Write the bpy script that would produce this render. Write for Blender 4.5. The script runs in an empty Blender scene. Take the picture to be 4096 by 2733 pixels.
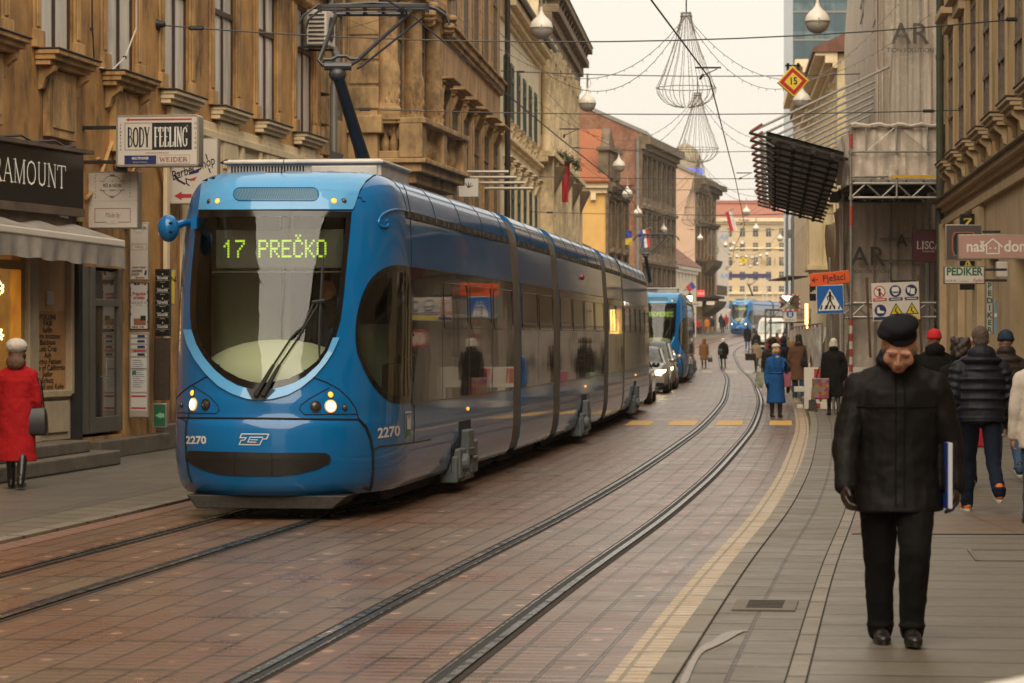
import bpy, bmesh, math, random
from mathutils import Vector, Matrix, Euler
from mathutils.bvhtree import BVHTree
from mathutils.geometry import tessellate_polygon
RND=random.Random(11)
S=bpy.context.scene
COL=S.collection
PI=math.pi
# ---------- surveying: the photograph's lens, used to turn measurements into metres ----------
F, VH, CX, CZ=11678.0, 1345.6, 2048.0, 1.77
def at(u, v, Y):
 return Vector(((u-CX)*Y/F, Y, CZ-(v-VH)*Y/F))
def gz(Y):
 a=Y-163.0
 if a<-16:return 0.0
 if a>16:return 0.0153*a
 return 0.0153*(a+16)**2/64.0
 # ---------- mesh builder ----------
AUTO={'bracket', 'slot_fitting', 'fairing_seam', 'eye', 'eyebrow', 'timber', 'red_field', 'guard_rail', 'fan_rail', 'hatch_seam', 'shop_pilaster', 'net_edge_roll', 'side_window', 'roof_louvre', 'hanger', 'toe_board', 'insulator', 'steady_arm', 'lapel', 'relief_ornament', 'gilded_frame', 'mask_joint', 'pod_opening', 'stone_step'}
class MB:
 def __init__(s):s.v=[];s.f=[];s.m=[];s.k=0;s.T=None;s.uv={}
 def mat(s, k):s.k=k;return s
 def add(s, p):
  p=Vector(p)
  if s.T is not None:p=s.T@p
  s.v.append(p);return len(s.v)-1
 def face(s, idx):s.f.append(tuple(idx));s.m.append(s.k)
 def poly(s, pts):s.face([s.add(p)for p in pts])
 def box(s, x0, x1, y0, y1, z0, z1):
  i=[s.add((x, y, z))for z in(z0, z1)for y in(y0, y1)for x in(x0, x1)]
  for q in((0, 2, 3, 1), (4, 5, 7, 6), (0, 1, 5, 4), (2, 6, 7, 3), (0, 4, 6, 2), (1, 3, 7, 5)):
   s.face([i[k]for k in q])
  return s
 def bar(s, a, b, w, h=None, up=(0, 0, 1)):
  a=Vector(a);b=Vector(b);h=h or w
  d=(b-a).normalized();up=Vector(up)
  x=d.cross(up)
  if x.length<1e-4:x=d.cross(Vector((1, 0, 0)))
  x.normalize();z=x.cross(d)
  i=[s.add(p+x*sx*w/2+z*sz*h/2)for p in(a, b)for sz in(-1, 1)for sx in(-1, 1)]
  for q in((0, 1, 3, 2), (4, 6, 7, 5), (0, 4, 5, 1), (2, 3, 7, 6), (0, 2, 6, 4), (1, 5, 7, 3)):
   s.face([i[k]for k in q])
  return s
 def extrude(s, pts, d):
  pts=[Vector(p)for p in pts];d=Vector(d);n=len(pts)
  a=[s.add(p)for p in pts];b=[s.add(p+d)for p in pts]
  s.face(a[::-1]);s.face(b)
  for k in range(n):s.face((a[k], a[(k+1)%n], b[(k+1)%n], b[k]))
  return s
 def tube(s, pts, r, n=8, caps=True, closed=False):
  pts=[Vector(p)for p in pts];m=len(pts)
  rr=r if isinstance(r, (list, tuple))else[r]*m
  rings=[];prev=None
  for k, p in enumerate(pts):
   if closed:d=pts[(k+1)%m]-pts[k-1]
   else:d=pts[min(k+1, m-1)]-pts[max(k-1, 0)]
   if d.length<1e-9:d=Vector((0, 0, 1))
   d.normalize()
   if prev is None:
    x=d.orthogonal().normalized()
   else:
    x=prev-d*prev.dot(d)
    if x.length<1e-6:x=d.orthogonal()
    x.normalize()
   prev=x;y=d.cross(x)
   rings.append([s.add(p+(x*math.cos(t)+y*math.sin(t))*rr[k])for t in[2*PI*j/n for j in range(n)]])
  for k in range(m if closed else m-1):
   a, b=rings[k], rings[(k+1)%m]
   for j in range(n):s.face((a[j], a[(j+1)%n], b[(j+1)%n], b[j]))
  if caps and not closed:s.face(rings[0][::-1]);s.face(rings[-1])
  return s
 def loft(s, rings, caps=True):
  ids=[[s.add(p)for p in r]for r in rings];n=len(ids[0])
  for a, b in zip(ids, ids[1:]):
   for j in range(n):s.face((a[j], a[(j+1)%n], b[(j+1)%n], b[j]))
  if caps:s.face(ids[0][::-1]);s.face(ids[-1])
  return s
 def lathe(s, prof, n=16, o=(0, 0, 0), ax=None):
  o=Vector(o)
  M=Matrix.Identity(3)if ax is None else Vector((0, 0, 1)).rotation_difference(Vector(ax)).to_matrix()
  s.loft([[o+M@Vector((r*math.cos(2*PI*j/n), r*math.sin(2*PI*j/n), z))for j in range(n)]for r, z in prof])
  return s
 def ell(s, c, r, n=12, m=8, R=None):
  c=Vector(c);R=R or Matrix.Identity(3)
  s.loft([[c+R@Vector((r[0]*math.sin(PI*(i+.02)/(m+.04))*math.cos(2*PI*j/n), r[1]*math.sin(PI*(i+.02)/(m+.04))*math.sin(2*PI*j/n), -r[2]*math.cos(PI*(i+.02)/(m+.04))))for j in range(n)]for i in range(m+1)])
  return s
 def cap(s, a, ra, b, rb, n=10):
  a=Vector(a);b=Vector(b)
  s.ell(a, (ra, )*3, n, 6);s.ell(b, (rb, )*3, n, 6)
  s.tube([a, b], [ra, rb], n);return s
 def grid(s, fn, nu, nv):
  i=[[s.add(fn(a/nu, b/nv))for a in range(nu+1)]for b in range(nv+1)]
  for b in range(nv):
   for a in range(nu):s.face((i[b][a], i[b][a+1], i[b+1][a+1], i[b+1][a]))
  return s
 def shape2d(s, pts, M):
  for t in tessellate_polygon([[Vector((p[0], p[1], 0))for p in pts]]):
   s.poly([M@Vector((pts[k][0], pts[k][1], 0))for k in t])
 def text(s, st, size, M, sx=1.0, bold=0.0, align='CENTER', shear=0.0, space=1.0):
  me=text_mesh(st, bold, align, shear, space)
  vs=[M@Vector((v[0]*size*sx, v[1]*size, 0))for v in me[0]]
  b=len(s.v)
  for p in vs:s.add(p)
  for q in me[1]:s.face([b+k for k in q])
  return s
 def pieces(s, name, mats, parent=None, **k):
  """every separate piece becomes a part of its own"""
  par=list(range(len(s.v)))
  def fd(i):
   while par[i]!=i:par[i]=par[par[i]];i=par[i]
   return i
  for f in s.f:
   for j in f[1:]:par[fd(j)]=fd(f[0])
  gr={}
  for f, m in zip(s.f, s.m):gr.setdefault(fd(f[0]), []).append((f, m))
  for fs in gr.values():
   q=MB();mp={}
   for f, m in fs:
    for j in f:
     if j not in mp:mp[j]=len(q.v);q.v.append(s.v[j])
    q.f.append(tuple(mp[j]for j in f));q.m.append(m)
   o=q.build(name, mats, parent, one=True, **k)
  return o
 def build(s, name, mats, parent=None, smooth=35, bevel=0, label=None, one=False):
  if name in AUTO and not one:return s.pieces(name, mats, parent, smooth=smooth, bevel=bevel)
  me=bpy.data.meshes.new(name)
  me.from_pydata([tuple(p)for p in s.v], [], s.f)
  for m in(mats if isinstance(mats, (list, tuple))else[mats]):me.materials.append(m)
  if max(s.m, default=0):me.polygons.foreach_set('material_index', s.m)
  if smooth:
   me.polygons.foreach_set('use_smooth', [True]*len(me.polygons))
   try:me.set_sharp_from_angle(angle=math.radians(smooth))
   except Exception:pass
  me.update()
  o=bpy.data.objects.new(name, me);COL.objects.link(o)
  if parent:o.parent=parent
  if label:o['label']=label
  if bevel:
   b=o.modifiers.new('bevel', 'BEVEL');b.width=bevel;b.segments=2;b.limit_method='ANGLE';b.angle_limit=math.radians(40);b.harden_normals=False
  return o
TXT={}
def text_mesh(st, bold, align, shear, space):
 k=(st, bold, align, shear, space)
 if k not in TXT:
  c=bpy.data.curves.new('t', 'FONT');c.body=st;c.size=1.0;c.align_x=align;c.align_y='CENTER'
  c.offset=bold;c.shear=shear;c.space_character=space;c.resolution_u=3
  o=bpy.data.objects.new('t', c);COL.objects.link(o)
  me=bpy.data.meshes.new_from_object(o.evaluated_get(bpy.context.evaluated_depsgraph_get()))
  TXT[k]=([tuple(v.co)for v in me.vertices], [tuple(p.vertices)for p in me.polygons])
  bpy.data.objects.remove(o);bpy.data.curves.remove(c);bpy.data.meshes.remove(me)
 return TXT[k]
def PL(o, x=(1, 0, 0), y=(0, 0, 1)):
 x=Vector(x);y=Vector(y);z=x.cross(y)
 M=Matrix.Identity(4)
 for k in range(3):
  M[k][0]=x[k];M[k][1]=y[k];M[k][2]=z[k];M[k][3]=o[k]
 return M
 # serif capitals drawn as strokes: [(points, width)], serif feet
SG={'P':([[(0.12, 0), (0.12, 1)], 2], [[(.12, .97), (.4, .97), (.58, .88), (.6, .73), (.55, .58), (.38, .49), (.12, .49)], 1], 'F12 0', 'F12 1'), 'A':([[(.06, 0), (.36, 1)], 1], [[(.36, 1), (.66, 0)], 2], [[(.16, .36), (.55, .36)], 1], 'F06 0', 'F66 0'), 'R':([[(.12, 0), (.12, 1)], 2], [[(.12, .97), (.4, .97), (.57, .88), (.58, .73), (.52, .58), (.38, .5), (.12, .5)], 1], [[(.34, .5), (.62, .0)], 2], 'F12 0', 'F12 1', 'F66 0'), 'M':([[(.12, 0), (.12, 1)], 1], [[(.12, 1), (.45, .02)], 2], [[(.45, .02), (.8, 1)], 1], [[(.8, 1), (.8, 0)], 2], 'F12 0', 'F80 0', 'F08 1', 'F84 1'), 'O':([[(.38, .98), (.18, .9), (.08, .7), (.06, .5), (.08, .3), (.18, .1), (.38, .02), (.58, .1), (.68, .3), (.7, .5), (.68, .7), (.58, .9), (.38, .98)], 1.6], ), 'U':([[(.12, 1), (.12, .3), (.18, .1), (.36, .02), (.54, .1), (.6, .3), (.6, 1)], 1.6], 'F12 1', 'F60 1'), 'N':([[(.12, 0), (.12, 1)], 1], [[(.12, 1), (.62, 0)], 2], [[(.62, 0), (.62, 1)], 1], 'F12 0', 'F08 1', 'F62 1'), 'T':([[(.34, 0), (.34, .97)], 2], [[(.02, .97), (.66, .97)], 1], [[(.02, .97), (.0, .78)], 1], [[(.66, .97), (.68, .78)], 1], 'F34 0'), 'B':([[(.12, 0), (.12, 1)], 2], [[(.12, .97), (.38, .97), (.52, .88), (.53, .72), (.48, .58), (.32, .52)], 1], [[(.12, .52), (.4, .52), (.58, .4), (.6, .24), (.52, .08), (.36, .03), (.12, .03)], 1.2], 'F12 0', 'F12 1'), 'D':([[(.12, 0), (.12, 1)], 2], [[(.12, .97), (.36, .97), (.58, .82), (.66, .5), (.58, .18), (.36, .03), (.12, .03)], 1.3], 'F12 0', 'F12 1'), 'Y':([[(.06, 1), (.34, .45)], 2], [[(.62, 1), (.34, .45)], 1], [[(.34, .45), (.34, 0)], 2], 'F34 0', 'F06 1', 'F62 1'), 'F':([[(.12, 0), (.12, 1)], 2], [[(.12, .97), (.56, .97), (.57, .78)], 1], [[(.12, .52), (.42, .52)], 1], 'F12 0', 'F12 1'), 'E':([[(.12, 0), (.12, 1)], 2], [[(.12, .97), (.54, .97), (.55, .78)], 1], [[(.12, .52), (.42, .52)], 1], [[(.12, .03), (.57, .03), (.59, .24)], 1], 'F12 0', 'F12 1'), 'L':([[(.12, 0), (.12, 1)], 2], [[(.12, .03), (.54, .03), (.56, .24)], 1], 'F12 0', 'F12 1'), 'I':([[(.14, 0), (.14, 1)], 2], 'F14 0', 'F14 1'), 'G':([[(.6, .75), (.56, .92), (.38, .98), (.18, .9), (.07, .68), (.06, .45), (.1, .2), (.22, .06), (.38, .02), (.58, .1), (.6, .4)], 1.4], 'F56 .4'), 'S':([[(.5, .78), (.46, .93), (.3, .98), (.13, .9), (.1, .74), (.18, .6), (.4, .46), (.5, .32), (.48, .12), (.3, .02), (.13, .07), (.08, .25)], 1.5], ), 'C':([[(.6, .74), (.55, .92), (.38, .98), (.18, .9), (.07, .68), (.06, .45), (.1, .2), (.22, .06), (.38, .02), (.54, .08), (.61, .26)], 1.5], ), 'W':([[(.04, 1), (.26, 0)], 2], [[(.26, 0), (.48, .9)], 1], [[(.48, .9), (.68, 0)], 2], [[(.68, 0), (.9, 1)], 1], 'F06 1', 'F88 1'), 'Z':([[(.08, .97), (.56, .97)], 1], [[(.56, .97), (.06, .03)], 2], [[(.06, .03), (.58, .03), (.59, .22)], 1], [[(.08, .97), (.06, .8)], 1]), ' ':()}
SW={'P':.66, 'A':.74, 'R':.72, 'M':.94, 'O':.8, 'U':.74, 'N':.76, 'T':.7, 'B':.68, 'D':.74, 'Y':.7, 'F':.63, 'E':.66, 'L':.62, 'I':.3, 'G':.7, 'S':.58, 'C':.68, 'W':.96, 'Z':.64, ' ':.4}
def serif(mb, st, M, height, width=None, w=.045, sp=.06):
 tot=sum(SW[c]for c in st)+sp*(len(st)-1)
 sx=(width/tot)if width else height
 x=-tot/2
 def P(a, b):return M@Vector(((x+a)*sx, (b-.5)*height, 0))
 def seg(p, q, wd):
  p=Vector((((x+p[0])*sx), (p[1]-.5)*height));q=Vector((((x+q[0])*sx), (q[1]-.5)*height))
  d=q-p
  if d.length<1e-6:return
  d.normalize();nn=Vector((-d.y, d.x))*wd/2
  p=p-d*wd*.25;q=q+d*wd*.25
  mb.poly([M@Vector((a.x, a.y, 0))for a in(p-nn, q-nn, q+nn, p+nn)])
 for c in st:
  for g in SG[c]:
   if isinstance(g, str):
    fx=float('.'+g[1:].split()[0]);fz=float(g.split()[1])
    fz=min(max(fz, .02), .98)
    seg((fx-.11, fz), (fx+.11, fz), w*.55*height)
   else:
    for a, b in zip(g[0], g[0][1:]):seg(a, b, w*g[1]*height)
  x+=SW[c]+sp
  # ---------- objects ----------
def tag(o, label=None, cat=None, group=None, kind=None):
 if label:o['label']=label
 if cat:o['category']=cat
 if group:o['group']=group
 if kind:o['kind']=kind
 return o
def thing(name, label, cat, loc=(0, 0, 0), rotz=0, group=None):
 o=bpy.data.objects.new(name, None);COL.objects.link(o)
 o.location=loc;o.rotation_euler=(0, 0, rotz);o.empty_display_size=.3
 return tag(o, label, cat, group)
def struct(o):o['kind']='structure';return o
def children(o):return[c for c in bpy.data.objects if c.parent==o]
def copy_tree(o, parent=None):
 kids=list(o.children)
 c=o.copy();COL.objects.link(c);c.parent=parent
 for k in kids:copy_tree(k, c)
 return c
 # ---------- materials ----------
MATS={}
class NT:
 def __init__(s, name):
  s.m=bpy.data.materials.new(name);s.m.use_nodes=True;s.t=s.m.node_tree
  s.b=s.t.nodes['Principled BSDF'];s.out=s.t.nodes['Material Output']
 def n(s, ty, **kw):
  x=s.t.nodes.new('ShaderNode'+ty)
  for k, v in kw.items():setattr(x, k, v)
  return x
 def l(s, a, b):s.t.links.new(a, b)
 def math(s, op, a, b=None, c=None):
  x=s.n('Math', operation=op)
  for k, q in enumerate((a, b, c)):
   if q is None:continue
   if hasattr(q, 'is_linked'):s.l(q, x.inputs[k])
   else:x.inputs[k].default_value=q
  return x.outputs[0]
 def mix(s, fac, a, b, op='MIX'):
  x=s.n('Mix', data_type='RGBA', blend_type=op)
  for q, i in((fac, 0), (a, 6), (b, 7)):
   if hasattr(q, 'is_linked'):s.l(q, x.inputs[i])
   else:x.inputs[i].default_value=q if i==0 else(*q[:3], 1)
  return x.outputs[2]
 def noise(s, vec, scale, detail=4, rough=.6):
  x=s.n('TexNoise');x.inputs['Scale'].default_value=scale;x.inputs['Detail'].default_value=detail;x.inputs['Roughness'].default_value=rough
  if vec is not None:s.l(vec, x.inputs['Vector'])
  return x.outputs['Fac']
 def ramp(s, fac, a, b, va=0., vb=1.):
  x=s.n('MapRange');s.l(fac, x.inputs[0])
  for k, q in zip((1, 2, 3, 4), (a, b, va, vb)):x.inputs[k].default_value=q
  return x.outputs[0]
 def pos(s, sc=None):
  g=s.n('NewGeometry').outputs['Position']
  if sc is None:return g
  x=s.n('Mapping');x.inputs['Scale'].default_value=sc;s.l(g, x.inputs[0]);return x.outputs[0]
 def bump(s, h, strength=.3, dist=.01):
  x=s.n('Bump');x.inputs['Strength'].default_value=strength;x.inputs['Distance'].default_value=dist
  s.l(h, x.inputs['Height']);s.l(x.outputs[0], s.b.inputs['Normal'])
def mat(name, col, rough=.6, metal=0., spec=.5, var=.0, vs=3.0, streak=0., dirt=(.03, .025, .02), bump=0., bs=40., coat=0., emit=None, es=1.0, rv=0., bd=.01):
 """principled paint with procedural wear: var = blotches, streak = vertical rain stains"""
 if name in MATS:return MATS[name]
 q=NT(name);c=col
 q.b.inputs['Base Color'].default_value=(*col, 1)
 q.b.inputs['Roughness'].default_value=rough;q.b.inputs['Metallic'].default_value=metal
 q.b.inputs['Specular IOR Level'].default_value=spec;q.b.inputs['Coat Weight'].default_value=coat
 q.b.inputs['Coat Roughness'].default_value=.03
 out=None
 if var:
  f=q.noise(q.pos(), vs, 6, .65)
  lo=[x*(1-var)for x in col];hi=[min(1, x*(1+var*.6))for x in col]
  out=q.mix(q.ramp(f, .3, .7), lo, hi)
 if streak:
  f=q.noise(q.pos((1.5, 1.5, .55)), 1.5, 8, .72);g=q.noise(q.pos(), .6, 3)
  k=q.math('MULTIPLY', q.ramp(f, .44, .64), q.ramp(g, .32, .58))
  k=q.math('MULTIPLY', k, streak)
  out=q.mix(k, out if out is not None else col, dirt)
 if out is not None:q.l(out, q.b.inputs['Base Color'])
 if rv:
  q.l(q.ramp(q.noise(q.pos(), 6, 4), .3, .7, max(.02, rough-rv), rough+rv), q.b.inputs['Roughness'])
 if bump:q.bump(q.noise(q.pos(), bs, 4), bump, bd)
 if emit:
  q.b.inputs['Emission Color'].default_value=(*emit, 1);q.b.inputs['Emission Strength'].default_value=es
 MATS[name]=q.m;return q.m
def glass_mat(name, tint=(.6, .65, .58), base=.08, rough=.02):
 if name in MATS:return MATS[name]
 q=NT(name);q.t.nodes.remove(q.b)
 t=q.n('BsdfTransparent');t.inputs[0].default_value=(*tint, 1)
 g=q.n('BsdfGlossy');g.inputs['Roughness'].default_value=rough;g.inputs[0].default_value=(.95, .95, .95, 1)
 f=q.n('Fresnel');f.inputs[0].default_value=1.5
 k=q.math('ADD', f.outputs[0], base)
 k=q.math('MINIMUM', k, 1.0)
 m=q.n('MixShader');q.l(k, m.inputs[0]);q.l(t.outputs[0], m.inputs[1]);q.l(g.outputs[0], m.inputs[2])
 q.l(m.outputs[0], q.out.inputs[0]);MATS[name]=q.m;return q.m
def pane_mat(name, lo, hi, base=.02, rough=.03, wob=0.):
 """window pane: dim curtain or room behind a reflecting sheet"""
 if name in MATS:return MATS[name]
 q=NT(name)
 f=q.noise(q.pos((1.3, 1.3, .25)), 1.6, 4)
 q.l(q.mix(q.ramp(f, .35, .65), lo, hi), q.b.inputs['Base Color'])
 q.b.inputs['Roughness'].default_value=rough;q.b.inputs['Specular IOR Level'].default_value=.5+base
 if wob:q.bump(q.noise(q.pos(), .9, 2), wob, .02)
 MATS[name]=q.m;return q.m
 # ---------- camera, light ----------
cam=bpy.data.cameras.new('Camera');co=bpy.data.objects.new('Camera', cam);COL.objects.link(co)
co.location=(0, 0, CZ);co.rotation_euler=(PI/2, 0, 0)
cam.sensor_width=36;cam.lens=36*F/4096;cam.shift_y=-(1366.5-VH)/4096
cam.clip_end=3000;cam.clip_start=.1
cam.dof.use_dof=True;cam.dof.focus_distance=29.5;cam.dof.aperture_fstop=6.3
S.camera=co
W=bpy.data.worlds.new('World');S.world=W;W.use_nodes=True
wt=W.node_tree;bg=wt.nodes['Background']
SUN_EL, SUN_AZ=math.radians(48), math.radians(183)
sky=wt.nodes.new('ShaderNodeTexSky');sky.sky_type='NISHITA';sky.sun_disc=False
sky.sun_elevation=SUN_EL;sky.sun_rotation=SUN_AZ;sky.dust_density=6;sky.air_density=1.0;sky.ozone_density=.6
def wmix(fac, a, b, op='MIX'):
 x=wt.nodes.new('ShaderNodeMix');x.data_type='RGBA';x.blend_type=op
 for q, i in((fac, 0), (a, 6), (b, 7)):
  if hasattr(q, 'is_linked'):wt.links.new(q, x.inputs[i])
  else:x.inputs[i].default_value=q if i==0 else(*q, 1)
 return x.outputs[2]
 # an unbroken overcast: cloud deck colour laid over the clear sky, faintly mottled
tc=wt.nodes.new('ShaderNodeTexCoord');nz=wt.nodes.new('ShaderNodeTexNoise');nz.inputs['Scale'].default_value=2.2;nz.inputs['Detail'].default_value=5
wt.links.new(tc.outputs['Generated'], nz.inputs['Vector'])
cloud=wmix(nz.outputs['Fac'], (8.5, 7.8, 6.75), (9.1, 8.45, 7.45))
wt.links.new(wmix(.93, sky.outputs[0], cloud), bg.inputs['Color'])
bg.inputs["Strength"].default_value=.050
sl=bpy.data.lights.new('Sun', 'SUN');so=bpy.data.objects.new('Sun', sl);COL.objects.link(so)
sl.energy=1.5;sl.angle=math.radians(58);sl.color=(1, .875, .69)
so.rotation_euler=(PI/2-SUN_EL, 0, PI-SUN_AZ)
so.location=(0, 0, 60)
S.view_settings.view_transform='Standard';S.view_settings.look='None';S.view_settings.exposure=1.36;S.view_settings.gamma=1
try:
 S.cycles.max_bounces=6;S.cycles.diffuse_bounces=3;S.cycles.glossy_bounces=4;S.cycles.transparent_max_bounces=12;S.cycles.transmission_bounces=4
 S.cycles.use_denoising=True;S.cycles.sample_clamp_indirect=4.0;S.cycles.caustics_reflective=False;S.cycles.caustics_refractive=False
 S.cycles.volume_bounces=0
except Exception:pass
# ================= tracks, road, pavements =================
PT=[(-60, -10.6), (-20, -5.4), (0, -2.8), (14.9, -.87), (21, -.07), (28, .9), (34, 1.66), (38.9, 2.24), (48, 3.25), (56, 4.1), (67, 5.15), (80, 6.3), (97, 7.63), (122, 9.5), (160, 12.0), (184, 13.6), (205, 15.1), (223, 16.9), (240, 19.0), (260, 21.8), (284, 25.3), (320, 31.2), (360, 38.5)]
def CR(Y):
 n=len(PT)
 k=max(0, min(n-2, next((i for i in range(n-1)if Y<PT[i+1][0]), n-2)))
 def sl(i):
  if i<=0:return(PT[1][1]-PT[0][1])/(PT[1][0]-PT[0][0])
  if i>=n-1:return(PT[-1][1]-PT[-2][1])/(PT[-1][0]-PT[-2][0])
  return(PT[i+1][1]-PT[i-1][1])/(PT[i+1][0]-PT[i-1][0])
 y0, x0=PT[k];y1, x1=PT[k+1];h=y1-y0;t=(Y-y0)/h
 m0, m1=sl(k)*h, sl(k+1)*h
 return(2*t**3-3*t**2+1)*x0+(t**3-2*t**2+t)*m0+(-2*t**3+3*t**2)*x1+(t**3-t**2)*m1
def dCR(Y):return(CR(Y+.5)-CR(Y-.5))
def off(Y, o, z=0.):
 s=dCR(Y);k=math.sqrt(1+s*s)
 return Vector((CR(Y)+o/k, Y-o*s/k, z+gz(Y)))
LT=-3.27
ARC={}
def ribbon(name, o0, o1, z, m, y0=-58, y1=340, step=1.5, z1=None, thick=0.):
 """strip that follows the tracks; UV = (lateral metres, metres along)"""
 mb=MB();ids=[];n=int((y1-y0)/step);uvs=[];d=0;last=None
 f0=o0 if callable(o0)else(lambda y:o0);f1=o1 if callable(o1)else(lambda y:o1)
 cols=2
 for i in range(n+1):
  Y=y0+(y1-y0)*i/n
  c=off(Y, 0);d+=(c-last).length if last is not None else 0;last=c
  a, b=f0(Y), f1(Y);zz=z if z1 is None else z1
  row=[mb.add(off(Y, a, z)), mb.add(off(Y, b, zz))];uvs.append([(a, d), (b, d)])
  if thick:row+=[mb.add(off(Y, b, zz-thick)), mb.add(off(Y, a, z-thick))];uvs[-1]+=[(b+.1, d), (a-.1, d)]
  ids.append(row)
 fuv=[]
 for i in range(n):
  A, B=ids[i], ids[i+1];m_=len(A)
  for k in range(m_ if thick else 1):
   j=(k+1)%m_
   mb.face((A[k], A[j], B[j], B[k]));fuv+=[uvs[i][k], uvs[i][j], uvs[i+1][j], uvs[i+1][k]]
 o=mb.build(name, m, smooth=30)
 ul=o.data.uv_layers.new(name='UVMap')
 ul.data.foreach_set('uv', [c for t in fuv for c in t])
 return o
def paving(name, col, alt, joint, bw, rh, mortar, rough=.4, red=None, dots=False, ridge=0., off_=.5, spots=.25, rlo=.12, worn=None, asp=.35):
 q=NT(name)
 uv=q.n('UVMap').outputs[0];sp=q.n('SeparateXYZ');q.l(uv, sp.inputs[0])
 cb=q.n('CombineXYZ');q.l(q.math('MULTIPLY', sp.outputs[1], asp), cb.inputs[0]);q.l(sp.outputs[0], cb.inputs[1])
 br=q.n('TexBrick');q.l(cb.outputs[0], br.inputs['Vector']);br.offset=off_;br.offset_frequency=4
 br.inputs['Scale'].default_value=1;br.inputs['Brick Width'].default_value=bw*asp;br.inputs['Row Height'].default_value=rh
 br.inputs['Mortar Size'].default_value=mortar;br.inputs['Mortar Smooth'].default_value=.25;br.inputs['Bias'].default_value=0
 br.inputs['Color1'].default_value=(*col, 1);br.inputs['Color2'].default_value=(*alt, 1);br.inputs['Mortar'].default_value=(*joint, 1)
 p=q.pos()
 n1=q.noise(p, 1.1, 6, .7);n2=q.noise(p, 9, 5, .7);n3=q.noise(p, .22, 3)
 c=br.outputs['Color']
 if red:c=q.mix(q.math('MULTIPLY', q.ramp(n3, .40, .56), .8), c, red, 'MIX');c=q.mix(br.outputs['Fac'], c, joint)
 c=q.mix(q.ramp(n1, .3, .75, 0, .55), c, [x*.55 for x in col], 'MIX')
 c=q.mix(q.ramp(n2, .35, .8, 0, spots), c, [min(1, x*1.7)for x in col])
 c=q.mix(q.ramp(q.noise(p, 38, 3), .60, .70, 0, .6), c, [x*.42 for x in col]);c=q.mix(q.ramp(q.noise(p, 3.1, 5, .75), .60, .70, 0, .45), c, [x*.5 for x in col]);c=q.mix(q.ramp(q.noise(p, 17, 2), .70, .74, 0, .6), c, [min(1, x*2.1)for x in col])
 if worn:c=q.mix(q.math('MULTIPLY', q.ramp(sp.outputs[1], 88, 116), .85), c, worn)
 if dots:
  a=q.math('FRACT', q.math('DIVIDE', sp.outputs[1], 1.45));b=q.math('FRACT', q.math('DIVIDE', sp.outputs[0], .72))
  a=q.math('MULTIPLY', q.math('SUBTRACT', q.math('ABSOLUTE', q.math('SUBTRACT', a, .5)), .22), 1.45)
  b=q.math('MULTIPLY', q.math('SUBTRACT', b, .5), .72*1.6)
  d=q.math('SQRT', q.math('ADD', q.math('POWER', a, 2), q.math('POWER', b, 2)))
  k=q.math('MULTIPLY', q.math('LESS_THAN', d, .055), q.ramp(q.noise(p, 2.3, 2), .42, .55))
  c=q.mix(q.math('MULTIPLY', k, .9), c, (.50, .30, .19))
 q.l(c, q.b.inputs['Base Color'])
 q.l(q.ramp(n1, .25, .75, rough-rlo, rough+.16), q.b.inputs['Roughness'])
 h=q.math('MULTIPLY', br.outputs['Fac'], -1.0)
 if ridge:
  w=q.n('TexWave');w.inputs['Scale'].default_value=1.9/asp;q.l(cb.outputs[0], w.inputs['Vector'])
  h=q.math('ADD', h, q.math('MULTIPLY', w.outputs['Fac'], ridge));c=q.mix(q.math('MULTIPLY', q.ramp(w.outputs['Fac'], .55, .95), ridge*.75), c, [x*.5 for x in col]);q.l(c, q.b.inputs['Base Color'])
 h=q.math('ADD', h, q.math('MULTIPLY', n2, .5))
 q.bump(h, .55, .012)
 MATS[name]=q.m;return q.m
m_road=paving('road slabs', (.132, .088, .058), (.205, .138, .092), (.012, .009, .007), 1.45, .24, .014, .30, red=(.190, .072, .040), dots=True, ridge=.45, spots=.4)
m_pave=paving('grey pavement slabs', (.140, .120, .091), (.172, .149, .113), (.04, .033, .024), .62, 2.1, .009, .44, spots=.2)
m_pavel=paving('dark pavement slabs', (.105, .094, .078), (.13, .115, .096), (.055, .048, .04), 1.3, .7, .009, .46, spots=.2)
m_gut=paving('gutter stones', (.165, .14, .102), (.13, .11, .082), (.035, .03, .022), .62, 2.0, .013, .48, ridge=.3)
m_kerb=paving('kerb stone', (.21, .18, .135), (.18, .155, .115), (.03, .025, .018), 1.0, 3.0, .016, .5)
m_red=paving('red clinker', (.25, .13, .085), (.2, .105, .075), (.05, .035, .03), .3, .12, .01, .5)
m_yel=paving('worn yellow tactile tiles', (.46, .35, .225), (.42, .295, .16), (.07, .048, .034), .725, .14, .012, .42, ridge=.9, spots=.5, worn=(.52, .26, .07))
m_rail=mat('polished rail steel', (.30, .29, .28), .25, 1.0, var=.3, vs=8, rv=.1)
m_groove=mat('dark rail groove', (.012, .011, .010), .7)  # flat dark strip that marks the groove
m_lip=mat('rail bed asphalt', (.040, .032, .026), .8, spec=.2, var=.4, vs=14, bump=.3)
m_ground=mat('ground earth', (.14, .12, .10), .8, var=.3, vs=.5)
mb=MB()
ys=[-300+12*i for i in range(110)]
xs=[-500, -120, -30, 0, 30, 60, 120, 500]
ids=[[mb.add((x, y, gz(y)-.04))for x in xs]for y in ys]
for a, b in zip(ids, ids[1:]):
 for k in range(len(xs)-1):mb.face((a[k], a[k+1], b[k+1], b[k]))
struct(mb.build('ground', m_ground))
KR, KL=1.62, LT-1.5
struct(ribbon('road', KL, KR, 0, m_road))
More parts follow.
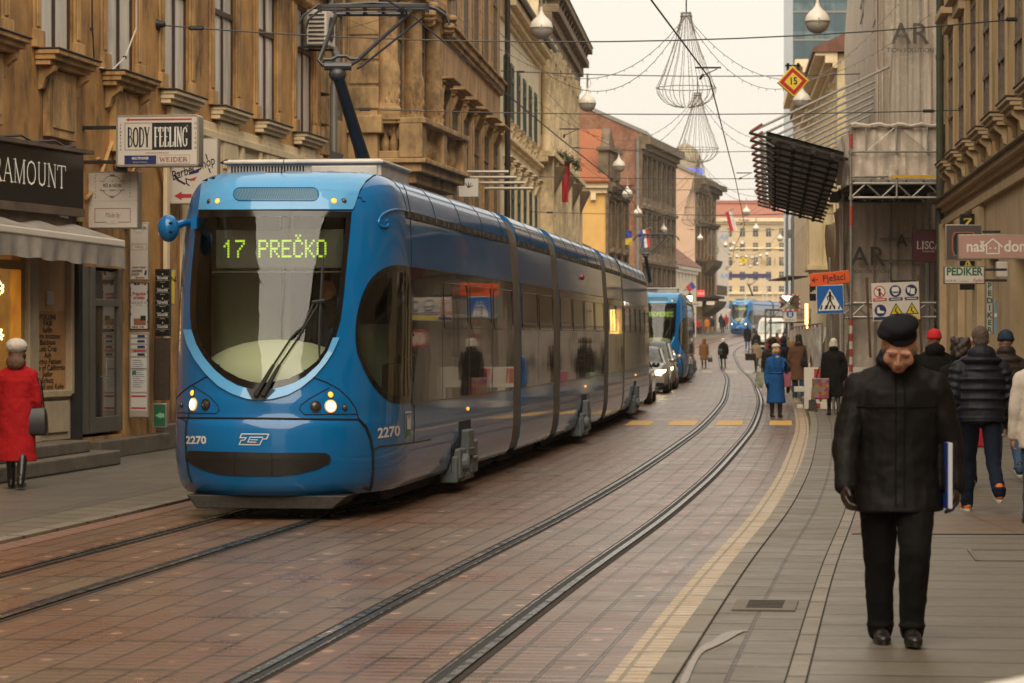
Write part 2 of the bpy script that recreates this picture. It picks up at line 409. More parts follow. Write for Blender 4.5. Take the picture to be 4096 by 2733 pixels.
for side in(0, LT):
 mb=MB();parts=[]
 tr=thing('tram_track', None, None);tr['kind']='structure'
 for e in(-.5, .5):
  sg=-1 if e<0 else 1
  for nm, a, b, z, m in(('rail_bed', e-.095, e+.095, .004, m_lip), ('rail_groove', e-sg*.055, e-sg*.004, .008, m_groove), ('rail_head', e, e+sg*.05, .014, m_rail), ('rail_lip', e-sg*.072, e-sg*.055, .010, m_rail)):
   r=ribbon(nm, side+min(a, b), side+max(a, b), z, m, y1=335);r.parent=tr
struct(ribbon('tactile_strip', KR-.29, KR-.03, .004, m_yel, y0=5, y1=150))
kr=ribbon('kerb', KR, KR+.13, .13, m_kerb, thick=.15, y0=5, y1=215, step=1);struct(kr)
for a in(KR-.03, KR+.13, KR+.655, KR+.755):struct(ribbon('paving_joint', a, a+.009, .126 if a>KR else .005, m_lip, y0=5, y1=120))
struct(ribbon('gutter', KR+.13, KR+.66, .121, m_gut, y0=5, y1=215))
struct(ribbon('kerb', KR+.66, KR+.76, .124, m_kerb, y0=5, y1=215))
struct(ribbon('pavement', KR+.76, lambda y:12+max(0, y-150)*.05, .12, m_pave, y1=215))
struct(ribbon('pavement', KR+.13, 40, .10, m_pave, y0=215, y1=340, z1=.1))
struct(ribbon('kerb', KL-.16, KL, .03, m_kerb, thick=.05, y0=5, y1=330))
struct(ribbon('gutter', KL-.62, KL-.16, .04, m_gut, y0=5, y1=330, z1=.03))
struct(ribbon('pavement', lambda y:-24 if y<150 else-24, KL-.62, .05, m_pavel, z1=.042))
struct(ribbon('red_paving_edge', KL+.02, KL+.26, .004, m_red, y0=5, y1=60))
# red clinker crossing band on the right pavement, 26 m out
m_band=paving('reddish pavement slabs', (.175, .118, .082), (.16, .112, .08), (.05, .036, .026), .62, 2.1, .009, .47)
def patch(name, pts, m, z, uvs=None):
 mb=MB();mb.poly([(p[0], p[1], z+gz(p[1]))for p in pts]);o=mb.build(name, m, smooth=0)
 ul=o.data.uv_layers.new(name='UVMap');ul.data.foreach_set('uv', [c for p in pts for c in(p[0], p[1])]);return struct(o)
patch('red_paving_band', [(off(24.3, 2.46).x, 24.3), (9.5, 24.1), (9.5, 26.6), (off(26.9, 2.46).x, 26.9)], m_band, .128)
# painted stripes of the crossings
m_ym=mat('worn yellow road paint', (.62, .36, .07), .5, var=.35, vs=9)
m_wm=mat('worn white road paint', (.46, .42, .37), .5, var=.4, vs=7)
mb=MB()
for x0, x1 in((2.35, 2.86), (3.2, 3.75), (4.17, 4.69), (5.23, 5.69)):
 mb.poly([(x0-.13, 57.9, .005), (x1-.13, 57.9, .005), (x1+.17, 61.2, .005), (x0+.17, 61.2, .005)])
struct(mb.build('road_marking', m_ym, smooth=0))
mb=MB()
for u0, u1 in((2808, 2848), (2892, 2948), (2976, 3012)):
 a, b=(u0-CX)/F, (u1-CX)/F
 mb.poly([(a*139, 139, .005), (b*139, 139, .005), (b*156, 156, .005), (a*156, 156, .005)])
struct(mb.build('road_marking', m_wm, smooth=0))
# ================= buildings =================
m_ochre=mat('weathered ochre plaster', (.50, .265, .085), .85, var=.40, vs=1.1, streak=.95, dirt=(.055, .03, .013), bump=.25, bs=14)
m_ochre2=mat('ochre moulding', (.56, .33, .13), .8, var=.3, vs=2.2, streak=.85, dirt=(.06, .034, .016), bump=.2, bs=20)
m_pale=mat('pale sandy plaster', (.52, .36, .18), .85, var=.2, vs=1.2, streak=.55, dirt=(.16, .09, .04), bump=.2, bs=16)
m_cream=mat('cream painted plaster', (.78, .63, .40), .8, var=.12, vs=1.5, streak=.35, dirt=(.25, .17, .09), bump=.12, bs=18)
m_stone=mat('sooty sandstone', (.50, .32, .15), .85, var=.35, vs=1.8, streak=.9, dirt=(.05, .032, .018), bump=.4, bs=9)
m_stone2=mat('sandstone carving', (.46, .29, .13), .8, var=.4, vs=5, streak=.9, dirt=(.05, .03, .018), bump=.5, bs=22)
m_sill=mat('dark sheet metal sill', (.035, .022, .017), .5, var=.3)
m_brown=mat('dark brown window wood', (.055, .022, .015), .45, var=.3)
m_oldw=mat('grey peeling window wood', (.16, .11, .07), .7, var=.5, vs=12)
m_green=mat('green window paint', (.045, .075, .05), .5, var=.3)
m_whitew=mat('white window wood', (.5, .45, .37), .5, var=.2)
m_p1=pane_mat('curtained window pane', (.50, .47, .42), (.86, .82, .74), wob=.15)
m_p2=pane_mat('dusty window pane', (.05, .04, .03), (.22, .18, .13), wob=.1)
m_p4=pane_mat('grey old window pane', (.12, .105, .085), (.40, .36, .30), wob=.1)
m_p3=pane_mat('dark window pane', (.02, .02, .018), (.09, .08, .07), wob=.1)
m_roofr=mat('orange roof tiles', (.36, .115, .045), .8, var=.35, vs=4, bump=.5, bs=12)
m_roofb=mat('brown roof tiles', (.17, .075, .05), .8, var=.35, vs=2, bump=.5, bs=9)
m_zinc=mat('zinc sheet', (.22, .21, .19), .45, .4, var=.2)
m_black=mat('black enamel', (.012, .011, .010), .35, var=.2)
m_white=mat('white enamel', (.62, .56, .48), .4, var=.08)
m_steel=mat('galvanised steel tube', (.36, .34, .31), .42, .75, var=.25, vs=12)
m_iron=mat('dark iron', (.03, .027, .024), .5, .3, var=.3)
def brick_mat(name, a, b, mo, sc=1.0):
 q=NT(name);p=q.pos()
 sp=q.n('SeparateXYZ');q.l(p, sp.inputs[0]);cb=q.n('CombineXYZ')
 q.l(q.math('ADD', sp.outputs[0], sp.outputs[1]), cb.inputs[0]);q.l(sp.outputs[2], cb.inputs[1])
 br=q.n('TexBrick');q.l(cb.outputs[0], br.inputs[0]);br.inputs['Scale'].default_value=sc;br.inputs['Brick Width'].default_value=.28;br.inputs['Row Height'].default_value=.085
 br.inputs['Mortar Size'].default_value=.009
 for k, c in(('Color1', a), ('Color2', b), ('Mortar', mo)):br.inputs[k].default_value=(*c, 1)
 c=q.mix(q.ramp(q.noise(p, .5, 6, .7), .45, .7, 0, .8), br.outputs[0], (.34, .22, .14))
 c=q.mix(q.ramp(q.noise(q.pos((1, 1, .4)), .45, 6, .75), .48, .62, 0, .75), c, (.10, .04, .025));c=q.mix(q.ramp(q.noise(p, 1.6, 5, .7), .56, .66, 0, .7), c, (.36, .19, .11))
 q.l(c, q.b.inputs['Base Color']);q.b.inputs['Roughness'].default_value=.9;MATS[name]=q.m;return q.m
m_brick=brick_mat('old red brick', (.29, .095, .045), (.17, .055, .03), (.22, .14, .09))
m_brick2=brick_mat('yellow brick', (.36, .19, .08), (.30, .14, .06), (.3, .22, .14))
def wall(mb, x0, x1, z0, z1, holes=(), y=0., d=.22):
 """front wall with real openings and reveals, facing -y"""
 xs=sorted({x0, x1, *[c for h in holes for c in(h[0], h[1])if x0<c<x1]});zs=sorted({z0, z1, *[c for h in holes for c in(h[2], h[3])if z0<c<z1]})
 def inh(x, z):return any(h[0]<x<h[1]and h[2]<z<h[3]for h in holes)
 for a, b in zip(xs, xs[1:]):
  run=None
  for c, e in list(zip(zs, zs[1:]))+[(None, None)]:
   hole=c is None or inh((a+b)/2, (c+e)/2)
   if not hole:
    run=(run[0], e)if run else(c, e)
   elif run:
    mb.poly([(a, y, run[0]), (b, y, run[0]), (b, y, run[1]), (a, y, run[1])]);run=None
 for h in holes:
  a, b, c, e=h[:4]
  mb.poly([(a, y, c), (a, y, e), (a, y+d, e), (a, y+d, c)]);mb.poly([(b, y, c), (b, y+d, c), (b, y+d, e), (b, y, e)])
  mb.poly([(a, y, c), (a, y+d, c), (b, y+d, c), (b, y, c)]);mb.poly([(a, y, e), (b, y, e), (b, y+d, e), (a, y+d, e)])
WINC={}
def window(parent, x, z, w, h, fm, pm, y=.035, bars=1, trans=(.72, ), fw=.07, name='window'):
 """window part (frame) with its pane as a sub-part; repeats share mesh data"""
 k=(w, h, fm.name, pm.name, bars, trans, fw)
 if k not in WINC:
  mb=MB()
  mb.box(-w/2, -w/2+fw, 0, .03, 0, h);mb.box(w/2-fw, w/2, 0, .03, 0, h)
  mb.box(-w/2+fw, w/2-fw, 0, .03, 0, fw*1.3);mb.box(-w/2+fw, w/2-fw, 0, .03, h-fw, h)
  for b in range(bars):
   c=-w/2+w*(b+1)/(bars+1);mb.box(c-fw*.45, c+fw*.45, -.012, .028, fw*1.3, h-fw)
  for t in trans:mb.box(-w/2+fw, w/2-fw, -.02, .027, h*t-fw*.6, h*t+fw*.6)
  o=mb.build(name, fm, smooth=0);p=MB();p.poly([(-w/2, .022, 0), (w/2, .022, 0), (w/2, .022, h), (-w/2, .022, h)])
  q=p.build('pane', pm, smooth=0);q.parent=o;WINC[k]=(o, q);o.parent=parent
 else:
  a, b=WINC[k];o=a.copy();COL.objects.link(o);q=b.copy();COL.objects.link(q);q.parent=o;o.parent=parent
 o.location=(x, y, z);return o
def hole(x, z, w, h):return(x-w/2, x+w/2, z, z+h)
def facade(name, label, p0, p1, cat='building'):
 """thing whose local x runs along its street front from p0 to p1 and whose local y runs into the building"""
 a, b=Vector((*p0, 0)), Vector((*p1, 0));d=b-a
 t=thing(name, label, cat, (a.x, a.y, 0), math.atan2(d.y, d.x));return t, d.length
def body(mb, x0, x1, y0, y1, z0, z1, front=False):
 """sides, back and lid of a building behind its front wall"""
 if front:mb.poly([(x0, y0, z0), (x1, y0, z0), (x1, y0, z1), (x0, y0, z1)])
 mb.poly([(x0, y0, z0), (x0, y0, z1), (x0, y1, z1), (x0, y1, z0)]);mb.poly([(x1, y0, z0), (x1, y1, z0), (x1, y1, z1), (x1, y0, z1)])
 mb.poly([(x0, y1, z0), (x0, y1, z1), (x1, y1, z1), (x1, y1, z0)]);mb.poly([(x0, y0, z1), (x1, y0, z1), (x1, y1, z1), (x0, y1, z1)])
def sillset(mb, x, z, w, proj=.3, mk=0, mt=1, br=True):
 """moulded sill with metal top and two scroll brackets"""
 mb.mat(mk)
 for a, b, p in((z-.06, z, proj), (z-.13, z-.06, proj*.82), (z-.2, z-.13, proj*.6)):mb.box(x-w/2-p*.35, x+w/2+p*.35, -p, .0, a, b)
 mb.mat(mt);mb.box(x-w/2-.13, x+w/2+.13, -proj-.02, .03, z, z+.025);mb.mat(mk)
 if br:
  for e in(-1, 1):
   c=x+e*(w/2-.12)
   mb.extrude([(c-.07, 0, z-.2), (c-.07, -proj*.7, z-.2), (c-.07, -proj*.66, z-.27), (c-.07, -proj*.3, z-.36), (c-.07, -.06, z-.50), (c-.07, 0, z-.52)], (.14, 0, 0))
def pediment(mb, x, z, w, p=.28, tri=False, h=.3):
 for a, b, q in((0, .08, .14), (.08, .15, .22), (.15, .2, p)):mb.box(x-w/2-q*.4, x+w/2+q*.4, -q, 0, z+a, z+b)
 if tri:mb.extrude([(x-w/2-.1, -p, z+.2), (x+w/2+.1, -p, z+.2), (x, -p, z+.2+h)], (0, p, 0))
 for e in(-1, 1):
  c=x+e*(w/2-.1)
  mb.extrude([(c-.08, 0, z), (c-.08, -.2, z), (c-.08, -.17, z-.14), (c-.08, -.07, z-.36), (c-.08, 0, z-.4)], (.16, 0, 0))
def cornice(mb, x0, x1, z, steps, dent=0, dz=.18, dw=.22):
 for a, b, p in steps:mb.box(x0, x1, -p, 0, z+a, z+b)
 if dent:
  n=int((x1-x0)/dent)
  for i in range(n):
   c=x0+(i+.5)*(x1-x0)/n
   mb.box(c-dw/2, c+dw/2, -steps[0][2]-.12, -steps[0][2]+.01, z+steps[0][0], z+steps[0][0]+dz)
   # ---- left 1: ochre apartment house ----
o0=Vector((-11.67+.14*20, 20));dv=Vector((.14, 1)).normalized()
def L1(s):return(o0.x+dv.x*s, o0.y+dv.y*s)
b1, _=facade('apartment_house', 'ochre plaster house with tall brown windows above the black shop fascia', L1(0), L1(37))
wx=[19.6+3.2*i for i in range(-4, 6)]
mb=MB();hs=[hole(x, z, 1.5, 2.45)for x in wx for z in(5.55, 9.5)]
shop_h=[(14.2, 18.35, .9, 2.85), (19.75, 23.0, .35, 2.75)]
wall(mb, -75, 37.1, 0, 13, hs+shop_h);body(mb, -75, 37.1, 0, 9, 0, 13)
mb.build('wall', m_ochre, b1, smooth=0)
t=MB()
for i, x in enumerate(wx):
 for z in(5.55, 9.5):
  t.mat(0)
  for e in(-1, 1):
   c=x+e*.93
   t.box(c-.15, c+.15, -.035, 0, z+.03, z+2.5);t.box(c-.08, c+.08, -.055, -.035, z+.3, z+2.42);t.box(c-.19, c+.19, -.08, 0, z+.02, z+.26)
  t.box(x-1.15, x+1.15, -.16, 0, z+2.5, z+2.72);t.box(x-1.25, x+1.25, -.28, 0, z+2.72, z+2.86)
  big=i<6
  sillset(t, x, z, 1.75, .34 if big else .26, 0 if big or z>6 else 2, 1, big or z>6)
  if z<6:
   t.mat(0 if big else 2);t.box(x-.62, x+.62, -.1, 0, z-1.12, z-.22);t.box(x-.5, x+.5, -.06-.06, -.1, z-1.0, z-.35)
t.mat(0);t.box(-75, 37.1, -.05, 0, 9.0, 9.16)
t.build('facade_moulding', [m_ochre2, m_sill, m_cream], b1, smooth=0, bevel=.012)
mb=MB();mb.box(26.2, 37.1, -.055, -.003, .1, 5.28);mb.box(26.2, 37.1, -.14, -.055, 5.0, 5.12)
for x in wx[6:]:
 mb.box(x-1.0, x-.82, -.12, -.055, 1, 5.0);mb.box(x+.82, x+1.0, -.12, -.055, 1, 5.0)
mb.build('ground_floor_render', m_cream, b1, smooth=0, bevel=.01)
for i, x in enumerate(wx):
 for z in(5.55, 9.5):window(b1, x, z, 1.5, 2.45, m_whitew if i in(4, 5)and False else m_brown, m_p1, bars=1, trans=(.66, ))
 # leaf scroll relief between the signs
mb=MB()
def spiral(cx, cz, r, turns, a0, sg=1, n=22):return[(cx+r*(1-k/n*.85)*math.cos(a0+sg*turns*2*PI*k/n), -.03, cz+r*(1-k/n*.85)*math.sin(a0+sg*turns*2*PI*k/n))for k in range(n+1)]
for cx, cz, r, a0, sg in((21.6, 4.0, .42, 2.2, -1), (22.6, 4.3, .5, .6, 1), (23.5, 4.0, .42, 1.0, 1), (22.1, 3.6, .3, 3.6, 1), (23.0, 3.55, .3, -.4, -1)):mb.tube(spiral(cx, cz, r*.75, .8, a0, sg), [.022]*12+[.035]*11, 6)
mb.tube([(20.9, -.04, 3.7), (21.4, -.04, 3.85), (22, -.04, 4.4), (22.7, -.04, 4.95), (23.6, -.04, 5.0), (24.6, -.04, 4.6), (25.2, -.04, 4.0)], .03, 6)
mb.build('relief_ornament', m_ochre2, b1)
# shop fronts of the ground floor
m_glow=mat('lit shop display', (.28, .14, .04), .8, var=.5, vs=3, emit=(1, .5, .14), es=.16)
m_shopg=glass_mat('shop glass', (.8, .78, .7), .05)
m_frame=mat('cream shop frame', (.5, .4, .27), .5, var=.15, vs=4, streak=.3)
m_bulb=mat('fairy light', (.9, .6, .2), .4, emit=(1, .62, .18), es=6)
m_oran=mat('orange interior panel', (.50, .26, .105), .7, var=.2)
m_grey=mat('grey aluminium frame', (.15, .135, .115), .45, .3, var=.15)
m_dark=mat('dark interior', (.02, .016, .013), .8, var=.5)
# steps and plinth
mb=MB();mb.box(14, 19.6, -.90, .6, .05, .24);mb.box(14, 18.9, -.68, .6, .24, .40);mb.box(21.0, 24.8, -.22, .2, .04, .30);mb.box(24.8, 37.1, -.16, 0, .04, .42)
mb.build('stone_step', mat('worn dark stone', (.13, .105, .08), .7, var=.35, vs=4, bump=.4), b1, smooth=0, bevel=.02)
mb=MB();mb.box(19.72, 23.0, 1.3, 1.36, .3, 2.8);mb.build('entrance_back', m_dark, b1)
mb=MB();mb.box(19.9, 22.9, .02, .08, .44, 2.7);mb.build('entrance_glass', pane_mat('dim shop door glass', (.012, .011, .009), (.13, .095, .06)), b1, smooth=0)
mb=MB()
for x in(21.0, 21.35, 22.75):mb.box(x-.09, x+.09, -.02, .1, .4, 2.75)
mb.box(21.35, 22.75, -.015, .1, 2.2, 2.3);mb.box(21.35, 22.75, -.015, .1, .4, .62)
d_=mb.build('shop_door', m_grey, b1, smooth=0, bevel=.008)
mb=MB();mb.tube([(21.55, -.14, 1.2), (21.55, -.14, 1.45)], .02, 6);mb.bar((21.55, -.14, 1.2), (21.55, -.06, 1.2), .02);mb.build('handle', m_steel, d_)
# ---- left 2: sandstone house with corner balcony ----
c0, c1=L1(37.1), (-1.87, 70.0)
b2, Lb=facade('stone_house', 'sooty carved sandstone house with a heavy stone balcony behind the pantograph', c0, c1)
mb=MB();hs=[(1.1, 2.4, 6.1, 9.2), (.9, 2.5, 1.0, 4.2), (10.2, 11.6, 6.2, 9.4)]
wall(mb, 0, Lb, 0, 16, hs);body(mb, 0, Lb, 0, 9, 0, 16)
for x in(.3, Lb-.3):
 for k in range(26):mb.box(x-.32+.05*(k%2), x+.32-.05*(k%2), -.09, 0, .5+k*.6, .5+k*.6+.54)
mb.build('wall', m_stone, b2, smooth=0, bevel=.015)
for h in hs:window(b2, (h[0]+h[1])/2, h[2], h[1]-h[0], h[3]-h[2], m_oldw, m_p2, bars=1, trans=(.7, ))
# projecting bay with half columns, resting on the balcony storey
mb=MB();bx0, bx1=2.7, 8.9
mb.box(bx0, bx1, -.62, 0, 5.3, 16);mb.box(bx0-.1, bx1+.1, -.72, 0, 5.9, 6.25)
for k in range(20):
 for e in(bx0, bx1):mb.box(e-.03, e+.03, -.65, -.05, 6.4+k*.5, 6.4+k*.5+.44)
mb.box(bx0-.2, bx1+.2, -1.0, 0, 8.75, 8.95);mb.box(bx0-.3, bx1+.3, -1.15, 0, 8.95, 9.12)
mb.build('bay', m_stone, b2, smooth=0, bevel=.02)
cm=MB()
cm.lathe([(.27, 0), (.27, .12), (.24, .16), (.22, .3), (.235, .5), (.245, .9), (.225, 1.0), (.2, 1.08), (.195, 2.6)], 16)
for k in range(7):
 a=-PI*k/6
 for q in range(4):cm.ell((.225*math.cos(a+q*.3), .225*math.sin(a+q*.3), .28+q*.19), (.028, .028, .085 if q%2 else .05), 6, 4)
cm.box(-.3, .3, -.3, .3, -.12, 0)
c_=cm.build('column', m_stone2, b2);c_.location=(bx0+.35, -.78, 6.3)
for x in(bx0+3.3, bx1-.3):
 k_=c_.copy();COL.objects.link(k_);k_.location=(x, -.78, 6.3)
mb=MB()
for x in(bx0+.35, bx0+3.3, bx1-.3):
 mb.box(x-.34, x+.34, -1.15, -.6, 8.9, 9.3);mb.box(x-.42, x+.42, -1.25, -.6, 9.3, 9.45)
 for q in range(5):mb.ell((x+.1*math.sin(q*2), -1.2+q*.02, 8.85-q*.09), (.16-q*.02, .14, .09), 8, 5)
mb.pieces('capital', m_stone2, b2)
for h in((bx0+1.9, 6.5, 1.1, 2.2), (bx0+4.7, 6.5, 1.1, 2.2)):window(b2, h[0], h[1], h[2], h[3], m_oldw, m_p2, y=-.70, bars=1, trans=(.7, ))
# balcony
bal=MB();y1=-1.5
bal.box(2.9, 8.6, y1, 0, 5.12, 5.3);bal.box(2.8, 8.7, y1-.1, 0, 5.3, 5.4);bal.box(3.1, 8.4, y1+.15, 0, 4.9, 5.12);bal.box(3.4, 8.1, y1+.5, 0, 4.65, 4.9)
for x in(3.05, 5.7, 8.45):bal.box(x-.26, x+.26, y1-.03, y1+.45, 5.4, 6.1)
bal.box(2.85, 3.25, y1+.45, -.62, 5.4, 5.55);bal.box(2.79, 8.71, y1-.1, y1+.5, 6.1, 6.22);bal.box(2.79, 3.35, y1+.5, -.62, 6.1, 6.22)
bal.build('balcony', m_stone, b2, smooth=0, bevel=.02)
bs=MB();bs.lathe([(.09, 0), (.09, .06), (.05, .1), (.1, .24), (.085, .36), (.045, .5), (.05, .56), (.09, .62), (.09, .7)], 10)
pts=[(x, y1+.2)for x in(3.55, 3.85, 4.15, 4.45, 4.75, 5.05, 5.3, 6.1, 6.4, 6.7, 7.0, 7.3, 7.6, 7.9, 8.1)]+[(3.05, -.72-.27*0), (3.05, -.9)]
b0_=None
for p in pts:
 o=bs.build('baluster', m_stone2, b2)if b0_ is None else b0_.copy()
 if b0_ is None:b0_=o
 else:COL.objects.link(o)
 o.location=(p[0], p[1], 5.4)
mb=MB()
for x in(3.5, 5.7, 7.9):
 mb.extrude([(x-.22, 0, 4.65), (x-.22, -1.2, 4.65), (x-.22, -1.15, 4.45), (x-.22, -.6, 4.2), (x-.22, -.2, 3.7), (x-.22, 0, 3.5)], (.44, 0, 0))
mb.box(3.1, 8.5, -.25, 0, 3.2, 3.5)
mb.pieces('balcony_bracket', m_stone2, b2, bevel=.02)
# ---- left 2b: same street front after the bend ----
def L2(Y):return(-1.87+.076*(Y-70), Y)
b3, L3=facade('tenement', 'tan house with a row of scroll bracketed window heads next to the stone balcony', L2(70.02), L2(89.7))
xs3=[1.6+3.2*i for i in range(6)]
mb=MB();hs=[hole(x, z, 1.25, h)for x in xs3 for z, h in((4.9, 2.7), (9.6, 2.9), (.9, 2.6))]
wall(mb, 0, L3, 0, 15, hs);body(mb, 0, L3, 0, 9, 0, 15)
mb.build('wall', mat('tan plaster', (.55, .34, .165), .85, var=.25, vs=1.2, streak=.8, dirt=(.09, .05, .025), bump=.2, bs=14), b3, smooth=0)
mb=MB()
for x in xs3:
 pediment(mb, x, 7.85, 1.75, .42);mb.box(x-1.0, x-.78, -.05, 0, 4.8, 7.85);mb.box(x+.78, x+1.0, -.05, 0, 4.8, 7.85)
 mb.box(x-1.0, x-.78, -.04, 0, 9.5, 12.6);mb.box(x+.78, x+1.0, -.04, 0, 9.5, 12.6);mb.box(x-1, x+1, -.16, 0, 12.6, 12.8)
cornice(mb, 0, L3, 9.15, ((0, .12, .1), (.12, .3, .18), (.3, .36, .26)));cornice(mb, 0, L3, 4.4, ((0, .12, .1), (.12, .22, .2)))
cornice(mb, 0, L3, 14.2, ((0, .2, .2), (.2, .45, .45), (.45, .7, .75)), .5)
mb.build('facade_moulding', m_stone2, b3, smooth=0, bevel=.015)
for x in xs3:
 window(b3, x, 4.9, 1.45, 2.7, m_oldw, m_p4, y=-.03);window(b3, x, 9.6, 1.45, 2.9, m_oldw, m_p4, y=-.03);window(b3, x, .9, 1.25, 2.6, m_brown, m_p3)
t=thing('drainpipe', 'dark drainpipe running down between the tan house and the cream house', 'pipe', (*L2(89.5), 0))
mb=MB();mb.tube([(.25, 0, .2), (.25, 0, 14.4)], .085, 10);[mb.tube([(.25, 0, z), (.25, 0, z+.08)], .1, 10)for z in(1, 4, 7, 10, 13)];mb.build('pipe', m_iron, t)
t=thing('drainpipe', 'zinc drainpipe with a swan neck at the end of the ochre house', 'pipe', (*L1(36.9), 0))
mb=MB();mb.tube([(.3, 0, .4), (.3, 0, 6.6), (.36, .02, 6.8), (.36, .02, 7.2), (.22, 0, 7.5), (.22, 0, 12.5)], .075, 10);[mb.tube([(.3, 0, z), (.3, 0, z+.08)], .09, 10)for z in(2, 4.5)];mb.build('pipe', m_zinc, t)
# ---- left 3: cream house, green windows ----
b4, L4=facade('townhouse', 'cream three storey house with narrow green windows and a zinc gutter', L2(89.75), L2(107.5))
xs4=[1.9+2.8*i for i in range(6)]
mb=MB();hs=[hole(x, z, 1.0, h)for x in xs4 for z, h in((4.6, 2.3), (8.6, 1.95), (1.0, 2.2))]
wall(mb, 0, L4, 0, 12.3, hs);body(mb, 0, L4, 0, 9, 0, 12.3)
mb.build('wall', mat('cream limewash', (.85, .75, .55), .85, var=.10, vs=1, streak=.3, dirt=(.28, .2, .11), bump=.1, bs=18), b4, smooth=0)
mb=MB()
for x in xs4:
 pediment(mb, x, 7.2, 1.35, .3, h=.2);sillset(mb, x, 8.58, 1.1, .18, 0, 0, True);sillset(mb, x, 4.58, 1.2, .18, 0, 0, False)
 for e in(-1, 1):mb.box(x+e*.74-.07, x+e*.74+.07, -.03, 0, 4.6, 7.2)
cornice(mb, 0, L4, 7.85, ((0, .1, .1), (.1, .2, .2)));cornice(mb, 0, L4, 4.0, ((0, .12, .1), (.12, .2, .2)));cornice(mb, 0, L4, 11.6, ((0, .15, .12), (.15, .35, .3), (.35, .6, .5)))
mb.build('facade_moulding', m_cream, b4, smooth=0, bevel=.01)
for x in xs4:
 window(b4, x, 4.6, 1.25, 2.3, m_green, m_p4, y=-.045, fw=.12);window(b4, x, 8.6, 1.25, 1.95, m_green, m_p4, y=-.045, fw=.12);window(b4, x, 1.0, 1.0, 2.2, m_green, m_p3)
mb=MB();mb.extrude([(0, -.55, 12.32), (0, 4.5, 14.6), (0, 4.5, 12.32)], (L4, 0, 0));r=mb.build('roof', m_zinc, b4, smooth=0)
mb=MB();mb.tube([(0, -.62, 12.28), (L4, -.62, 12.28)], .09, 8);mb.build('gutter', m_zinc, b4)
# ---- left 4: columned house with consoles ----
b5, L5=facade('columned_house', 'pale house with paired columns and deep dark eaves beside the brick gable', L2(107.55), L2(130))
xs5=[2.0+3.05*i for i in range(7)]
mb=MB();hs=[hole(x, z, 1.2, h)for x in xs5 for z, h in((5.0, 2.6), (9.3, 2.7))]
wall(mb, 0, L5, 0, 15.2, hs);body(mb, .02, L5, 0, 10, 0, 15.2)
mb.build('wall', mat('pale stucco', (.78, .63, .40), .85, var=.2, vs=1, streak=.5, dirt=(.14, .09, .05)), b5, smooth=0)
mb=MB();mb.poly([(-.004, .5, 12.3), (-.004, .5, 16), (-.004, 10, 18), (-.004, 10, 12.3)]);mb.build('firewall', m_brick2, b5, smooth=0)
mb=MB()
for i, x in enumerate(xs5):
 for e in(-1, 1):
  mb.lathe([(.22, 8.6), (.22, 8.8), (.17, 8.95), (.155, 12.4), (.24, 12.55), (.26, 12.8)], 10, (x+e*1.1, -.22, 0));mb.box(x+e*1.1-.25, x+e*1.1+.25, -.5, 0, 4.2, 8.6)
 pediment(mb, x, 12.1, 1.5, .35, True)
cornice(mb, -.1, L5, 8.2, ((0, .2, .35), (.2, .4, .6)))
mb.build('facade_moulding', mat('pale stone trim', (.72, .57, .35), .8, var=.35, vs=2.5, streak=.6, dirt=(.08, .05, .03)), b5, bevel=.02)
mb=MB();cornice(mb, -.15, L5, 12.8, ((0, .5, .35), (.5, .9, .5), (.9, 1.2, .75)), 0)
for i in range(15):
 x=.4+i*1.6
 if x<L5:mb.extrude([(x-.16, 0, 14.3), (x-.16, -.8, 14.3), (x-.16, -.7, 14.0), (x-.16, -.45, 13.5), (x-.16, -.36, 13.1), (x-.16, 0, 12.9)], (.32, 0, 0))
mb.box(-.15, L5, -.9, 0, 14.3, 14.55)
for x in xs5[::2]:
 mb.extrude([(x-.7, -.9, 8.1), (x+.7, -.9, 8.1), (x+.45, -.5, 7.2), (x, -.35, 6.8), (x-.45, -.5, 7.2)], (0, .8, 0))
mb.build('eaves', mat('sooty eaves', (.20, .14, .085), .85, var=.5, vs=2, bump=.4), b5, smooth=0, bevel=.02)
for x in xs5:
 window(b5, x, 5.0, 1.3, 2.6, m_oldw, m_p4, y=-.03);window(b5, x, 9.3, 1.3, 2.7, m_oldw, m_p4, y=-.03)
mb=MB();mb.extrude([(-.2, -.95, 14.56), (-.2, 5, 17.2), (-.2, 5, 14.56)], (L5+.2, 0, 0));mb.build('roof', m_zinc, b5, smooth=0)
# ---- low house in the gap ----
t=thing('low_house', 'low cream house with a sagging dark roof tucked beside the yellow gable', 'house', (2.0, 146, 0))
mb=MB();mb.box(-6, 1.4, 0, 9, 0, 6.2);mb.extrude([(-6, -.1, 6.2), (1.4, -.1, 6.2), (-6, -.1, 9.3)], (0, 9, 0));mb.build('wall', m_cream, t, smooth=0)
mb=MB();mb.extrude([(-6, -.6, 9.3), (1.95, -.6, 6.0), (1.95, -.6, 6.22), (-6, -.6, 9.55)], (0, 10, 0));mb.build('roof', mat('dark weathered boards', (.06, .045, .035), .8, var=.4), t, smooth=0)
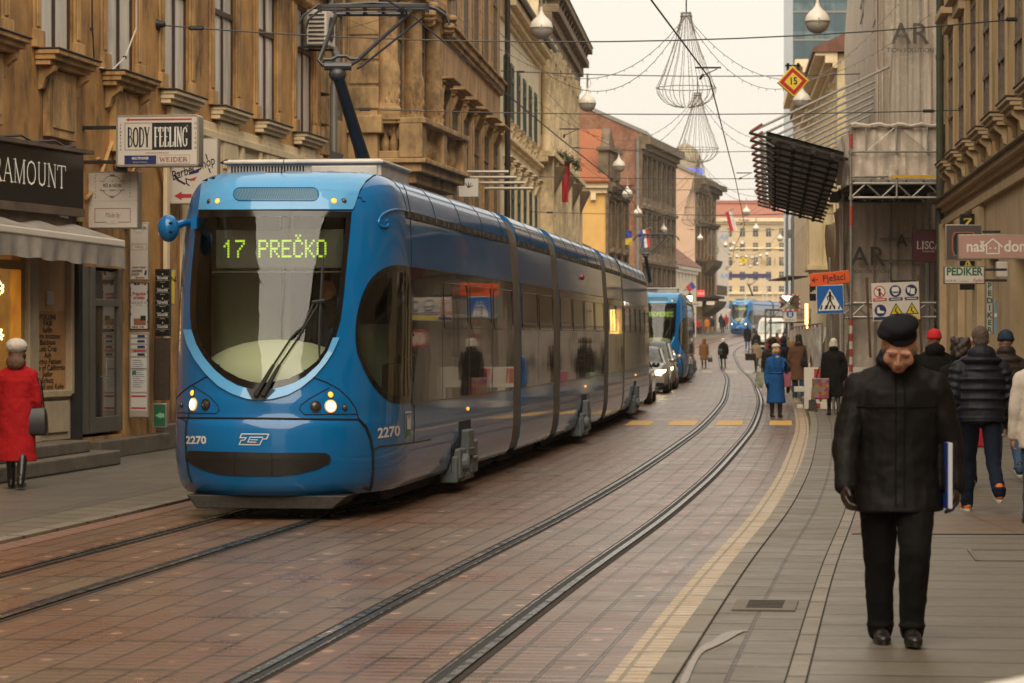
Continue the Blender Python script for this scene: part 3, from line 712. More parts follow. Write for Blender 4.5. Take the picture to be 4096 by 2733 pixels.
# ---- yellow house with orange roof ----
X4, Y4=(2424-CX)*170/F, 170.0
b6, L6=facade('yellow_house', 'yellow house with orange tiled roof and black carved street front', (X4, Y4), (X4+.19*8, Y4+8))
m_yel2=mat('yellow plaster', (.66, .40, .13), .85, var=.1, vs=.8, streak=.25, dirt=(.3, .17, .06))
m_soot=mat('soot black stucco', (.12, .088, .056), .9, var=.5, vs=1.6, streak=.6, dirt=(.04, .03, .02), bump=.4, bs=7)
m_soot2=mat('sooty stucco relief', (.17, .125, .08), .9, var=.5, vs=2.5, streak=.6, dirt=(.05, .035, .025))
mb=MB();hs=[hole(x, z, 1.0, 2.3)for x in(1.4, 4.0, 6.6)for z in(4.0, 7.6)]
wall(mb, 0, L6, 0, 10.7, hs);mb.build('wall', mat('stained yellow stucco', (.36, .24, .12), .9, var=.5, vs=1.2, streak=.9, dirt=(.06, .04, .025)), b6, smooth=0)
for x in(1.4, 4.0, 6.6):
 for z in(4.0, 7.6):window(b6, x, z, 1.0, 2.3, m_oldw, m_p3)
mb=MB();cornice(mb, -.2, L6, 9.9, ((0, .3, .15), (.3, .55, .4), (.55, .8, .6)), .5)
for x in(.1, 2.7, 5.3, L6-.2):mb.box(x-.25, x+.25, -.15, 0, 3.4, 9.9)
for x in(1.4, 4.0, 6.6):pediment(mb, x, 6.5, 1.5, .3, True);pediment(mb, x, 10.0, 1.2, .2)
mb.box(0, L6, -1.0, 0, 3.0, 3.25);mb.extrude([(1, 0, 3), (1, -.9, 3), (1, -.3, 2.2), (1, 0, 2)], (5, 0, 0));mb.box(.1, L6-.1, -1.0, -.92, 3.25, 4.1)
mb.box(.2, 4.6, -.1, .5, 10.75, 12.6);mb.box(0, 4.9, -.25, .6, 12.6, 12.85);mb.extrude([(.4, -.1, 12.85), (3.0, -.1, 12.85), (1.2, -.1, 14.0)], (0, .5, 0));mb.box(.5, 1.6, -.22, -.1, 11, 12.4);mb.box(3.1, 4.2, -.22, -.1, 11, 12.4)
mb.build('facade_moulding', m_soot2, b6, smooth=0, bevel=.02)
t=b6;g=MB();iv=t.matrix_basis.inverted()if False else None
g.T=(Matrix.Translation(b6.location)@Matrix.Rotation(b6.rotation_euler.z, 4, 'Z')).inverted()
g.poly([(X4, Y4-.01, 0), (X4-12, Y4-.01, 0), (X4-12, Y4-.01, 10.7), (X4, Y4-.01, 10.7)][::-1]);g.poly([(X4-12, Y4, 0), (X4-12, Y4+9, 0), (X4-12, Y4+9, 10.7), (X4-12, Y4, 10.7)])
g.build('side_wall', m_yel2, b6, smooth=0)
g=MB();g.T=(Matrix.Translation(b6.location)@Matrix.Rotation(b6.rotation_euler.z, 4, 'Z')).inverted()
g.box(X4-12, X4+.05, Y4-.25, Y4, 10.1, 10.4);g.box(X4-12, X4+.1, Y4-.5, Y4, 10.4, 10.72)
for k in range(6):g.box(X4-.9-k*1.6, X4-.6-k*1.6, Y4-.3, Y4, 9.7, 10.1)
g.build('side_cornice', m_cream, b6, smooth=0)
g=MB();g.T=(Matrix.Translation(b6.location)@Matrix.Rotation(b6.rotation_euler.z, 4, 'Z')).inverted()
g.extrude([(X4-12, Y4-.6, 10.74), (X4+.1, Y4-.6, 10.74), (X4-.1, Y4+5, 14.2), (X4-12, Y4+5, 14.2)], (0, .35, .0));g.tube([(X4-12, Y4-.66, 10.78), (X4+.2, Y4-.66, 10.78)], .1, 6)
def tile_mat(name, a, b):
 q=NT(name);p=q.pos();sp=q.n('SeparateXYZ');q.l(p, sp.inputs[0]);cb=q.n('CombineXYZ');q.l(sp.outputs[0], cb.inputs[0]);q.l(sp.outputs[2], cb.inputs[1])
 br=q.n('TexBrick');q.l(cb.outputs[0], br.inputs[0]);br.inputs['Scale'].default_value=1;br.inputs['Brick Width'].default_value=.2;br.inputs['Row Height'].default_value=.13;br.inputs['Mortar Size'].default_value=.03
 for k, c in(('Color1', a), ('Color2', b), ('Mortar', [x*.5 for x in a])):br.inputs[k].default_value=(*c, 1)
 q.l(q.mix(q.ramp(q.noise(p, .7, 5), .4, .75, 0, .5), br.outputs[0], [x*.6 for x in a]), q.b.inputs['Base Color']);q.b.inputs['Roughness'].default_value=.8;MATS[name]=q.m;return q.m
g.build('roof', tile_mat('orange clay tiles', (.42, .135, .05), (.36, .105, .04)), b6, smooth=0)
# ---- dark ornate house behind a brick firewall ----
X5, Y5=(2556-CX)*215/F, 215.0
b7, L7=facade('ornate_tenement', 'soot blackened four storey tenement with a bare brick firewall', (X5, Y5), (X5+.19*19, Y5+19))
xs7=[1.5+2.7*i for i in range(7)]
mb=MB();hs=[hole(x, z, 1.1, h)for x in xs7 for z, h in((4.2, 2.4), (8.2, 2.6), (12.2, 2.4))]
wall(mb, 0, L7, 0, 16.2, hs);mb.build('wall', m_soot, b7, smooth=0)
mb=MB();cornice(mb, -.1, L7, 15.2, ((0, .35, .2), (.35, .7, .5), (.7, 1.3, .9)), .55, .3)
for z in(11.0, 7.0):
 cornice(mb, -.1, L7, z, ((0, .2, .2), (.2, .4, .4)))
 for i in range(len(xs7)):mb.extrude([(xs7[i]-1.0, -.3, z+.4), (xs7[i]+1.0, -.3, z+.4), (xs7[i], -.3, z+1.1)], (0, .3, 0));mb.lathe([(.3, 0), (.05, .25)], 8, (xs7[i]-1.35, -.3, z+.4))
for i in range(8):
 for z0, z1 in((4, 7), (7.4, 11), (11.4, 15.2)):mb.box(.15+i*2.7-.26, .15+i*2.7+.26, -.2, 0, z0, z1)
 if i<7:
  for e in(-.72, .72):
   for z0, z1 in((4, 6.8), (8, 10.9), (12, 14.9)):mb.box(xs7[i]+e-.09, xs7[i]+e+.09, -.13, 0, z0, z1)
mb.build('facade_moulding', m_soot2, b7, smooth=0, bevel=.02)
for x in xs7:
 for z, h in((4.2, 2.4), (8.2, 2.6), (12.2, 2.4)):window(b7, x, z, 1.1, h, m_oldw, m_p3)
mb=MB();mb.T=(Matrix.Translation(b7.location)@Matrix.Rotation(b7.rotation_euler.z, 4, 'Z')).inverted()
mb.extrude([(X5-16, Y5, 0), (X5+.25, Y5, 0), (X5+.25, Y5, 16.7), (X5-5.2, Y5, 19.1), (X5-9, Y5, 17.2), (X5-16, Y5, 14)], (0, .4, 0));mb.build('firewall', m_brick, b7, smooth=0)
mb=MB();mb.T=(Matrix.Translation(b7.location)@Matrix.Rotation(b7.rotation_euler.z, 4, 'Z')).inverted()
mb.extrude([(X5+.6, Y5-.1, 16.6), (X5+.6, Y5-.1, 16.85), (X5-5.2, Y5-.1, 19.4), (X5-5.2, Y5-.1, 19.1)], (2.2, 19, 0));mb.build('roof', m_zinc, b7, smooth=0)
mb=MB();mb.T=(Matrix.Translation(b7.location)@Matrix.Rotation(b7.rotation_euler.z, 4, 'Z')).inverted();mb.tube([(X5-.1, Y5-.12, 2), (X5-.1, Y5-.12, 16.4)], .12, 8);mb.build('drainpipe', m_zinc, b7)
# ---- white house with brown roof ----
b8, L8=facade('white_house', 'small white house with brown tiled roof and garlanded windows', (13.6, 255), (17.2, 272.6))
g8=gz(258)
mb=MB();xs8=[1.2+2.1*i for i in range(8)];hs=[hole(x, g8+3.1, .95, 2.4)for x in xs8]
wall(mb, 0, L8, 0, 8.1, hs);body(mb, 0, L8, 0, 9, 0, 8.1);mb.build('wall', mat('white limewash', (.66, .58, .46), .85, var=.1), b8, smooth=0)
mb=MB();cornice(mb, -.2, L8, 7.5, ((0, .3, .2), (.3, .6, .45)));
for x in xs8:mb.box(x-.85, x-.6, -.12, 0, g8+2.6, 7.5)
mb.build('facade_moulding', m_white, b8, smooth=0)
for i, x in enumerate(xs8):window(b8, x, g8+3.1, .95, 2.4, m_brown, pane_mat('garland window pane', (.03, .04, .05), (.2, .06, .03)))
mb=MB();mb.extrude([(-.4, -.6, 8.12), (L8, -.6, 8.12), (L8, 5, 12.4), (-.4, 5, 12.4)], (0, .3, 0));mb.build('roof', m_roofb, b8, smooth=0)
# ---- pink firewall house and its brown front ----
X6, Y6=(2776-CX)*292/F, 292.0
b9, L9=facade('pink_house', 'tall house with a blank pink firewall and dark ochre front', (X6, Y6), (X6+.2*17, Y6+17))
xs9=[1.6+2.8*i for i in range(6)]
mb=MB();hs=[hole(x, z, 1.1, 2.6)for x in xs9 for z in(6.4, 10.2, 13.8)]
wall(mb, 0, L9, 0, 17.4, hs);mb.build('wall', mat('brown ochre plaster', (.30, .17, .07), .9, var=.35, vs=.8, streak=.8, dirt=(.06, .035, .02)), b9, smooth=0)
mb=MB();cornice(mb, -.1, L9, 16.2, ((0, .4, .3), (.4, .8, .7), (.8, 1.3, 1.2)), .6, .35);cornice(mb, 0, L9, 13.0, ((0, .25, .3), (.25, .5, .5)));cornice(mb, 0, L9, 5.4, ((0, .3, .3), (.3, .6, .9)))
for x in xs9:mb.box(x-1.4-.15, x-1.4+.15, -.15, 0, 6, 16);pediment(mb, x, 9.2, 1.4, .3, True)
for x in(9, 12):mb.extrude([(x-1.6, 0, 9.6), (x-1.6, -1.2, 9.6), (x-1.6, -1.0, 9.0), (x-1.6, 0, 8.0)], (3.2, 0, 0))
mb.extrude([(6, 0, 5.4), (6, -1.6, 5.4), (6, -1.3, 4.8), (6, 0, 3.8)], (8, 0, 0));mb.box(6, 14, -1.6, -1.5, 6.0, 7.0)
mb.build('facade_moulding', mat('dark brown stucco', (.10, .065, .035), .9, var=.5, vs=2), b9, smooth=0, bevel=.02)
for x in xs9:
 for z in(6.4, 10.2, 13.8):window(b9, x, z, 1.1, 2.6, m_oldw, m_p3)
mb=MB();mb.T=(Matrix.Translation(b9.location)@Matrix.Rotation(b9.rotation_euler.z, 4, 'Z')).inverted()
mb.extrude([(X6-9, Y6, 0), (X6+.1, Y6, 0), (X6+.1, Y6, 17.9), (X6-2.4, Y6, 19.1), (X6-9, Y6, 22)], (0, .4, 0));mb.build('firewall', mat('pink plaster', (.55, .37, .26), .9, var=.12, vs=.6, streak=.3, dirt=(.3, .2, .13)), b9, smooth=0)
mb=MB();mb.T=(Matrix.Translation(b9.location)@Matrix.Rotation(b9.rotation_euler.z, 4, 'Z')).inverted()
mb.extrude([(X6+.6, Y6-.2, 17.7), (X6+.6, Y6-.2, 18.0), (X6-9, Y6-.2, 22.3), (X6-9, Y6-.2, 22)], (3, 17, 0));mb.build('roof', m_zinc, b9, smooth=0)
t=thing('dome', 'ribbed corner dome with blue rooftop letters', 'dome', (0, 0, 0));c=at(2741, 640, 345)
mb=MB();mb.lathe([(1.75, -1.5), (1.75, 0), (1.7, .5), (1.45, 1.1), (1.0, 1.55), (.45, 1.8), (.1, 1.85), (.05, 2.5)], 20, c);
mb.lathe([(1.9, -8), (1.9, -2.6), (2.0, -2.5), (2.0, -1.5)], 20, c)
for k in range(12):a=2*PI*k/12;mb.tube([c+Vector((1.76*math.cos(a), 1.76*math.sin(a), 0)), c+Vector((1.46*math.cos(a), 1.46*math.sin(a), 1.12)), c+Vector((.46*math.cos(a), .46*math.sin(a), 1.82))], .05, 5)
mb.build('dome_shell', mat('patinated dome metal', (.33, .28, .19), .6, .2, var=.25), t)
mb=MB();mb.text('a nova', 1.35, PL(c+Vector((.2, -2.2, -1.35))), bold=.02);mb.build('rooftop_letters', mat('blue neon letters', (.03, .08, .5), .4, emit=(.05, .15, 1), es=.5), t, smooth=0)
t=thing('office_building', 'pale grey mesh wrapped building with faint blue marks beside the end square', 'building', ((2870-CX)*340/F, 340, 0), .0)
mb=MB();mb.box(0, 1.3, 0, 20, 0, 14.2);mb.build('wall', mat('grey facade mesh', (.42, .38, .33), .8, var=.1), t, smooth=0)
mb=MB()
for z in(13.3, 8.8, 5.2):mb.text('AA', .8, PL((.7, -.02, z)), shear=.3)
mb.pieces('blue_mark', mat('blue print', (.12, .25, .5), .6), t, smooth=0)
# ---- end of the street ----
Ye=640.0;t=thing('hotel', 'long cream five storey building with red roof closing the street', 'building', ((2840-CX)*Ye/F, Ye, 0))
mb=MB();xse=[1.4+2.86*i for i in range(14)];rows=[25-3.17*k for k in range(6)]
hs=[hole(x, z-1.5, 1.25, 2.0)for x in xse for z in rows]
wall(mb, 0, 40, 0, 27.5, hs);body(mb, 0, 40, 0, 14, 0, 27.5);mb.build('wall', mat('cream facade far', (.56, .43, .26), .85, var=.1, vs=.3), t, smooth=0)
for x in xse:
 for z in rows:window(t, x, z-1.5, 1.25, 2.0, m_whitew, m_p3)
mb=MB();cornice(mb, -.3, 40, 26.4, ((0, .5, .4), (.5, 1.2, 1.0)));cornice(mb, 0, 40, 20.9, ((0, .4, .3), ));cornice(mb, 0, 40, 11, ((0, .5, .5), ));mb.build('facade_moulding', m_cream, t, smooth=0)
mb=MB();mb.extrude([(-.5, -1, 27.7), (41, -1, 27.7), (41, 8, 31.2), (-.5, 8, 31.2)], (0, .4, 0));mb.box(-.5, 41, 7.5, 9, 31.2, 31.9);mb.build('roof', mat('faded red roof', (.33, .12, .075), .8, var=.2), t, smooth=0)
mb=MB();mb.text('D  N  I  C  A', 2.2, PL((14, -.6, 18.2)), bold=.01);mb.build('gilt_letters', mat('gilt letters', (.34, .24, .10), .5), t, smooth=0)
# ---- right 1: yellow house with brackets ----
R0, R1=(9.45, 63.7), (9.45-.0845*113.7, -50.0)
a1, La=facade('yellow_apartment_house', 'yellow stucco house with bracketed sills and old paned windows above the pink sign', R0, R1)
nx=lambda Y:(63.7-Y)*math.sqrt(1+.0845**2)
xa=[nx(61.4)+3.22*i for i in range(16)]
m_ye=mat('faded yellow stucco', (.50, .33, .125), .85, var=.2, vs=1.2, streak=.7, dirt=(.12, .075, .035), bump=.15, bs=16)
m_ye2=mat('beige plaster base', (.47, .35, .205), .8, var=.15, vs=1, streak=.4, dirt=(.2, .13, .07))
mb=MB();hs=[hole(x, 5.45, 1.1, 2.6)for x in xa]+[hole(x, 9.6, 1.1, 2.5)for x in xa]
wall(mb, 0, La, 4.6, 13.5, hs);body(mb, 0, La, 0, 10, 0, 13.5);mb.build('wall', m_ye, a1, smooth=0)
ha=[(nx(47.2), nx(41.5), .45, 3.2), (nx(62), nx(59), .15, 3.2), (nx(57), nx(54), .15, 3.2), (nx(52), nx(49.5), .15, 3.2), (nx(38), nx(32), .4, 3.2), (nx(28), nx(22), .4, 3.2)]
mb=MB();wall(mb, 0, La, 0, 4.6, ha, d=.35);mb.build('ground_floor_wall', m_ye2, a1, smooth=0)
mb=MB()
for x in xa:
 for e in(-1, 1):mb.mat(0).box(x+e*.84-.13, x+e*.84+.13, -.035, 0, 5.46, 8.2)
 mb.box(x-.95, x+.95, -.15, 0, 8.2, 8.45);mb.box(x-1.05, x+1.05, -.3, 0, 8.45, 8.6)
 sillset(mb, x, 5.42, 1.7, .3, 0, 1, True)
mb.mat(0);cornice(mb, 0, La, 4.45, ((0, .1, .1), (.1, .2, .22)));mb.mat(1);mb.box(0, La, -.3, 0, 4.65, 4.68);mb.mat(0);mb.box(0, La, -.1, 0, 4.15, 4.3)
cornice(mb, 0, La, 12.9, ((0, .2, .2), (.2, .5, .6)))
mb.build('facade_moulding', [m_ye2, m_sill], a1, smooth=0, bevel=.012)
for x in xa:
 window(a1, x, 5.45, 1.4, 2.6, m_oldw, m_p4, y=-.03, bars=1, trans=(.36, .68));window(a1, x, 9.6, 1.4, 2.5, m_oldw, m_p4, y=-.03, bars=1, trans=(.36, .68))
for k, h in enumerate(ha):
 window(a1, (h[0]+h[1])/2, h[2], h[1]-h[0], h[3]-h[2], m_frame if k in(0, 4, 5)else m_brown, m_p2 if k in(0, 4, 5)else m_p3, y=.25, bars=1+(k in(0, 4, 5)), trans=(.82, ), fw=.09, name='shop_window')
mb=MB();mb.box(.35, .7, -.16, 0, 4.2, .15);mb.box(nx(58.6), nx(57.4), -.15, 0, .1, 4.1);mb.box(nx(53.6), nx(52.4), -.15, 0, .1, 4.1);mb.pieces('pilaster', m_ye2, a1, smooth=0, bevel=.02)
t=thing('drainpipe', 'dark green drainpipe where the yellow bracketed house meets the netting', 'pipe', (R0[0]-.12, R0[1]+.05, 0));mb=MB();mb.tube([(0, -.1, .2), (0, -.1, 13)], .085, 10);[mb.tube([(0, -.1, z), (0, -.1, z+.1)], .1, 10)for z in(2, 5, 7.8)];mb.build('pipe', mat('dark green pipe paint', (.05, .055, .035), .5, var=.3), t)
# ---- right 2: body of the house that is being renovated ----
def RN(Y):return(9.6+.093*(Y-64), Y)
a2, Lr=facade('house_under_renovation', 'house wrapped in dusty grey debris netting behind the scaffold', RN(112), RN(64.2))
mb=MB();xr=[2+3.3*i for i in range(14)];hs=[hole(x, z, 1.2, 2.4)for x in xr for z in(5.2, 9.2)]
wall(mb, 0, Lr, 0, 17, hs);body(mb, 0, Lr, 0, 9, 0, 17);mb.build('wall', mat('raw grey plaster', (.33, .26, .18), .9, var=.3, vs=1), a2, smooth=0)
for x in xr:
 for z in(5.2, 9.2):window(a2, x, z, 1.2, 2.4, m_whitew, m_p3)
 # ---- right 3, 4: cream fronts, tower ----
a3, Lc=facade('cream_house', 'cream house with oriel window and boxed gutter beyond the netted scaffold', (15.75, 155), (13.15, 118))
mb=MB();xc=[2.2+3.2*i for i in range(11)];hs=[hole(x, z, 1.2, 2.5)for x in xc for z in(5.4, 9.4)]
wall(mb, 0, Lc, 0, 13.2, hs);body(mb, 0, Lc, 0, 9, 0, 13.2);mb.build('wall', mat('butter cream plaster', (.62, .50, .30), .85, var=.12, vs=.8, streak=.4, dirt=(.25, .17, .08)), a3, smooth=0)
mb=MB();cornice(mb, 0, Lc+.2, 12.6, ((0, .2, .2), (.2, .5, .5), (.5, .75, .9)))
for x in xc:pediment(mb, x, 8.3, 1.5, .3);pediment(mb, x, 12.0, 1.4, .25);[mb.box(x+e*.75-.12, x+e*.75+.12, -.08, 0, z, z+2.7)for e in(-1, 1)for z in(5.4, 9.4)]
mb.build('facade_moulding', m_cream, a3, smooth=0, bevel=.015)
for x in xc:
 for z in(5.4, 9.4):window(a3, x, z, 1.2, 2.5, m_whitew, m_p2)
mb=MB();mb.box(Lc-6, Lc-2.4, -1.0, 0, 4.6, 7.2);mb.box(Lc-6.2, Lc-2.2, -1.15, 0, 7.2, 7.45);mb.box(Lc-6.2, Lc-2.2, -1.15, 0, 4.5, 4.7);mb.extrude([(Lc-6, 0, 4.5), (Lc-6, -1, 4.5), (Lc-6, -.8, 4.0), (Lc-6, 0, 3.3)], (3.6, 0, 0));mb.box(Lc-6.05, Lc-5.6, -1.06, -.5, 4.7, 7.2);mb.box(Lc-2.8, Lc-2.34, -1.06, -.5, 4.7, 7.2)
mb.build('oriel', mat('butter cream plaster', ()), a3, smooth=0, bevel=.02)
mb=MB();mb.extrude([(0, -1.0, 13.25), (0, -1.0, 13.4), (0, 5, 16.2), (0, 5, 13.25)], (Lc+.3, 0, 0));mb.build('roof', m_roofb, a3, smooth=0)
a4, Ld=facade('balcony_house', 'pale house with small roof terrace behind the hanging speed sign', (17.8, 184), (15.76, 155.3))
mb=MB();xd=[2.2+3.2*i for i in range(8)];hs=[hole(x, z, 1.2, 2.4)for x in xd for z in(5.6, 9.4, 13)]
wall(mb, 0, Ld, 0, 16.5, hs);body(mb, 0, Ld, 0, 9, 0, 16.5);mb.build('wall', mat('pale pinkish plaster', (.56, .43, .28), .85, var=.15, vs=.7, streak=.4, dirt=(.25, .17, .1)), a4, smooth=0)
for x in xd:
 for z in(5.6, 9.4, 13):window(a4, x, z, 1.2, 2.4, m_oldw, m_p2)
mb=MB();cornice(mb, 0, Ld+.2, 15.8, ((0, .3, .3), (.3, .7, .7)));
for x in xd:pediment(mb, x, 12.0, 1.4, .25)
mb.build('facade_moulding', m_cream, a4, smooth=0)
mb=MB()
for i in range(9):mb.bar((Ld-.1, -.7+.0*i, 13.2+0*i), (Ld-3, -.7, 13.2), .05);mb.bar((Ld-i*.35, -.7, 12.1), (Ld-i*.35, -.7, 13.2), .04)
mb.box(Ld-3, Ld, -.8, 0, 12.0, 12.12);mb.build('railing', m_steel, a4, smooth=0)
t=thing('glass_tower', 'blue green glass office tower rising behind the roofs', 'tower', ((3172-CX)*352/F, 352, 0), 0)
q=NT('tower curtain wall');sp=q.n('SeparateXYZ');q.l(q.pos(), sp.inputs[0])
fl=q.math('FRACT', q.math('DIVIDE', sp.outputs[2], 3.4));cl=q.math('FRACT', q.math('DIVIDE', sp.outputs[0], 1.3))
c=q.mix(q.math('LESS_THAN', fl, .34), (.055, .10, .115), (.11, .17, .18));c=q.mix(q.ramp(q.noise(q.pos((.5, .5, .3)), 1.0, 2), .4, .6, 0, .8), c, (.035, .07, .09));c=q.mix(q.math('LESS_THAN', cl, .05), c, (.03, .05, .06))
q.l(c, q.b.inputs['Base Color']);q.b.inputs['Roughness'].default_value=.15
mb=MB();mb.box(0, 9, 0, 12, 0, 62);mb.build('curtain_wall', q.m, t, smooth=0)
mb=MB();[mb.box(-.06, 9.06, -.08, 0, 3.4*k, 3.4*k+.22)for k in range(19)];mb.build('floor_band', m_zinc, t, smooth=0)
# ================= trams =================
def path_left(s, Y0=27.45):
 """point and heading on the left track s metres behind the tram nose"""
 d=0;Y=Y0;last=off(Y, LT)
 while d<s-1e-6:
  st=min(.1, s-d);Y+=st*.993;p=off(Y, LT);d+=(p-last).length;last=p
 return last
def paint(name, col):
 q=NT(name);p=q.pos()
 g=q.n('NewGeometry')
 f=q.noise(p, 1.2, 4)
 c=q.mix(q.ramp(f, .3, .7, 0, .25), col, [x*.75 for x in col])
 k=q.ramp(q.noise(q.pos((3, 3, .5)), 2.0, 6, .7), .55, .8, 0, .16)
 c=q.mix(k, c, (.12, .13, .14))
 q.l(c, q.b.inputs['Base Color']);q.b.inputs['Roughness'].default_value=.35;q.b.inputs['Specular IOR Level'].default_value=.12;q.b.inputs['Coat Weight'].default_value=.8;q.b.inputs['Coat Roughness'].default_value=.045
 q.bump(q.noise(p, 1.6, 2), .06, .05)
 MATS[name]=q.m;return q.m
m_blue=paint('tram blue paint', (.0, .118, .335))
m_blue_sky=paint('tram blue with sky sheen', (.085, .31, .58))  # same blue paint, made paler to carry the sky's reflection
m_tband=pane_mat('tinted tram window', (.012, .010, .008), (.045, .038, .030), base=.35, rough=.03, wob=.08)
m_frit=mat('black glass border', (.006, .006, .006), .12)
m_tglass=glass_mat('tram windscreen', (.86, .90, .82), .0, .015)
m_rub=mat('black rubber', (.012, .011, .010), .55, var=.3)
m_gap=mat('panel gap', (.004, .004, .004), .9)
m_bel=mat('folded bellows rubber', (.10, .082, .062), .75, var=.3, vs=4, streak=.4)
m_bog=mat('bogie cover blue grey', (.12, .14, .15), .6, var=.4, vs=5, streak=.5, bump=.15)
m_num=mat('silver lettering film', (.60, .58, .53), .4)
m_dash=mat('cream dashboard plastic', (.60, .62, .46), .5)
m_led=mat('lit display dots', (.3, .5, .05), .5, emit=(.46, .70, .03), es=.32)
m_lamp=mat('lit headlamp', (1, .8, .5), .3, emit=(1, .74, .42), es=7)
m_amber=mat('lit amber lamp', (.8, .3, .03), .3, emit=(1, .36, .04), es=.7)
m_lens=mat('unlit lamp lens', (.06, .05, .04), .1, .2)
m_chrome=mat('lamp reflector', (.55, .53, .5), .15, 1.0)
m_skid=mat('scuffed skid plate', (.022, .018, .013), .6, var=.7, vs=25, bump=.3, bs=40)
m_roofbox=mat('roof equipment white', (.55, .5, .43), .5, var=.2, streak=.5, dirt=(.1, .07, .05))
m_panto=mat('pantograph grey tube', (.045, .045, .047), .4, .4, var=.25)
PROF=[(.24, .14, 1.04), (.30, .06, 1.09), (.42, .02, 1.125), (.6, 0, 1.145), (.8, 0, 1.15), (.93, .02, 1.15), (.965, .045, 1.15), (1.0, .06, 1.15), (1.15, .08, 1.15), (1.27, .12, 1.15), (1.6, .20, 1.15), (2.0, .31, 1.15), (2.5, .46, 1.135), (2.97, .62, 1.10), (3.1, .68, 1.078), (3.2, .75, 1.05), (3.28, .84, 1.01), (3.34, .95, .96), (3.39, 1.12, .89), (3.42, 1.4, .80)]
YE=2.0
def prof(z):
 for a, b in zip(PROF, PROF[1:]):
  if z<=b[0]:
   t=max(0, (z-a[0])/(b[0]-a[0]));return(a[1]+(b[1]-a[1])*t, a[2]+(b[2]-a[2])*t)
 return PROF[-1][1:]
def nose_pt(a, z, n=2.5):
 yn, w=prof(z);D=YE-yn;e=2/n
 sx=math.sin(a);cx=math.cos(a)
 return(w*math.copysign(abs(sx)**e, sx), YE-D*max(0, cx)**e, z)
P0=path_left(0);P1=path_left(10.45)
ang=math.atan2(P1.x-P0.x, P1.y-P0.y)
TL='blue articulated tram in front with destination 17 and its headlamps lit'
tram=thing('tram', TL, 'tram', (P0.x, P0.y, 0), -ang)
TM=Matrix.Translation((P0.x, P0.y, 0))@Matrix.Rotation(-ang, 4, 'Z');TI=TM.inverted()
CAMP=Vector((0, 0, CZ))
def px(p):w=TM@Vector(p);return(CX+F*w.x/w.y, VH-F*(w.z-CZ)/w.y)
# zoom helpers: the two close-ups the front was measured from
def A(x, y):return(600+x/1.96, 600+y/1.96)
def B(x, y):return(600+x/1.96, 1350+y/1.96)
def inside(p, poly):
 r=False;n=len(poly)
 for i in range(n):
  (x1, y1), (x2, y2)=poly[i], poly[i-1]
  if(y1>p[1])!=(y2>p[1])and p[0]<(x2-x1)*(p[1]-y1)/(y2-y1)+x1:r=not r
 return r
zs=[.24, .27, .30, .36, .42, .5, .6, .7, .8, .88, .93, .95, .965, .98, 1.0, 1.05]+[1.1+.05*k for k in range(38)]+[3.0, 3.05, 3.1, 3.15, 3.2, 3.24, 3.28, 3.31, 3.34, 3.37, 3.39, 3.42]
NA=72;L1S=10.45
def side_x(z):return prof(z)[1]
def shell(mb, Lx=L1S, cut=()):
 """nose shell with the body sides back to the first joint"""
 rows=[]
 for z in zs:
  row=[nose_pt(-PI/2+PI*k/NA, z)for k in range(NA+1)]
  back=[2.3+.25*k for k in range(4)]+[3.5, 5, 7, 9, Lx]
  row=[(-prof(z)[1], y, z)for y in back[::-1]]+row+[(prof(z)[1], y, z)for y in back]
  rows.append(row)
 ids=[[mb.add(p)for p in r]for r in rows];n=len(rows[0])
 for b in range(len(zs)-1):
  for k in range(n-1):
   c=[rows[b][k], rows[b][k+1], rows[b+1][k+1], rows[b+1][k]]
   if cut:
    m=px([sum(q[i]for q in c)/4 for i in range(3)])
    if c[0][0]>-.95 and any(inside(m, q)for q in cut):continue
   mb.face((ids[b][k], ids[b][k+1], ids[b+1][k+1], ids[b+1][k]))
 mb.face(ids[-1]);
full=MB();shell(full);BV=BVHTree.FromPolygons([TM@p for p in full.v], full.f)
def hit(u, v, o=0.):
 d=(at(u, v, 10)-CAMP).normalized();h=BV.ray_cast(CAMP, d)
 if h[0]is None:h=BV.find_nearest(CAMP+d*28.5)
 p=TI@h[0];nn=(TI.to_3x3()@h[1]).normalized()
 w=TI.to_3x3()@d
 if nn.dot(w)>0:nn=-nn
 return p+nn*o, nn
def dense(poly, step=14, closed=True):
 out=[];n=len(poly)
 for i in range(n if closed else n-1):
  a, b=poly[i], poly[(i+1)%n];m=max(1, int(math.dist(a, b)/step))
  out+=[(a[0]+(b[0]-a[0])*k/m, a[1]+(b[1]-a[1])*k/m)for k in range(m)]
 return out if closed else out+[poly[-1]]
def smoothpoly(poly, it=2):
 for _ in range(it):
  n=len(poly);o=[]
  for i in range(n):
   a, b=poly[i], poly[(i+1)%n]
   o+=[(a[0]*.75+b[0]*.25, a[1]*.75+b[1]*.25), (a[0]*.25+b[0]*.75, a[1]*.25+b[1]*.75)]
  poly=o
 return poly
def scale(poly, k, c=None):
 c=c or(sum(p[0]for p in poly)/len(poly), sum(p[1]for p in poly)/len(poly))
 return[(c[0]+(p[0]-c[0])*k, c[1]+(p[1]-c[1])*k)for p in poly]
def patch_rings(mb, poly, ks, o, c=None):
 prev=None
 if sum(a[0]*b[1]-b[0]*a[1]for a, b in zip(poly, poly[1:]+poly[:1]))>0:poly=poly[::-1]
 for k in ks:
  ring=[mb.add(hit(*q, o)[0])for q in scale(poly, k, c)];n=len(ring)
  if prev:
   for j in range(n):mb.face((prev[j], prev[(j+1)%n], ring[(j+1)%n], ring[j]))
  elif k<.02:pass
  prev=ring
def decal(mb, polys, o=.005):
 for q in polys:mb.poly([hit(*p, o)[0]for p in q])
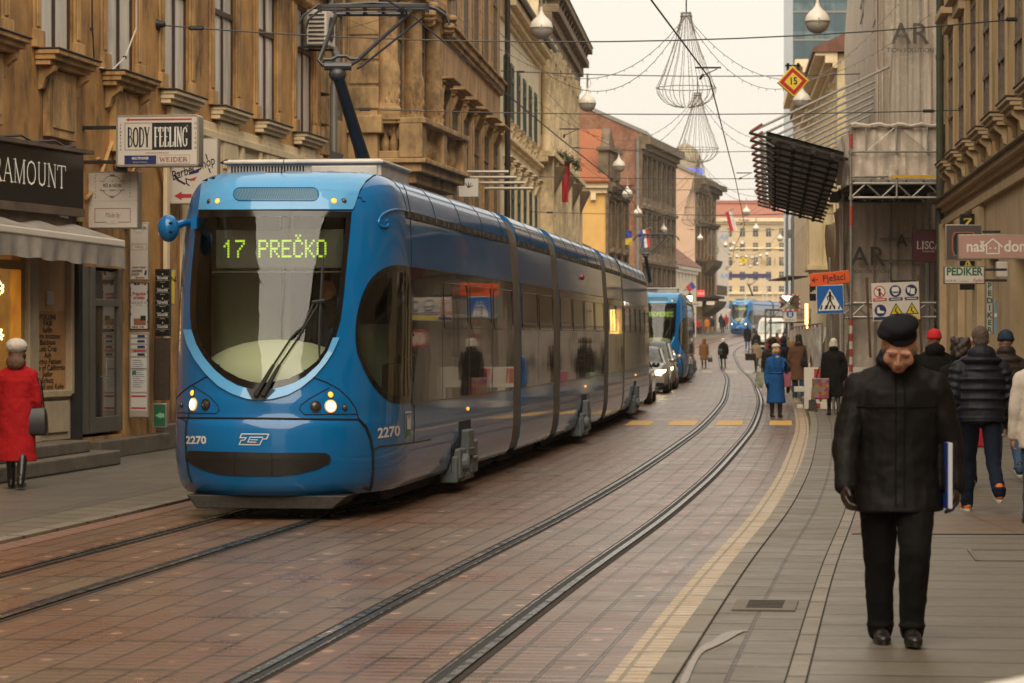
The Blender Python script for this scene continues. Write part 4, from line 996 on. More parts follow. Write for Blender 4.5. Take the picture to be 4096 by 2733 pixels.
def stroke(mb, pts, w, o=.005):
 for a, b in zip(pts, pts[1:]):
  d=Vector((b[0]-a[0], b[1]-a[1]));l=d.length
  if l<1e-6:continue
  d/=l;nn=Vector((-d.y, d.x))*w/2;a_=Vector(a)-d*w*.4;b_=Vector(b)+d*w*.4
  decal(mb, [[tuple(a_-nn), tuple(b_-nn), tuple(b_+nn), tuple(a_+nn)]], o)
def seam(mb, pts, r=.007, o=.001):mb.tube([hit(*p, o)[0]for p in dense(pts, 10, False)], r, 6)
def textpx(mb, st, c, h, sx=1.0, bold=0., o=.005, slant=0., rise=0.):
 me=text_mesh(st, bold, 'CENTER', slant, 1.0);b=len(mb.v)
 for p in me[0]:mb.add(hit(c[0]+p[0]*h*sx, c[1]-p[1]*h+rise*p[0]*h, o)[0])
 for q in me[1]:mb.face([b+k for k in q])
WS=[(796, 846), (780, 960), (770, 1060), (763, 1161), (762, 1263), (773, 1365), (799, 1418), (835, 1462), (886, 1504), (947, 1537), (998, 1554), (1036, 1559), (1090, 1554), (1161, 1540), (1222, 1511), (1279, 1466), (1314, 1415), (1342, 1350), (1362, 1279), (1374, 1187), (1383, 1085), (1396, 957), (1406, 848), (1250, 845), (1100, 844), (950, 844)]
WS=dense(WS, 12);CS=smoothpoly([(1650, 1066), (1600, 1060), (1550, 1064), (1498, 1095), (1457, 1151), (1429, 1238), (1419, 1314), (1423, 1400), (1437, 1438), (1462, 1497), (1498, 1556), (1544, 1600), (1580, 1614), (1660, 1610)], 1)
CS=dense(CS, 10)
wc=(1085, 1180);cc=(1545, 1330)
cutW=scale(WS, .95, wc);cutC=scale(CS, .93, cc)
mb=MB();shell(mb, cut=(cutW, cutC));mb.build('cab_body', m_blue, tram, smooth=60)
mb=MB();patch_rings(mb, WS, (1.0, .965, .93), .006, wc);patch_rings(mb, CS, (1.0, .95, .90), .006, cc);mb.build('window_border', m_frit, tram, smooth=60)
mb=MB();patch_rings(mb, WS, (.93, .8, .65, .5, .35, .2, .05, .004), .006, wc);mb.build('windscreen', m_tglass, tram, smooth=80)
mb=MB();patch_rings(mb, CS, (.90, .75, .55, .35, .15, .004), .006, cc);mb.build('cab_side_window', m_tglass, tram, smooth=80)
# header panel over the windscreen, sky reflection painted in as paler blue
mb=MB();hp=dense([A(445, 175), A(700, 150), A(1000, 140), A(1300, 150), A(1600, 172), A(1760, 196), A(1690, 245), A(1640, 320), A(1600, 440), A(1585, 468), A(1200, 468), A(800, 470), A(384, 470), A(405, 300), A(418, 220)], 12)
patch_rings(mb, hp, (1.0, .93, .85, .76, .67, .58, .49, .4, .31, .22, .13, .004), .010, A(1000, 340));mb.build('header_panel', m_blue_sky, tram, smooth=80)
mb=MB()
seam(mb, [B(180, 627), B(700, 634), B(1200, 640), B(1635, 643)], .011);seam(mb, [B(180, 627), B(195, 500), B(240, 440), B(300, 392), B(430, 315), B(525, 290)], .007);seam(mb, [B(1635, 643), B(1615, 560), B(1560, 480), B(1480, 405), B(1380, 350), B(1230, 298)], .007)
seam(mb, [B(1635, 643), B(1690, 700), B(1725, 790), B(1745, 900), B(1745, 1050), B(1735, 1150), B(1712, 1240)], .018);seam(mb, [B(178, 630), B(165, 720), B(166, 900), B(180, 1080), B(204, 1185)], .014)
seam(mb, [B(1750, 885), B(1790, 857), B(2066, 825), B(2200, 800)], .007);seam(mb, [A(1905, 160), A(1750, 205), A(1680, 260), A(1630, 350), A(1590, 470)], .007);seam(mb, [A(1905, 160), A(1960, 230), A(2010, 330), A(2040, 480)], .006)
seam(mb, [A(445, 172), A(418, 225), A(384, 470)], .006);seam(mb, [A(384, 474), A(1000, 472), A(1585, 472)], .008);seam(mb, [A(2040, 480), A(2046, 700), A(2050, 915)], .005);seam(mb, [B(2070, 510), B(2072, 700), B(2066, 825)], .005)
seam(mb, [B(340, 382), B(470, 465), B(530, 530), B(545, 570), B(520, 597), B(185, 590)], .005);seam(mb, [B(1405, 395), B(1250, 480), B(1185, 530), B(1172, 565), B(1210, 605), B(1625, 600)], .005)
mb.pieces('panel_seam', m_gap, tram)
# up-facing crescent rim under the windscreen, its sky sheen put into the colour
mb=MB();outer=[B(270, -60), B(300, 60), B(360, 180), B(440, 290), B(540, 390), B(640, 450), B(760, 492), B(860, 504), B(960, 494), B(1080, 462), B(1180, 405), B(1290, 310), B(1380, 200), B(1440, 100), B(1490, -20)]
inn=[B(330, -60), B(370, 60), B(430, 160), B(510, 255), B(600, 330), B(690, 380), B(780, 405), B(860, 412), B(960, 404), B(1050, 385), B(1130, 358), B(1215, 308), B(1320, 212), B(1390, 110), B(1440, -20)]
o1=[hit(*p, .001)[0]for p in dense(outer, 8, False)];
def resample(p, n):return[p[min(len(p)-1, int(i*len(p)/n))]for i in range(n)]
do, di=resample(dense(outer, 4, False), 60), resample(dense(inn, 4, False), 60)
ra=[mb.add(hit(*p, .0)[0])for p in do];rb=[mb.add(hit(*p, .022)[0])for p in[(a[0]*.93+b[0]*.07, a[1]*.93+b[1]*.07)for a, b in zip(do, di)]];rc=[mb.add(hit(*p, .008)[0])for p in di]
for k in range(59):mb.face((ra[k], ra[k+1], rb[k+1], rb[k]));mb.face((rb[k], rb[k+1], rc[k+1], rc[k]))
mb.build('windscreen_rim', m_blue_sky, tram, smooth=60)
mb=MB();bw=[B(760, 405), B(860, 412), B(985, 410), B(908, 497), B(806, 495)]
decal(mb, [bw], .026);mb.build('wiper_base', m_rub, tram, smooth=0)
# bumper mask, vent, lettering
mask=dense([B(284, 940), B(290, 905), B(320, 889), B(670, 898), B(960, 905), B(1370, 904), B(1402, 920), B(1415, 958), B(1400, 985), B(1300, 1030), B(1150, 1070), B(1000, 1086), B(670, 1082), B(540, 1070), B(420, 1035), B(330, 990)], 8)
mb=MB();patch_rings(mb, mask, (1.0, .9, .8, .7, .6, .5, .4, .3, .2, .1, .004), .014, B(840, 980));mb.build('bumper_mask', mat('matt black bumper rubber', (.010, .009, .008), .5, var=.3), tram, smooth=80)
mb=MB();seam(mb, [B(668, 900), B(668, 1080)], .005, .016);seam(mb, [B(957, 906), B(957, 1084)], .005, .016);mb.build('mask_joint', m_gap, tram)
mb=MB();vs_=[A(990+(330 if c>0 else-330)-(48 if c>0 else-48)+48*math.cos(a), 352+48*math.sin(a))for c, a0 in((1, -PI/2), (-1, PI/2))for a in[a0+PI*k/10 for k in range(11)]]
patch_rings(mb, dense(vs_, 8), (1.0, .6, .3, .004), .014, A(990, 352))
q=NT('vent mesh');ck=q.n('TexChecker');ck.inputs['Scale'].default_value=90;q.l(q.pos(), ck.inputs[0]);ck.inputs[1].default_value=(.05, .17, .28, 1);ck.inputs[2].default_value=(.02, .06, .10, 1);q.l(ck.outputs[0], q.b.inputs[0])
mb.build('vent_grille', q.m, tram, smooth=80);mb=MB();mb.tube([hit(*p, .012)[0]for p in dense(vs_, 6)], .008, 6, closed=True);mb.build('vent_rim', m_blue, tram)
mb=MB();textpx(mb, '2270', B(362, 808), 42, .98, .035);mb.build('fleet_number', m_num, tram, smooth=0);mb=MB();textpx(mb, '2270', B(1870, 745), 56, .80, .03, rise=-.10);mb.build('fleet_number', m_num, tram, smooth=0)
mb=MB()
for st in([(720, 757), (932, 759), (914, 796), (884, 796), (860, 842), (700, 840), (716, 806), (740, 806), (755, 787), (707, 786), (720, 757)], [(786, 783), (768, 820), (832, 822)], [(790, 802), (842, 803)], [(786, 783), (884, 784)]):
 stroke(mb, [B(*p)for p in st], 3.6)
mb.build('operator_logo', m_num, tram, smooth=0)
mb=MB();sh=[B(1998, 580), B(2046, 577), B(2043, 755), B(2030, 772), B(2006, 774), B(1996, 760)]
mb.mat(0);decal(mb, [sh], .005);mb.mat(1);decal(mb, [scale(sh, .88)], .008);mb.mat(2);decal(mb, [[B(2008, 640), B(2036, 638), B(2036, 720), B(2008, 722)], [B(2006, 610), B(2014, 610), B(2014, 640), B(2006, 640)], [B(2019, 605), B(2026, 605), B(2026, 640), B(2019, 640)], [B(2031, 608), B(2038, 608), B(2038, 640), B(2031, 640)]], .010);mb.mat(3);decal(mb, [[B(2000, 755), B(2022, 725), B(2042, 750), B(2030, 768), B(2008, 770)]], .012)
mb.build('city_crest', [m_num, mat('crest blue', (.05, .1, .2), .4), m_num, mat('crest green', (.03, .2, .05), .4)], tram, smooth=0)
# lamps
def lamp(u, v, r, m, name, ring=True, R2=1.35):
 p, nn=hit(u, v, 0);k=r*28.3/F
 g=MB()
 if ring:g.lathe([(k*R2, -.005), (k*R2, .012), (k*1.05, .014), (k*1.05, .004)], 20, p, nn)
 else:g.lathe([(k*1.2, -.005), (k*1.2, .006), (k, .008), (k, .002)], 20, p, nn)
 o=g.build(name, mat('lamp bowl reflected glow', (.5, .35, .2), .2, .6, emit=(1, .42, .10), es=.55)if ring and m is m_lamp else m_rub, tram)  # bowl emission stands in for lamp light caught by the reflector
 g=MB();g.lathe([(k*1.03, .0), (k*.95, .012), (k*.6, .022), (.0005, .026)], 18, p, nn);g.build('lens', m, o)
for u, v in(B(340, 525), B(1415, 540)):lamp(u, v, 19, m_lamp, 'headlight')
for u, v in(B(440, 525), B(1297, 540)):lamp(u, v, 17, m_lens, 'fog_lamp')
for u, v in(B(337, 437), B(1413, 450)):lamp(u, v, 12, m_amber, 'indicator', False)
for u, v in(B(250, 530), B(1525, 550)):lamp(u, v, 11, m_lens, 'corner_lamp', False)
for u, v in(A(533, 403), A(1440, 402)):lamp(u, v, 12, m_amber, 'roof_marker_lamp', False)
for u, v in(A(467, 403), A(1520, 402)):lamp(u, v, 11, m_lens, 'roof_marker_lamp', False)
# camera pod on the left flank, wipers, hook-shaped recess
pod=TI@at(674, 914, 28.7);g=MB();g.ell(pod, (.105, .12, .135), 18, 12);g.tube([pod, TI@at(735, 892, 28.9), TI@at(760, 892, 29.2)], [.05, .035, .045], 10);g.box(pod.x+.2, pod.x+.26, pod.y+.1, pod.y+.3, pod.z+.0, pod.z+.12);o=g.build('camera_pod', m_blue, tram)
g=MB()
for dz in(.05, -.035):g.ell(pod+Vector((.045, -.1, dz)), (.022, .02, .012), 8, 5)
g.build('pod_opening', m_gap, o)
def arm(pts, r, o):return[hit(*p, k)[0]for p, k in zip(pts, o)], r
g=MB()
for pts in([B(835, 470), B(960, 250), B(1110, 10), A(1200, 1390), A(1275, 1215)], [B(890, 470), B(1005, 250), B(1150, 30), A(1300, 1240), A(1310, 1195)]):g.tube([hit(*p, .05)[0]for p in pts], .011, 6)
for pts in([B(835, 470), B(975, 225)], [B(890, 470), B(1020, 225)]):g.tube([hit(*p, .052)[0]for p in pts], [.028, .016], 8)
g.tube([hit(*A(1265, 1210), .055)[0], hit(*A(1355, 1195), .055)[0]], .02, 6);g.pieces('wiper_arm', m_rub, tram)
g=MB();g.tube([hit(*p, .04)[0]for p in(A(1354, 815), A(1345, 950), A(1330, 1200), A(1320, 1450), B(1319, 100), B(1318, 190))], [.006, .014, .016, .015, .012, .005], 6);g.build('wiper_blade', m_rub, tram)
g=MB();hk=[A(2040, 485), A(1960, 468), A(1880, 475), A(1815, 510), A(1786, 560), A(1795, 595), A(1825, 606), A(1858, 600), A(1866, 570), A(1848, 545)]
g.tube([hit(*p, .004)[0]for p in dense(smoothpoly(hk, 1)[:-2], 8, False)], .014, 8);g.build('fairing_lip', m_blue, tram)
# interior: floor, bulkhead, dash, desk hatch, display
g=MB();g.box(-.72, .72, .55, 1.3, .85, .95);g.box(-1.0, 1.0, 1.3, 9, .85, .95);g.box(-1.0, 1.0, 9.0, 9.1, .95, 3.0);g.box(-1.05, -1.0, 1.7, 9, .95, 3.0);g.box(-.85, .85, 1.6, 9, 3.0, 3.1);g.build('cab_interior', mat('dark grey cab lining', (.05, .05, .045), .8, var=.3), tram, smooth=0)
g=MB();g.box(-.98, -.25, 2.2, 2.25, .95, 3.0);g.box(.55, .98, 2.2, 2.25, .95, 1.9);g.box(-.2, -.12, 2.1, 2.3, .95, 3.0);g.box(.97, 1.08, 1.25, 1.85, 1.12, 1.5);g.box(.85, 1.0, 2.3, 2.4, .95, 2.6);g.build('cab_bulkhead', mat('pale green cab lining', (.38, .40, .28), .6, var=.1), tram, smooth=0, bevel=.02)
g=MB();g.ell((0, .88, 1.34), (.80, .50, .40), 28, 14);o=g.build('dashboard', m_dash, tram)
g=MB();g.tube([Vector((.40*math.sin(t), .88-.50*math.sqrt(max(0, 1-(.5*math.sin(t))**2-((.31+.12*math.cos(t))/.42)**2))-.0, 1.34+.27+.10*math.cos(t)))for t in[2*PI*k/30 for k in range(30)]], .004, 5, closed=True);g.build('hatch_line', m_gap, o)
g=MB();g.box(-.62, .66, .86, .95, 2.44, 2.82);g.tube([(-.66, .84, 2.40), (.70, .84, 2.40)], .012, 6);o=g.build('destination_box', mat('display housing', (.055, .055, .045), .5), tram, smooth=0, bevel=.03)
DOT={'1':'00100 01100 10100 00100 00100 00100 00100', '7':'11111 00001 00010 00100 01000 01000 01000', 'P':'11110 10001 10001 11110 10000 10000 10000', 'R':'11110 10001 10001 11110 10100 10010 10001', 'E':'11111 10000 10000 11110 10000 10000 11111', 'C':'01110 10001 10000 10000 10000 10001 01110', 'K':'10001 10010 10100 11000 10100 10010 10001', 'O':'01110 10001 10001 10001 10001 10001 01110', 'N':'10001 11001 10101 10101 10011 10001 10001', 'M':'10001 11011 10101 10101 10001 10001 10001', ' ':'00000 '*7}
DOT['Č']=DOT['C']
def led(st, x0, x1, y, z0, z1):
 g=MB();n=len(st)*6-1;px_=(x1-x0)/n;pz=(z1-z0)/9
 for i, c in enumerate(st):
  rows=DOT[c].split()
  if c=='Č':rows=['01010', '00100']+rows
  for r, row in enumerate(rows):
   for k, bit in enumerate(row):
    if bit=='1':
     x=x0+(i*6+k)*px_;z=z1-(r+(0 if c=='Č' else 2))*pz
     w=px_*.50;h=pz*.40
     g.poly([(x-w, y, z-h), (x+w, y, z-h), (x+w, y, z+h), (x-w, y, z+h)])
 return g
led('17 PREČKO', -.53, .50, .85, 2.53, 2.76).build('destination_text', m_led, o, smooth=0)
# body sections behind the cab
def strip(g, y0, y1, z0, z1, o=.006, side=1, n=1, xf=None):
 """strip on the body side between two heights, o proud of it"""
 zz=[z0]+[a[0]for a in PROF if z0<a[0]<z1]+[z1]
 for a, b in zip(zz, zz[1:]):
  xa, xb=side*(prof(a)[1]+o), side*(prof(b)[1]+o)
  p=[(xa, y0, a), (xa, y1, a), (xb, y1, b), (xb, y0, b)]
  g.poly(p if side>0 else p[::-1])
def outline(g, y0, y1, z0, z1, r=.005, o=.008):
 c=.07;P=[(prof(z)[1]+o, y, z)for y, z in((y0+c, z0), (y1-c, z0), (y1, z0+c), (y1, z1-c), (y1-c, z1), (y0+c, z1), (y0, z1-c), (y0, z0+c))]
 g.tube(P, r, 4, closed=True)
SEC=[(0, 10.45), (11.35, 15.8), (16.8, 25.55), (26.6, 31.0), (31.5, 44.2)]
BOG={0:5.9, 2:4.4, 4:4.2}
def dress(par, y0, y1, L, bog=None, first=False):
 g=MB()
 for sd in(1, -1):strip(g, y0, y1, 1.08, 2.48, .006, sd)
 par_glass=g.build('window_band', m_tband, par, smooth=0)
 g=MB();n=max(2, round((y1-y0)/1.95));st=(y1-y0)/n
 for k in range(n+1):
  y=y0+st*k;strip(g, max(y0, y-.012), min(y1, y+.012), 1.08, 2.48, .009)
 for k in range(n):
  y=y0+st*k
  if not(first and k==0):outline(g, y+.12, y+st-.12, 1.86, 2.36)
 g.tube([(prof(1.08)[1]+.008, y0, 1.08), (prof(1.08)[1]+.008, y1, 1.08)], .007, 4);g.tube([(prof(2.48)[1]+.008, y0, 2.48), (prof(2.48)[1]+.008, y1, 2.48)], .006, 4)
 g.build('window_divider', mat('brown window trim', (.035, .026, .02), .35), par)
 g=MB()
 for sd in(1, -1):strip(g, y0-.05, y1, 2.97, 3.055, .004, sd)
 sl=g.build('roof_slot', m_gap, par, smooth=0)
 g=MB();yy=y0+.1
 while yy<y1-.3:
  w=RND.uniform(.06, .25);g.box(prof(3)[1]-.02, prof(3)[1]+.012, yy, yy+w, 2.985, 3.04);yy+=w+RND.uniform(.12, .5)
 g.build('slot_fitting', mat('slot fittings', (.08, .07, .055), .5, .3, var=.5, vs=9), sl, smooth=0)
 g=MB();k=0
 while y0+.1+k*1.95<y1:
  y=y0+.1+k*1.95;k+=1
  g.tube([(prof(z)[1]+.002, y, z)for z in(3.06, 3.12, 3.2, 3.28, 3.34, 3.39, 3.42)], .004, 4)
 g.build('fairing_seam', m_gap, par)
 if bog is not None:
  yb=bog;X=prof(.5)[1]
  g=MB();strip(g, yb-.95, yb+.85, .24, .50, .004);strip(g, yb-.45, yb+.5, .50, .80, .004);g.poly([(X+.012, yb-.95, .5), (X+.012, yb-.45, .5), (X+.012, yb-.45, .66)])
  o=g.build('bogie_opening', m_gap, par, smooth=0)
  g=MB();g.box(X-.15, X+.07, yb-.72, yb-.25, .16, .50);g.box(X-.15, X+.10, yb-.25, yb+.22, .40, .70);g.box(X-.15, X+.08, yb+.2, yb+.68, .18, .56);g.box(X-.15, X+.05, yb-.85, yb-.7, .12, .42);g.box(X, X+.11, yb-.22, yb+.18, .46, .5);g.box(X, X+.10, yb+.25, yb+.62, .34, .38);g.lathe([(.1, 0), (.1, .1), (.07, .12)], 14, (X+.02, yb-.48, .34), (1, 0, 0));g.box(X-.1, X+.06, yb-.5, yb+.5, .12, .2)
  g.build('bogie_cover', m_bog, o, smooth=0, bevel=.035)
  g=MB();g.tube([(X+.006, yb-.98, .96), (X+.006, yb+.95, .96)], .006, 4);g.tube([(X+.006, yb-.98, .96), (X+.006, yb-.98, .24)], .005, 4);g.build('hatch_seam', m_gap, par)
  g=MB();g.lathe([(.02, 0), (.02, .012), (.006, .02)], 10, (prof(1.0)[1], yb+.25, .93), (1, 0, 0));g.build('side_marker_lamp', m_amber, par)
 g=MB();g.box(-.85, .85, y0 if not first else 1.9, y1, .10, .3);g.build('underframe', m_gap, par, smooth=0)
dress(tram, 2.02, 10.45, 10.45, 5.9, True)
g=MB();g.extrude([(-.76, .2, .24), (.82, .2, .24), (.66, .2, .11), (-.66, .2, .11)], (0, .8, 0));g.build('skid_plate', m_skid, tram, smooth=0, bevel=.01)
def section_frame(k):
 a, b=path_left(SEC[k][0]), path_left(SEC[k][1]);an=math.atan2(b.x-a.x, b.y-a.y)
 return TI@Vector((a.x, a.y, 0)), -(an-ang)
for k in range(1, 5):
 loc, rz=section_frame(k);L=SEC[k][1]-SEC[k][0]
 g=MB();zz=[a[0]for a in PROF]
 if k<4:
  ids=[[g.add((sd*prof(z)[1], y, z))for sd, z in[(1, z)for z in zz]+[(-1, z)for z in zz[::-1]]]for y in(0, L)]
  n=len(ids[0])
  for j in range(n-1):g.face((ids[0][j], ids[1][j], ids[1][j+1], ids[0][j+1]))
  g.face(ids[0]);g.face(ids[1][::-1])
 else:
  t_=MB();shell(t_, L)
  g.v=[Vector((-p.x, L-p.y, p.z))for p in t_.v];g.f=t_.f;g.m=t_.m
 bo=g.build('body_section', m_blue, tram, smooth=60);bo.location=loc;bo.rotation_euler=(0, 0, rz)
 dress(bo, .0, L if k<4 else L-2.0, L, BOG.get(k))
 if k==2:
  g=MB();g.lathe([(.05, 0), (.05, .03), (.02, .05)], 12, (prof(2.75)[1], 4.3, 2.76), (1, 0, 0));g.build('side_signal_lamp', mat('red lamp', (.25, .02, .015), .2), bo)
  # bellows in front of this section
 pa=TI@path_left(SEC[k-1][1]);pb=TI@path_left(SEC[k][0]);g=MB()
 pa.z=pb.z=0;d=(pb-pa);nrm=Vector((d.y, -d.x, 0)).normalized();N=15;rings=[]
 pts=[(1, z)for z in(.3, .6, 1.2, 2, 2.6, 3.0, 3.2, 3.33)];pts=pts+[(-1, z)for _, z in pts[::-1]]
 for i in range(N):
  sh=-.004 if i%2 else .05
  c=pa+d*(i/(N-1));rings.append([c+nrm*sd*(prof(z)[1]-sh)+Vector((0, 0, z-(.03 if z>3.1 else 0)))for sd, z in pts])
 g.loft(rings, caps=False);g.build('bellows', m_bel, tram, smooth=0)
 # roof equipment
g=MB();g.box(-.9, .74, 2.6, 4.4, 3.40, 3.62);g.box(-.93, .77, 2.55, 4.45, 3.57, 3.605);g.box(.0, .7, 2.57, 2.6, 3.44, 3.55);g.build('roof_box', m_roofbox, tram, smooth=0, bevel=.015)
g=MB()
for k in range(24):g.box(-.85+k*.033, -.837+k*.033, 2.585, 2.6, 3.45, 3.55)
for x in(-.9, -.35, .25):g.extrude([(x-.22, 3.2, 3.62), (x+.22, 3.2, 3.62), (x+.15, 3.2, 3.66), (x-.15, 3.2, 3.66)], (0, .5, 0))
g.build('roof_louvre', m_gap, tram, smooth=0)
g=MB();an0=hit(*A(923, 130), 0)[0];g.tube([an0+Vector((0, .3, -.05)), an0+Vector((0, .3, .12)), an0+Vector((.03, .35, .34))], [.012, .008, .004], 6);g.build('antenna', m_rub, tram)
# pantograph, measured in the street and carried over to the tram
def C(x, y):return(1000+x/1.742, y/1.742)
g=MB();g.T=TI;pt=lambda x, y, Y:at(*C(x, y), Y)
base=at(1455, 640, 36.6);elbow=pt(610, 520, 35.6)
g.tube([base, elbow], [.085, .07], 12);g.tube([pt(745, 1105, 36.6), pt(625, 560, 35.7)], .018, 6);g.tube([elbow+Vector((-.16, 0, .1)), elbow+Vector((.17, 0, .1))], .05, 8);g.ell(elbow, (.11, .08, .09), 10, 6)
g.bar(pt(560, 1080, 36.2), pt(645, 1105, 36.2), .12, .1);pg=g.build('pantograph', m_panto, tram)
g=MB();g.T=TI
Yb, Yt=35.6, 35.9;bl, br_=pt(487, 455, Yb), pt(720, 455, Yb);tl, tr_=pt(600, 100, Yt), pt(1110, 100, Yt)
g.tube([tl, pt(545, 260, Yb+.1), bl+Vector((-.01, 0, .06)), bl+Vector((.03, 0, 0)), br_+Vector((-.04, 0, 0)), br_+Vector((.04, 0, .05)), pt(930, 255, Yb+.1), tr_], .026, 8);g.tube([tl, tr_], .026, 8)
g.tube([pt(510, 415, Yb), pt(570, 415, Yb), pt(610, 392, Yb), pt(670, 392, Yb), pt(700, 412, Yb), pt(755, 412, Yb)], .022, 8)
g.tube([pt(745, 480, Yb), pt(775, 465, Yb), pt(1195, 130, Yt)], .015, 6);g.tube([tl, pt(910, 235, Yb+.2)], .004, 4);g.tube([pt(535, 240, Yb+.2), pt(1085, 88, Yt)], .004, 4);g.build('upper_frame', m_panto, pg)
g=MB();g.T=TI
for dY, h in((-.18, 0), (.18, 6)):
 Y=Yt+dY
 g.tube([pt(390, 200, Y)if dY>0 else pt(345, 165, Y), pt(405, 140, Y)if dY>0 else pt(370, 110, Y), pt(480, 75 if dY>0 else 30, Y), pt(500, 40+h, Y), pt(850, 18+h, Y), pt(1220, 35+h, Y), pt(1300, 60+h, Y), pt(1370, 110, Y), pt(1392, 175, Y)], .016, 6)
 g.bar(pt(480, 42+h, Y), pt(1250, 40+h, Y), .05, .035)
for x in(485, 1235):g.bar(pt(x, 60, Yt-.22), pt(x, 60, Yt+.22), .05, .1)
for x in(680, 800, 930, 1060):g.bar(pt(x, 65, Yt-.1), pt(x, 65, Yt+.1), .05, .05)
g.tube([pt(480, 70, Yt), pt(1240, 65, Yt)], .014, 6);g.bar(tl, tl+Vector((0, 0, .12)), .03);g.bar(tr_, tr_+Vector((0, 0, .1)), .03);g.build('contact_head', m_panto, pg)
# the two further trams are copies with their own destination
def far_tram(loc, rz, label, st):
 t=copy_tree(tram);t.location=loc;t.rotation_euler=(0, 0, rz);t['label']=label
 for c in t.children:
  if c.name.startswith('destination_box'):
   for q in list(c.children):bpy.data.objects.remove(q)
   led(st, -.58, .62, .85, 2.5, 2.72).build('destination_text', m_led, c, smooth=0)
  if c.name.startswith('fleet_number'):bpy.data.objects.remove(c)
 return t
p2_=off(107.5, LT);far_tram((5.35, 108.5, 0), -.082, 'second blue tram queueing behind the cars, pantograph raised over its front', ' ČRNOMEREC')
far_tram((at(2954, 1330, 284).x, 284, gz(284)), -.30, 'farthest blue tram rounding the bend beside the white van', ' ČRNOMEREC')
# ================= signs, wires, lamps, scaffold, vehicles =================
m_blackp=mat('black print', (.010, .010, .010), .5)
m_redp=mat('red print', (.42, .035, .03), .5)
m_maroonp=mat('faded maroon print', (.30, .075, .07), .5)
m_navy=mat('navy print', (.012, .022, .11), .45)
m_whitep=mat('white print', (.70, .67, .60), .45)
m_panel=mat('off white sign panel', (.62, .56, .49), .35, var=.06, vs=3)
m_copper=mat('copper print', (.33, .13, .07), .4, .3)
m_alu=mat('aluminium sign edge', (.36, .32, .26), .4, .5, var=.15)
m_blk=mat('black sign panel', (.012, .011, .010), .25, var=.2)
def board(name, label, cat, c, w, h, d, rz, mc, mf, group=None, rnd=0.0):
 """box sign: casing and face; returns thing and a plane matrix on its face"""
 t=thing(name, label, cat, c, rz, group)
 g=MB()
 if rnd:
  P=[(sx*(w/2-rnd)+rnd*math.cos(a), 0, sz*(h/2-rnd)+rnd*math.sin(a))for sx, sz, a0 in((1, -1, -PI/2), (1, 1, 0), (-1, 1, PI/2), (-1, -1, PI))for a in[a0+PI/2*k/4 for k in range(5)]]
  g.extrude([(x, d/2, z)for x, _, z in P], (0, -d, 0))
 else:g.box(-w/2, w/2, -d/2, d/2, -h/2, h/2)
 g.build('casing', mc, t, smooth=30, bevel=.006)
 g=MB();e=.018+rnd*.3;g.poly([(-w/2+e, -d/2-.003, -h/2+e), (w/2-e, -d/2-.003, -h/2+e), (w/2-e, -d/2-.003, h/2-e), (-w/2+e, -d/2-.003, h/2-e)]);g.build('face', mf, t, smooth=0)
 return t, lambda x, z, o=0:PL((x, -d/2-.006-o, z))
def rect(g, M, x0, x1, z0, z1):g.poly([M@Vector(p)for p in((x0, z0, 0), (x1, z0, 0), (x1, z1, 0), (x0, z1, 0))])
def frame(g, M, x0, x1, z0, z1, w):
 rect(g, M, x0, x1, z1-w, z1);rect(g, M, x0, x1, z0, z0+w);rect(g, M, x0, x0+w, z0+w, z1-w);rect(g, M, x1-w, x1, z0+w, z1-w)
def arrow(g, M, x0, x1, z, w, hd):
 s=1 if x1>x0 else-1
 g.shape2d([(x0, z), (x0+s*hd, z+hd*.55), (x0+s*hd, z+w/2), (x1, z+w/2), (x1, z-w/2), (x0+s*hd, z-w/2), (x0+s*hd, z-hd*.55)], M)
def vtext(g, M, st, x, z0, z1, size, **k):
 n=len(st)
 for i, c in enumerate(st):
  if c!=' ':g.text(c, size, M@Matrix.Translation((x, z0+(z1-z0)*i/(n-1), 0)), **k)
def line2(g, M, pts, w):
 for a, b in zip(pts, pts[1:]):
  d=Vector((b[0]-a[0], b[1]-a[1], 0));
  if d.length<1e-6:continue
  d.normalize();nn=Vector((-d.y, d.x, 0))*w/2;a_, b_=Vector((*a, 0))-d*w*.3, Vector((*b, 0))+d*w*.3
  g.poly([M@p for p in(a_-nn, b_-nn, b_+nn, a_+nn)])
def disc(g, M, x, z, r, n=20, r0=0):
 P=[(x+r*math.cos(2*PI*k/n), z+r*math.sin(2*PI*k/n))for k in range(n)]
 if not r0:g.poly([M@Vector((*p, 0))for p in P]);return
 Q=[(x+r0*math.cos(2*PI*k/n), z+r0*math.sin(2*PI*k/n))for k in range(n)]
 for k in range(n):g.poly([M@Vector((*p, 0))for p in(P[k-1], P[k], Q[k], Q[k-1])])
RZ1=-.139
# --- BODY FEELING
Y=40.5;k=Y/F;c=at(639, 566, Y)
t, M=board('sign_box', 'rounded white projecting sign reading BODY FEELING', 'sign', c, 341*k, 207*k, .26, RZ1, m_alu, m_panel, rnd=.045)
z1=lambda x, y:((x-1112)/1.742*k, -(y-986)/1.742*k)
g=MB();m0, m1=M(0, 0), M(0, 0, .003)
a, b=z1(880, 1050), z1(1358, 860);frame(g.mat(0), m0, a[0], b[0], a[1], b[1], .006)
a, b=z1(1075, 1050), z1(1358, 860);rect(g, m0, a[0], b[0], a[1], b[1])
g.mat(1);arrow(g, m0, z1(888, 838)[0], z1(1358, 838)[0], z1(0, 838)[1], .022, .045)
x, z=z1(980, 960);serif(g.mat(0), 'BODY', m1@Matrix.Translation((x, z, 0)), 135/1.742*k, 156/1.742*k, .045)
x, z=z1(1210, 960);serif(g.mat(2), 'FEELING', m1@Matrix.Translation((x, z, 0)), 135/1.742*k, 235/1.742*k, .045)
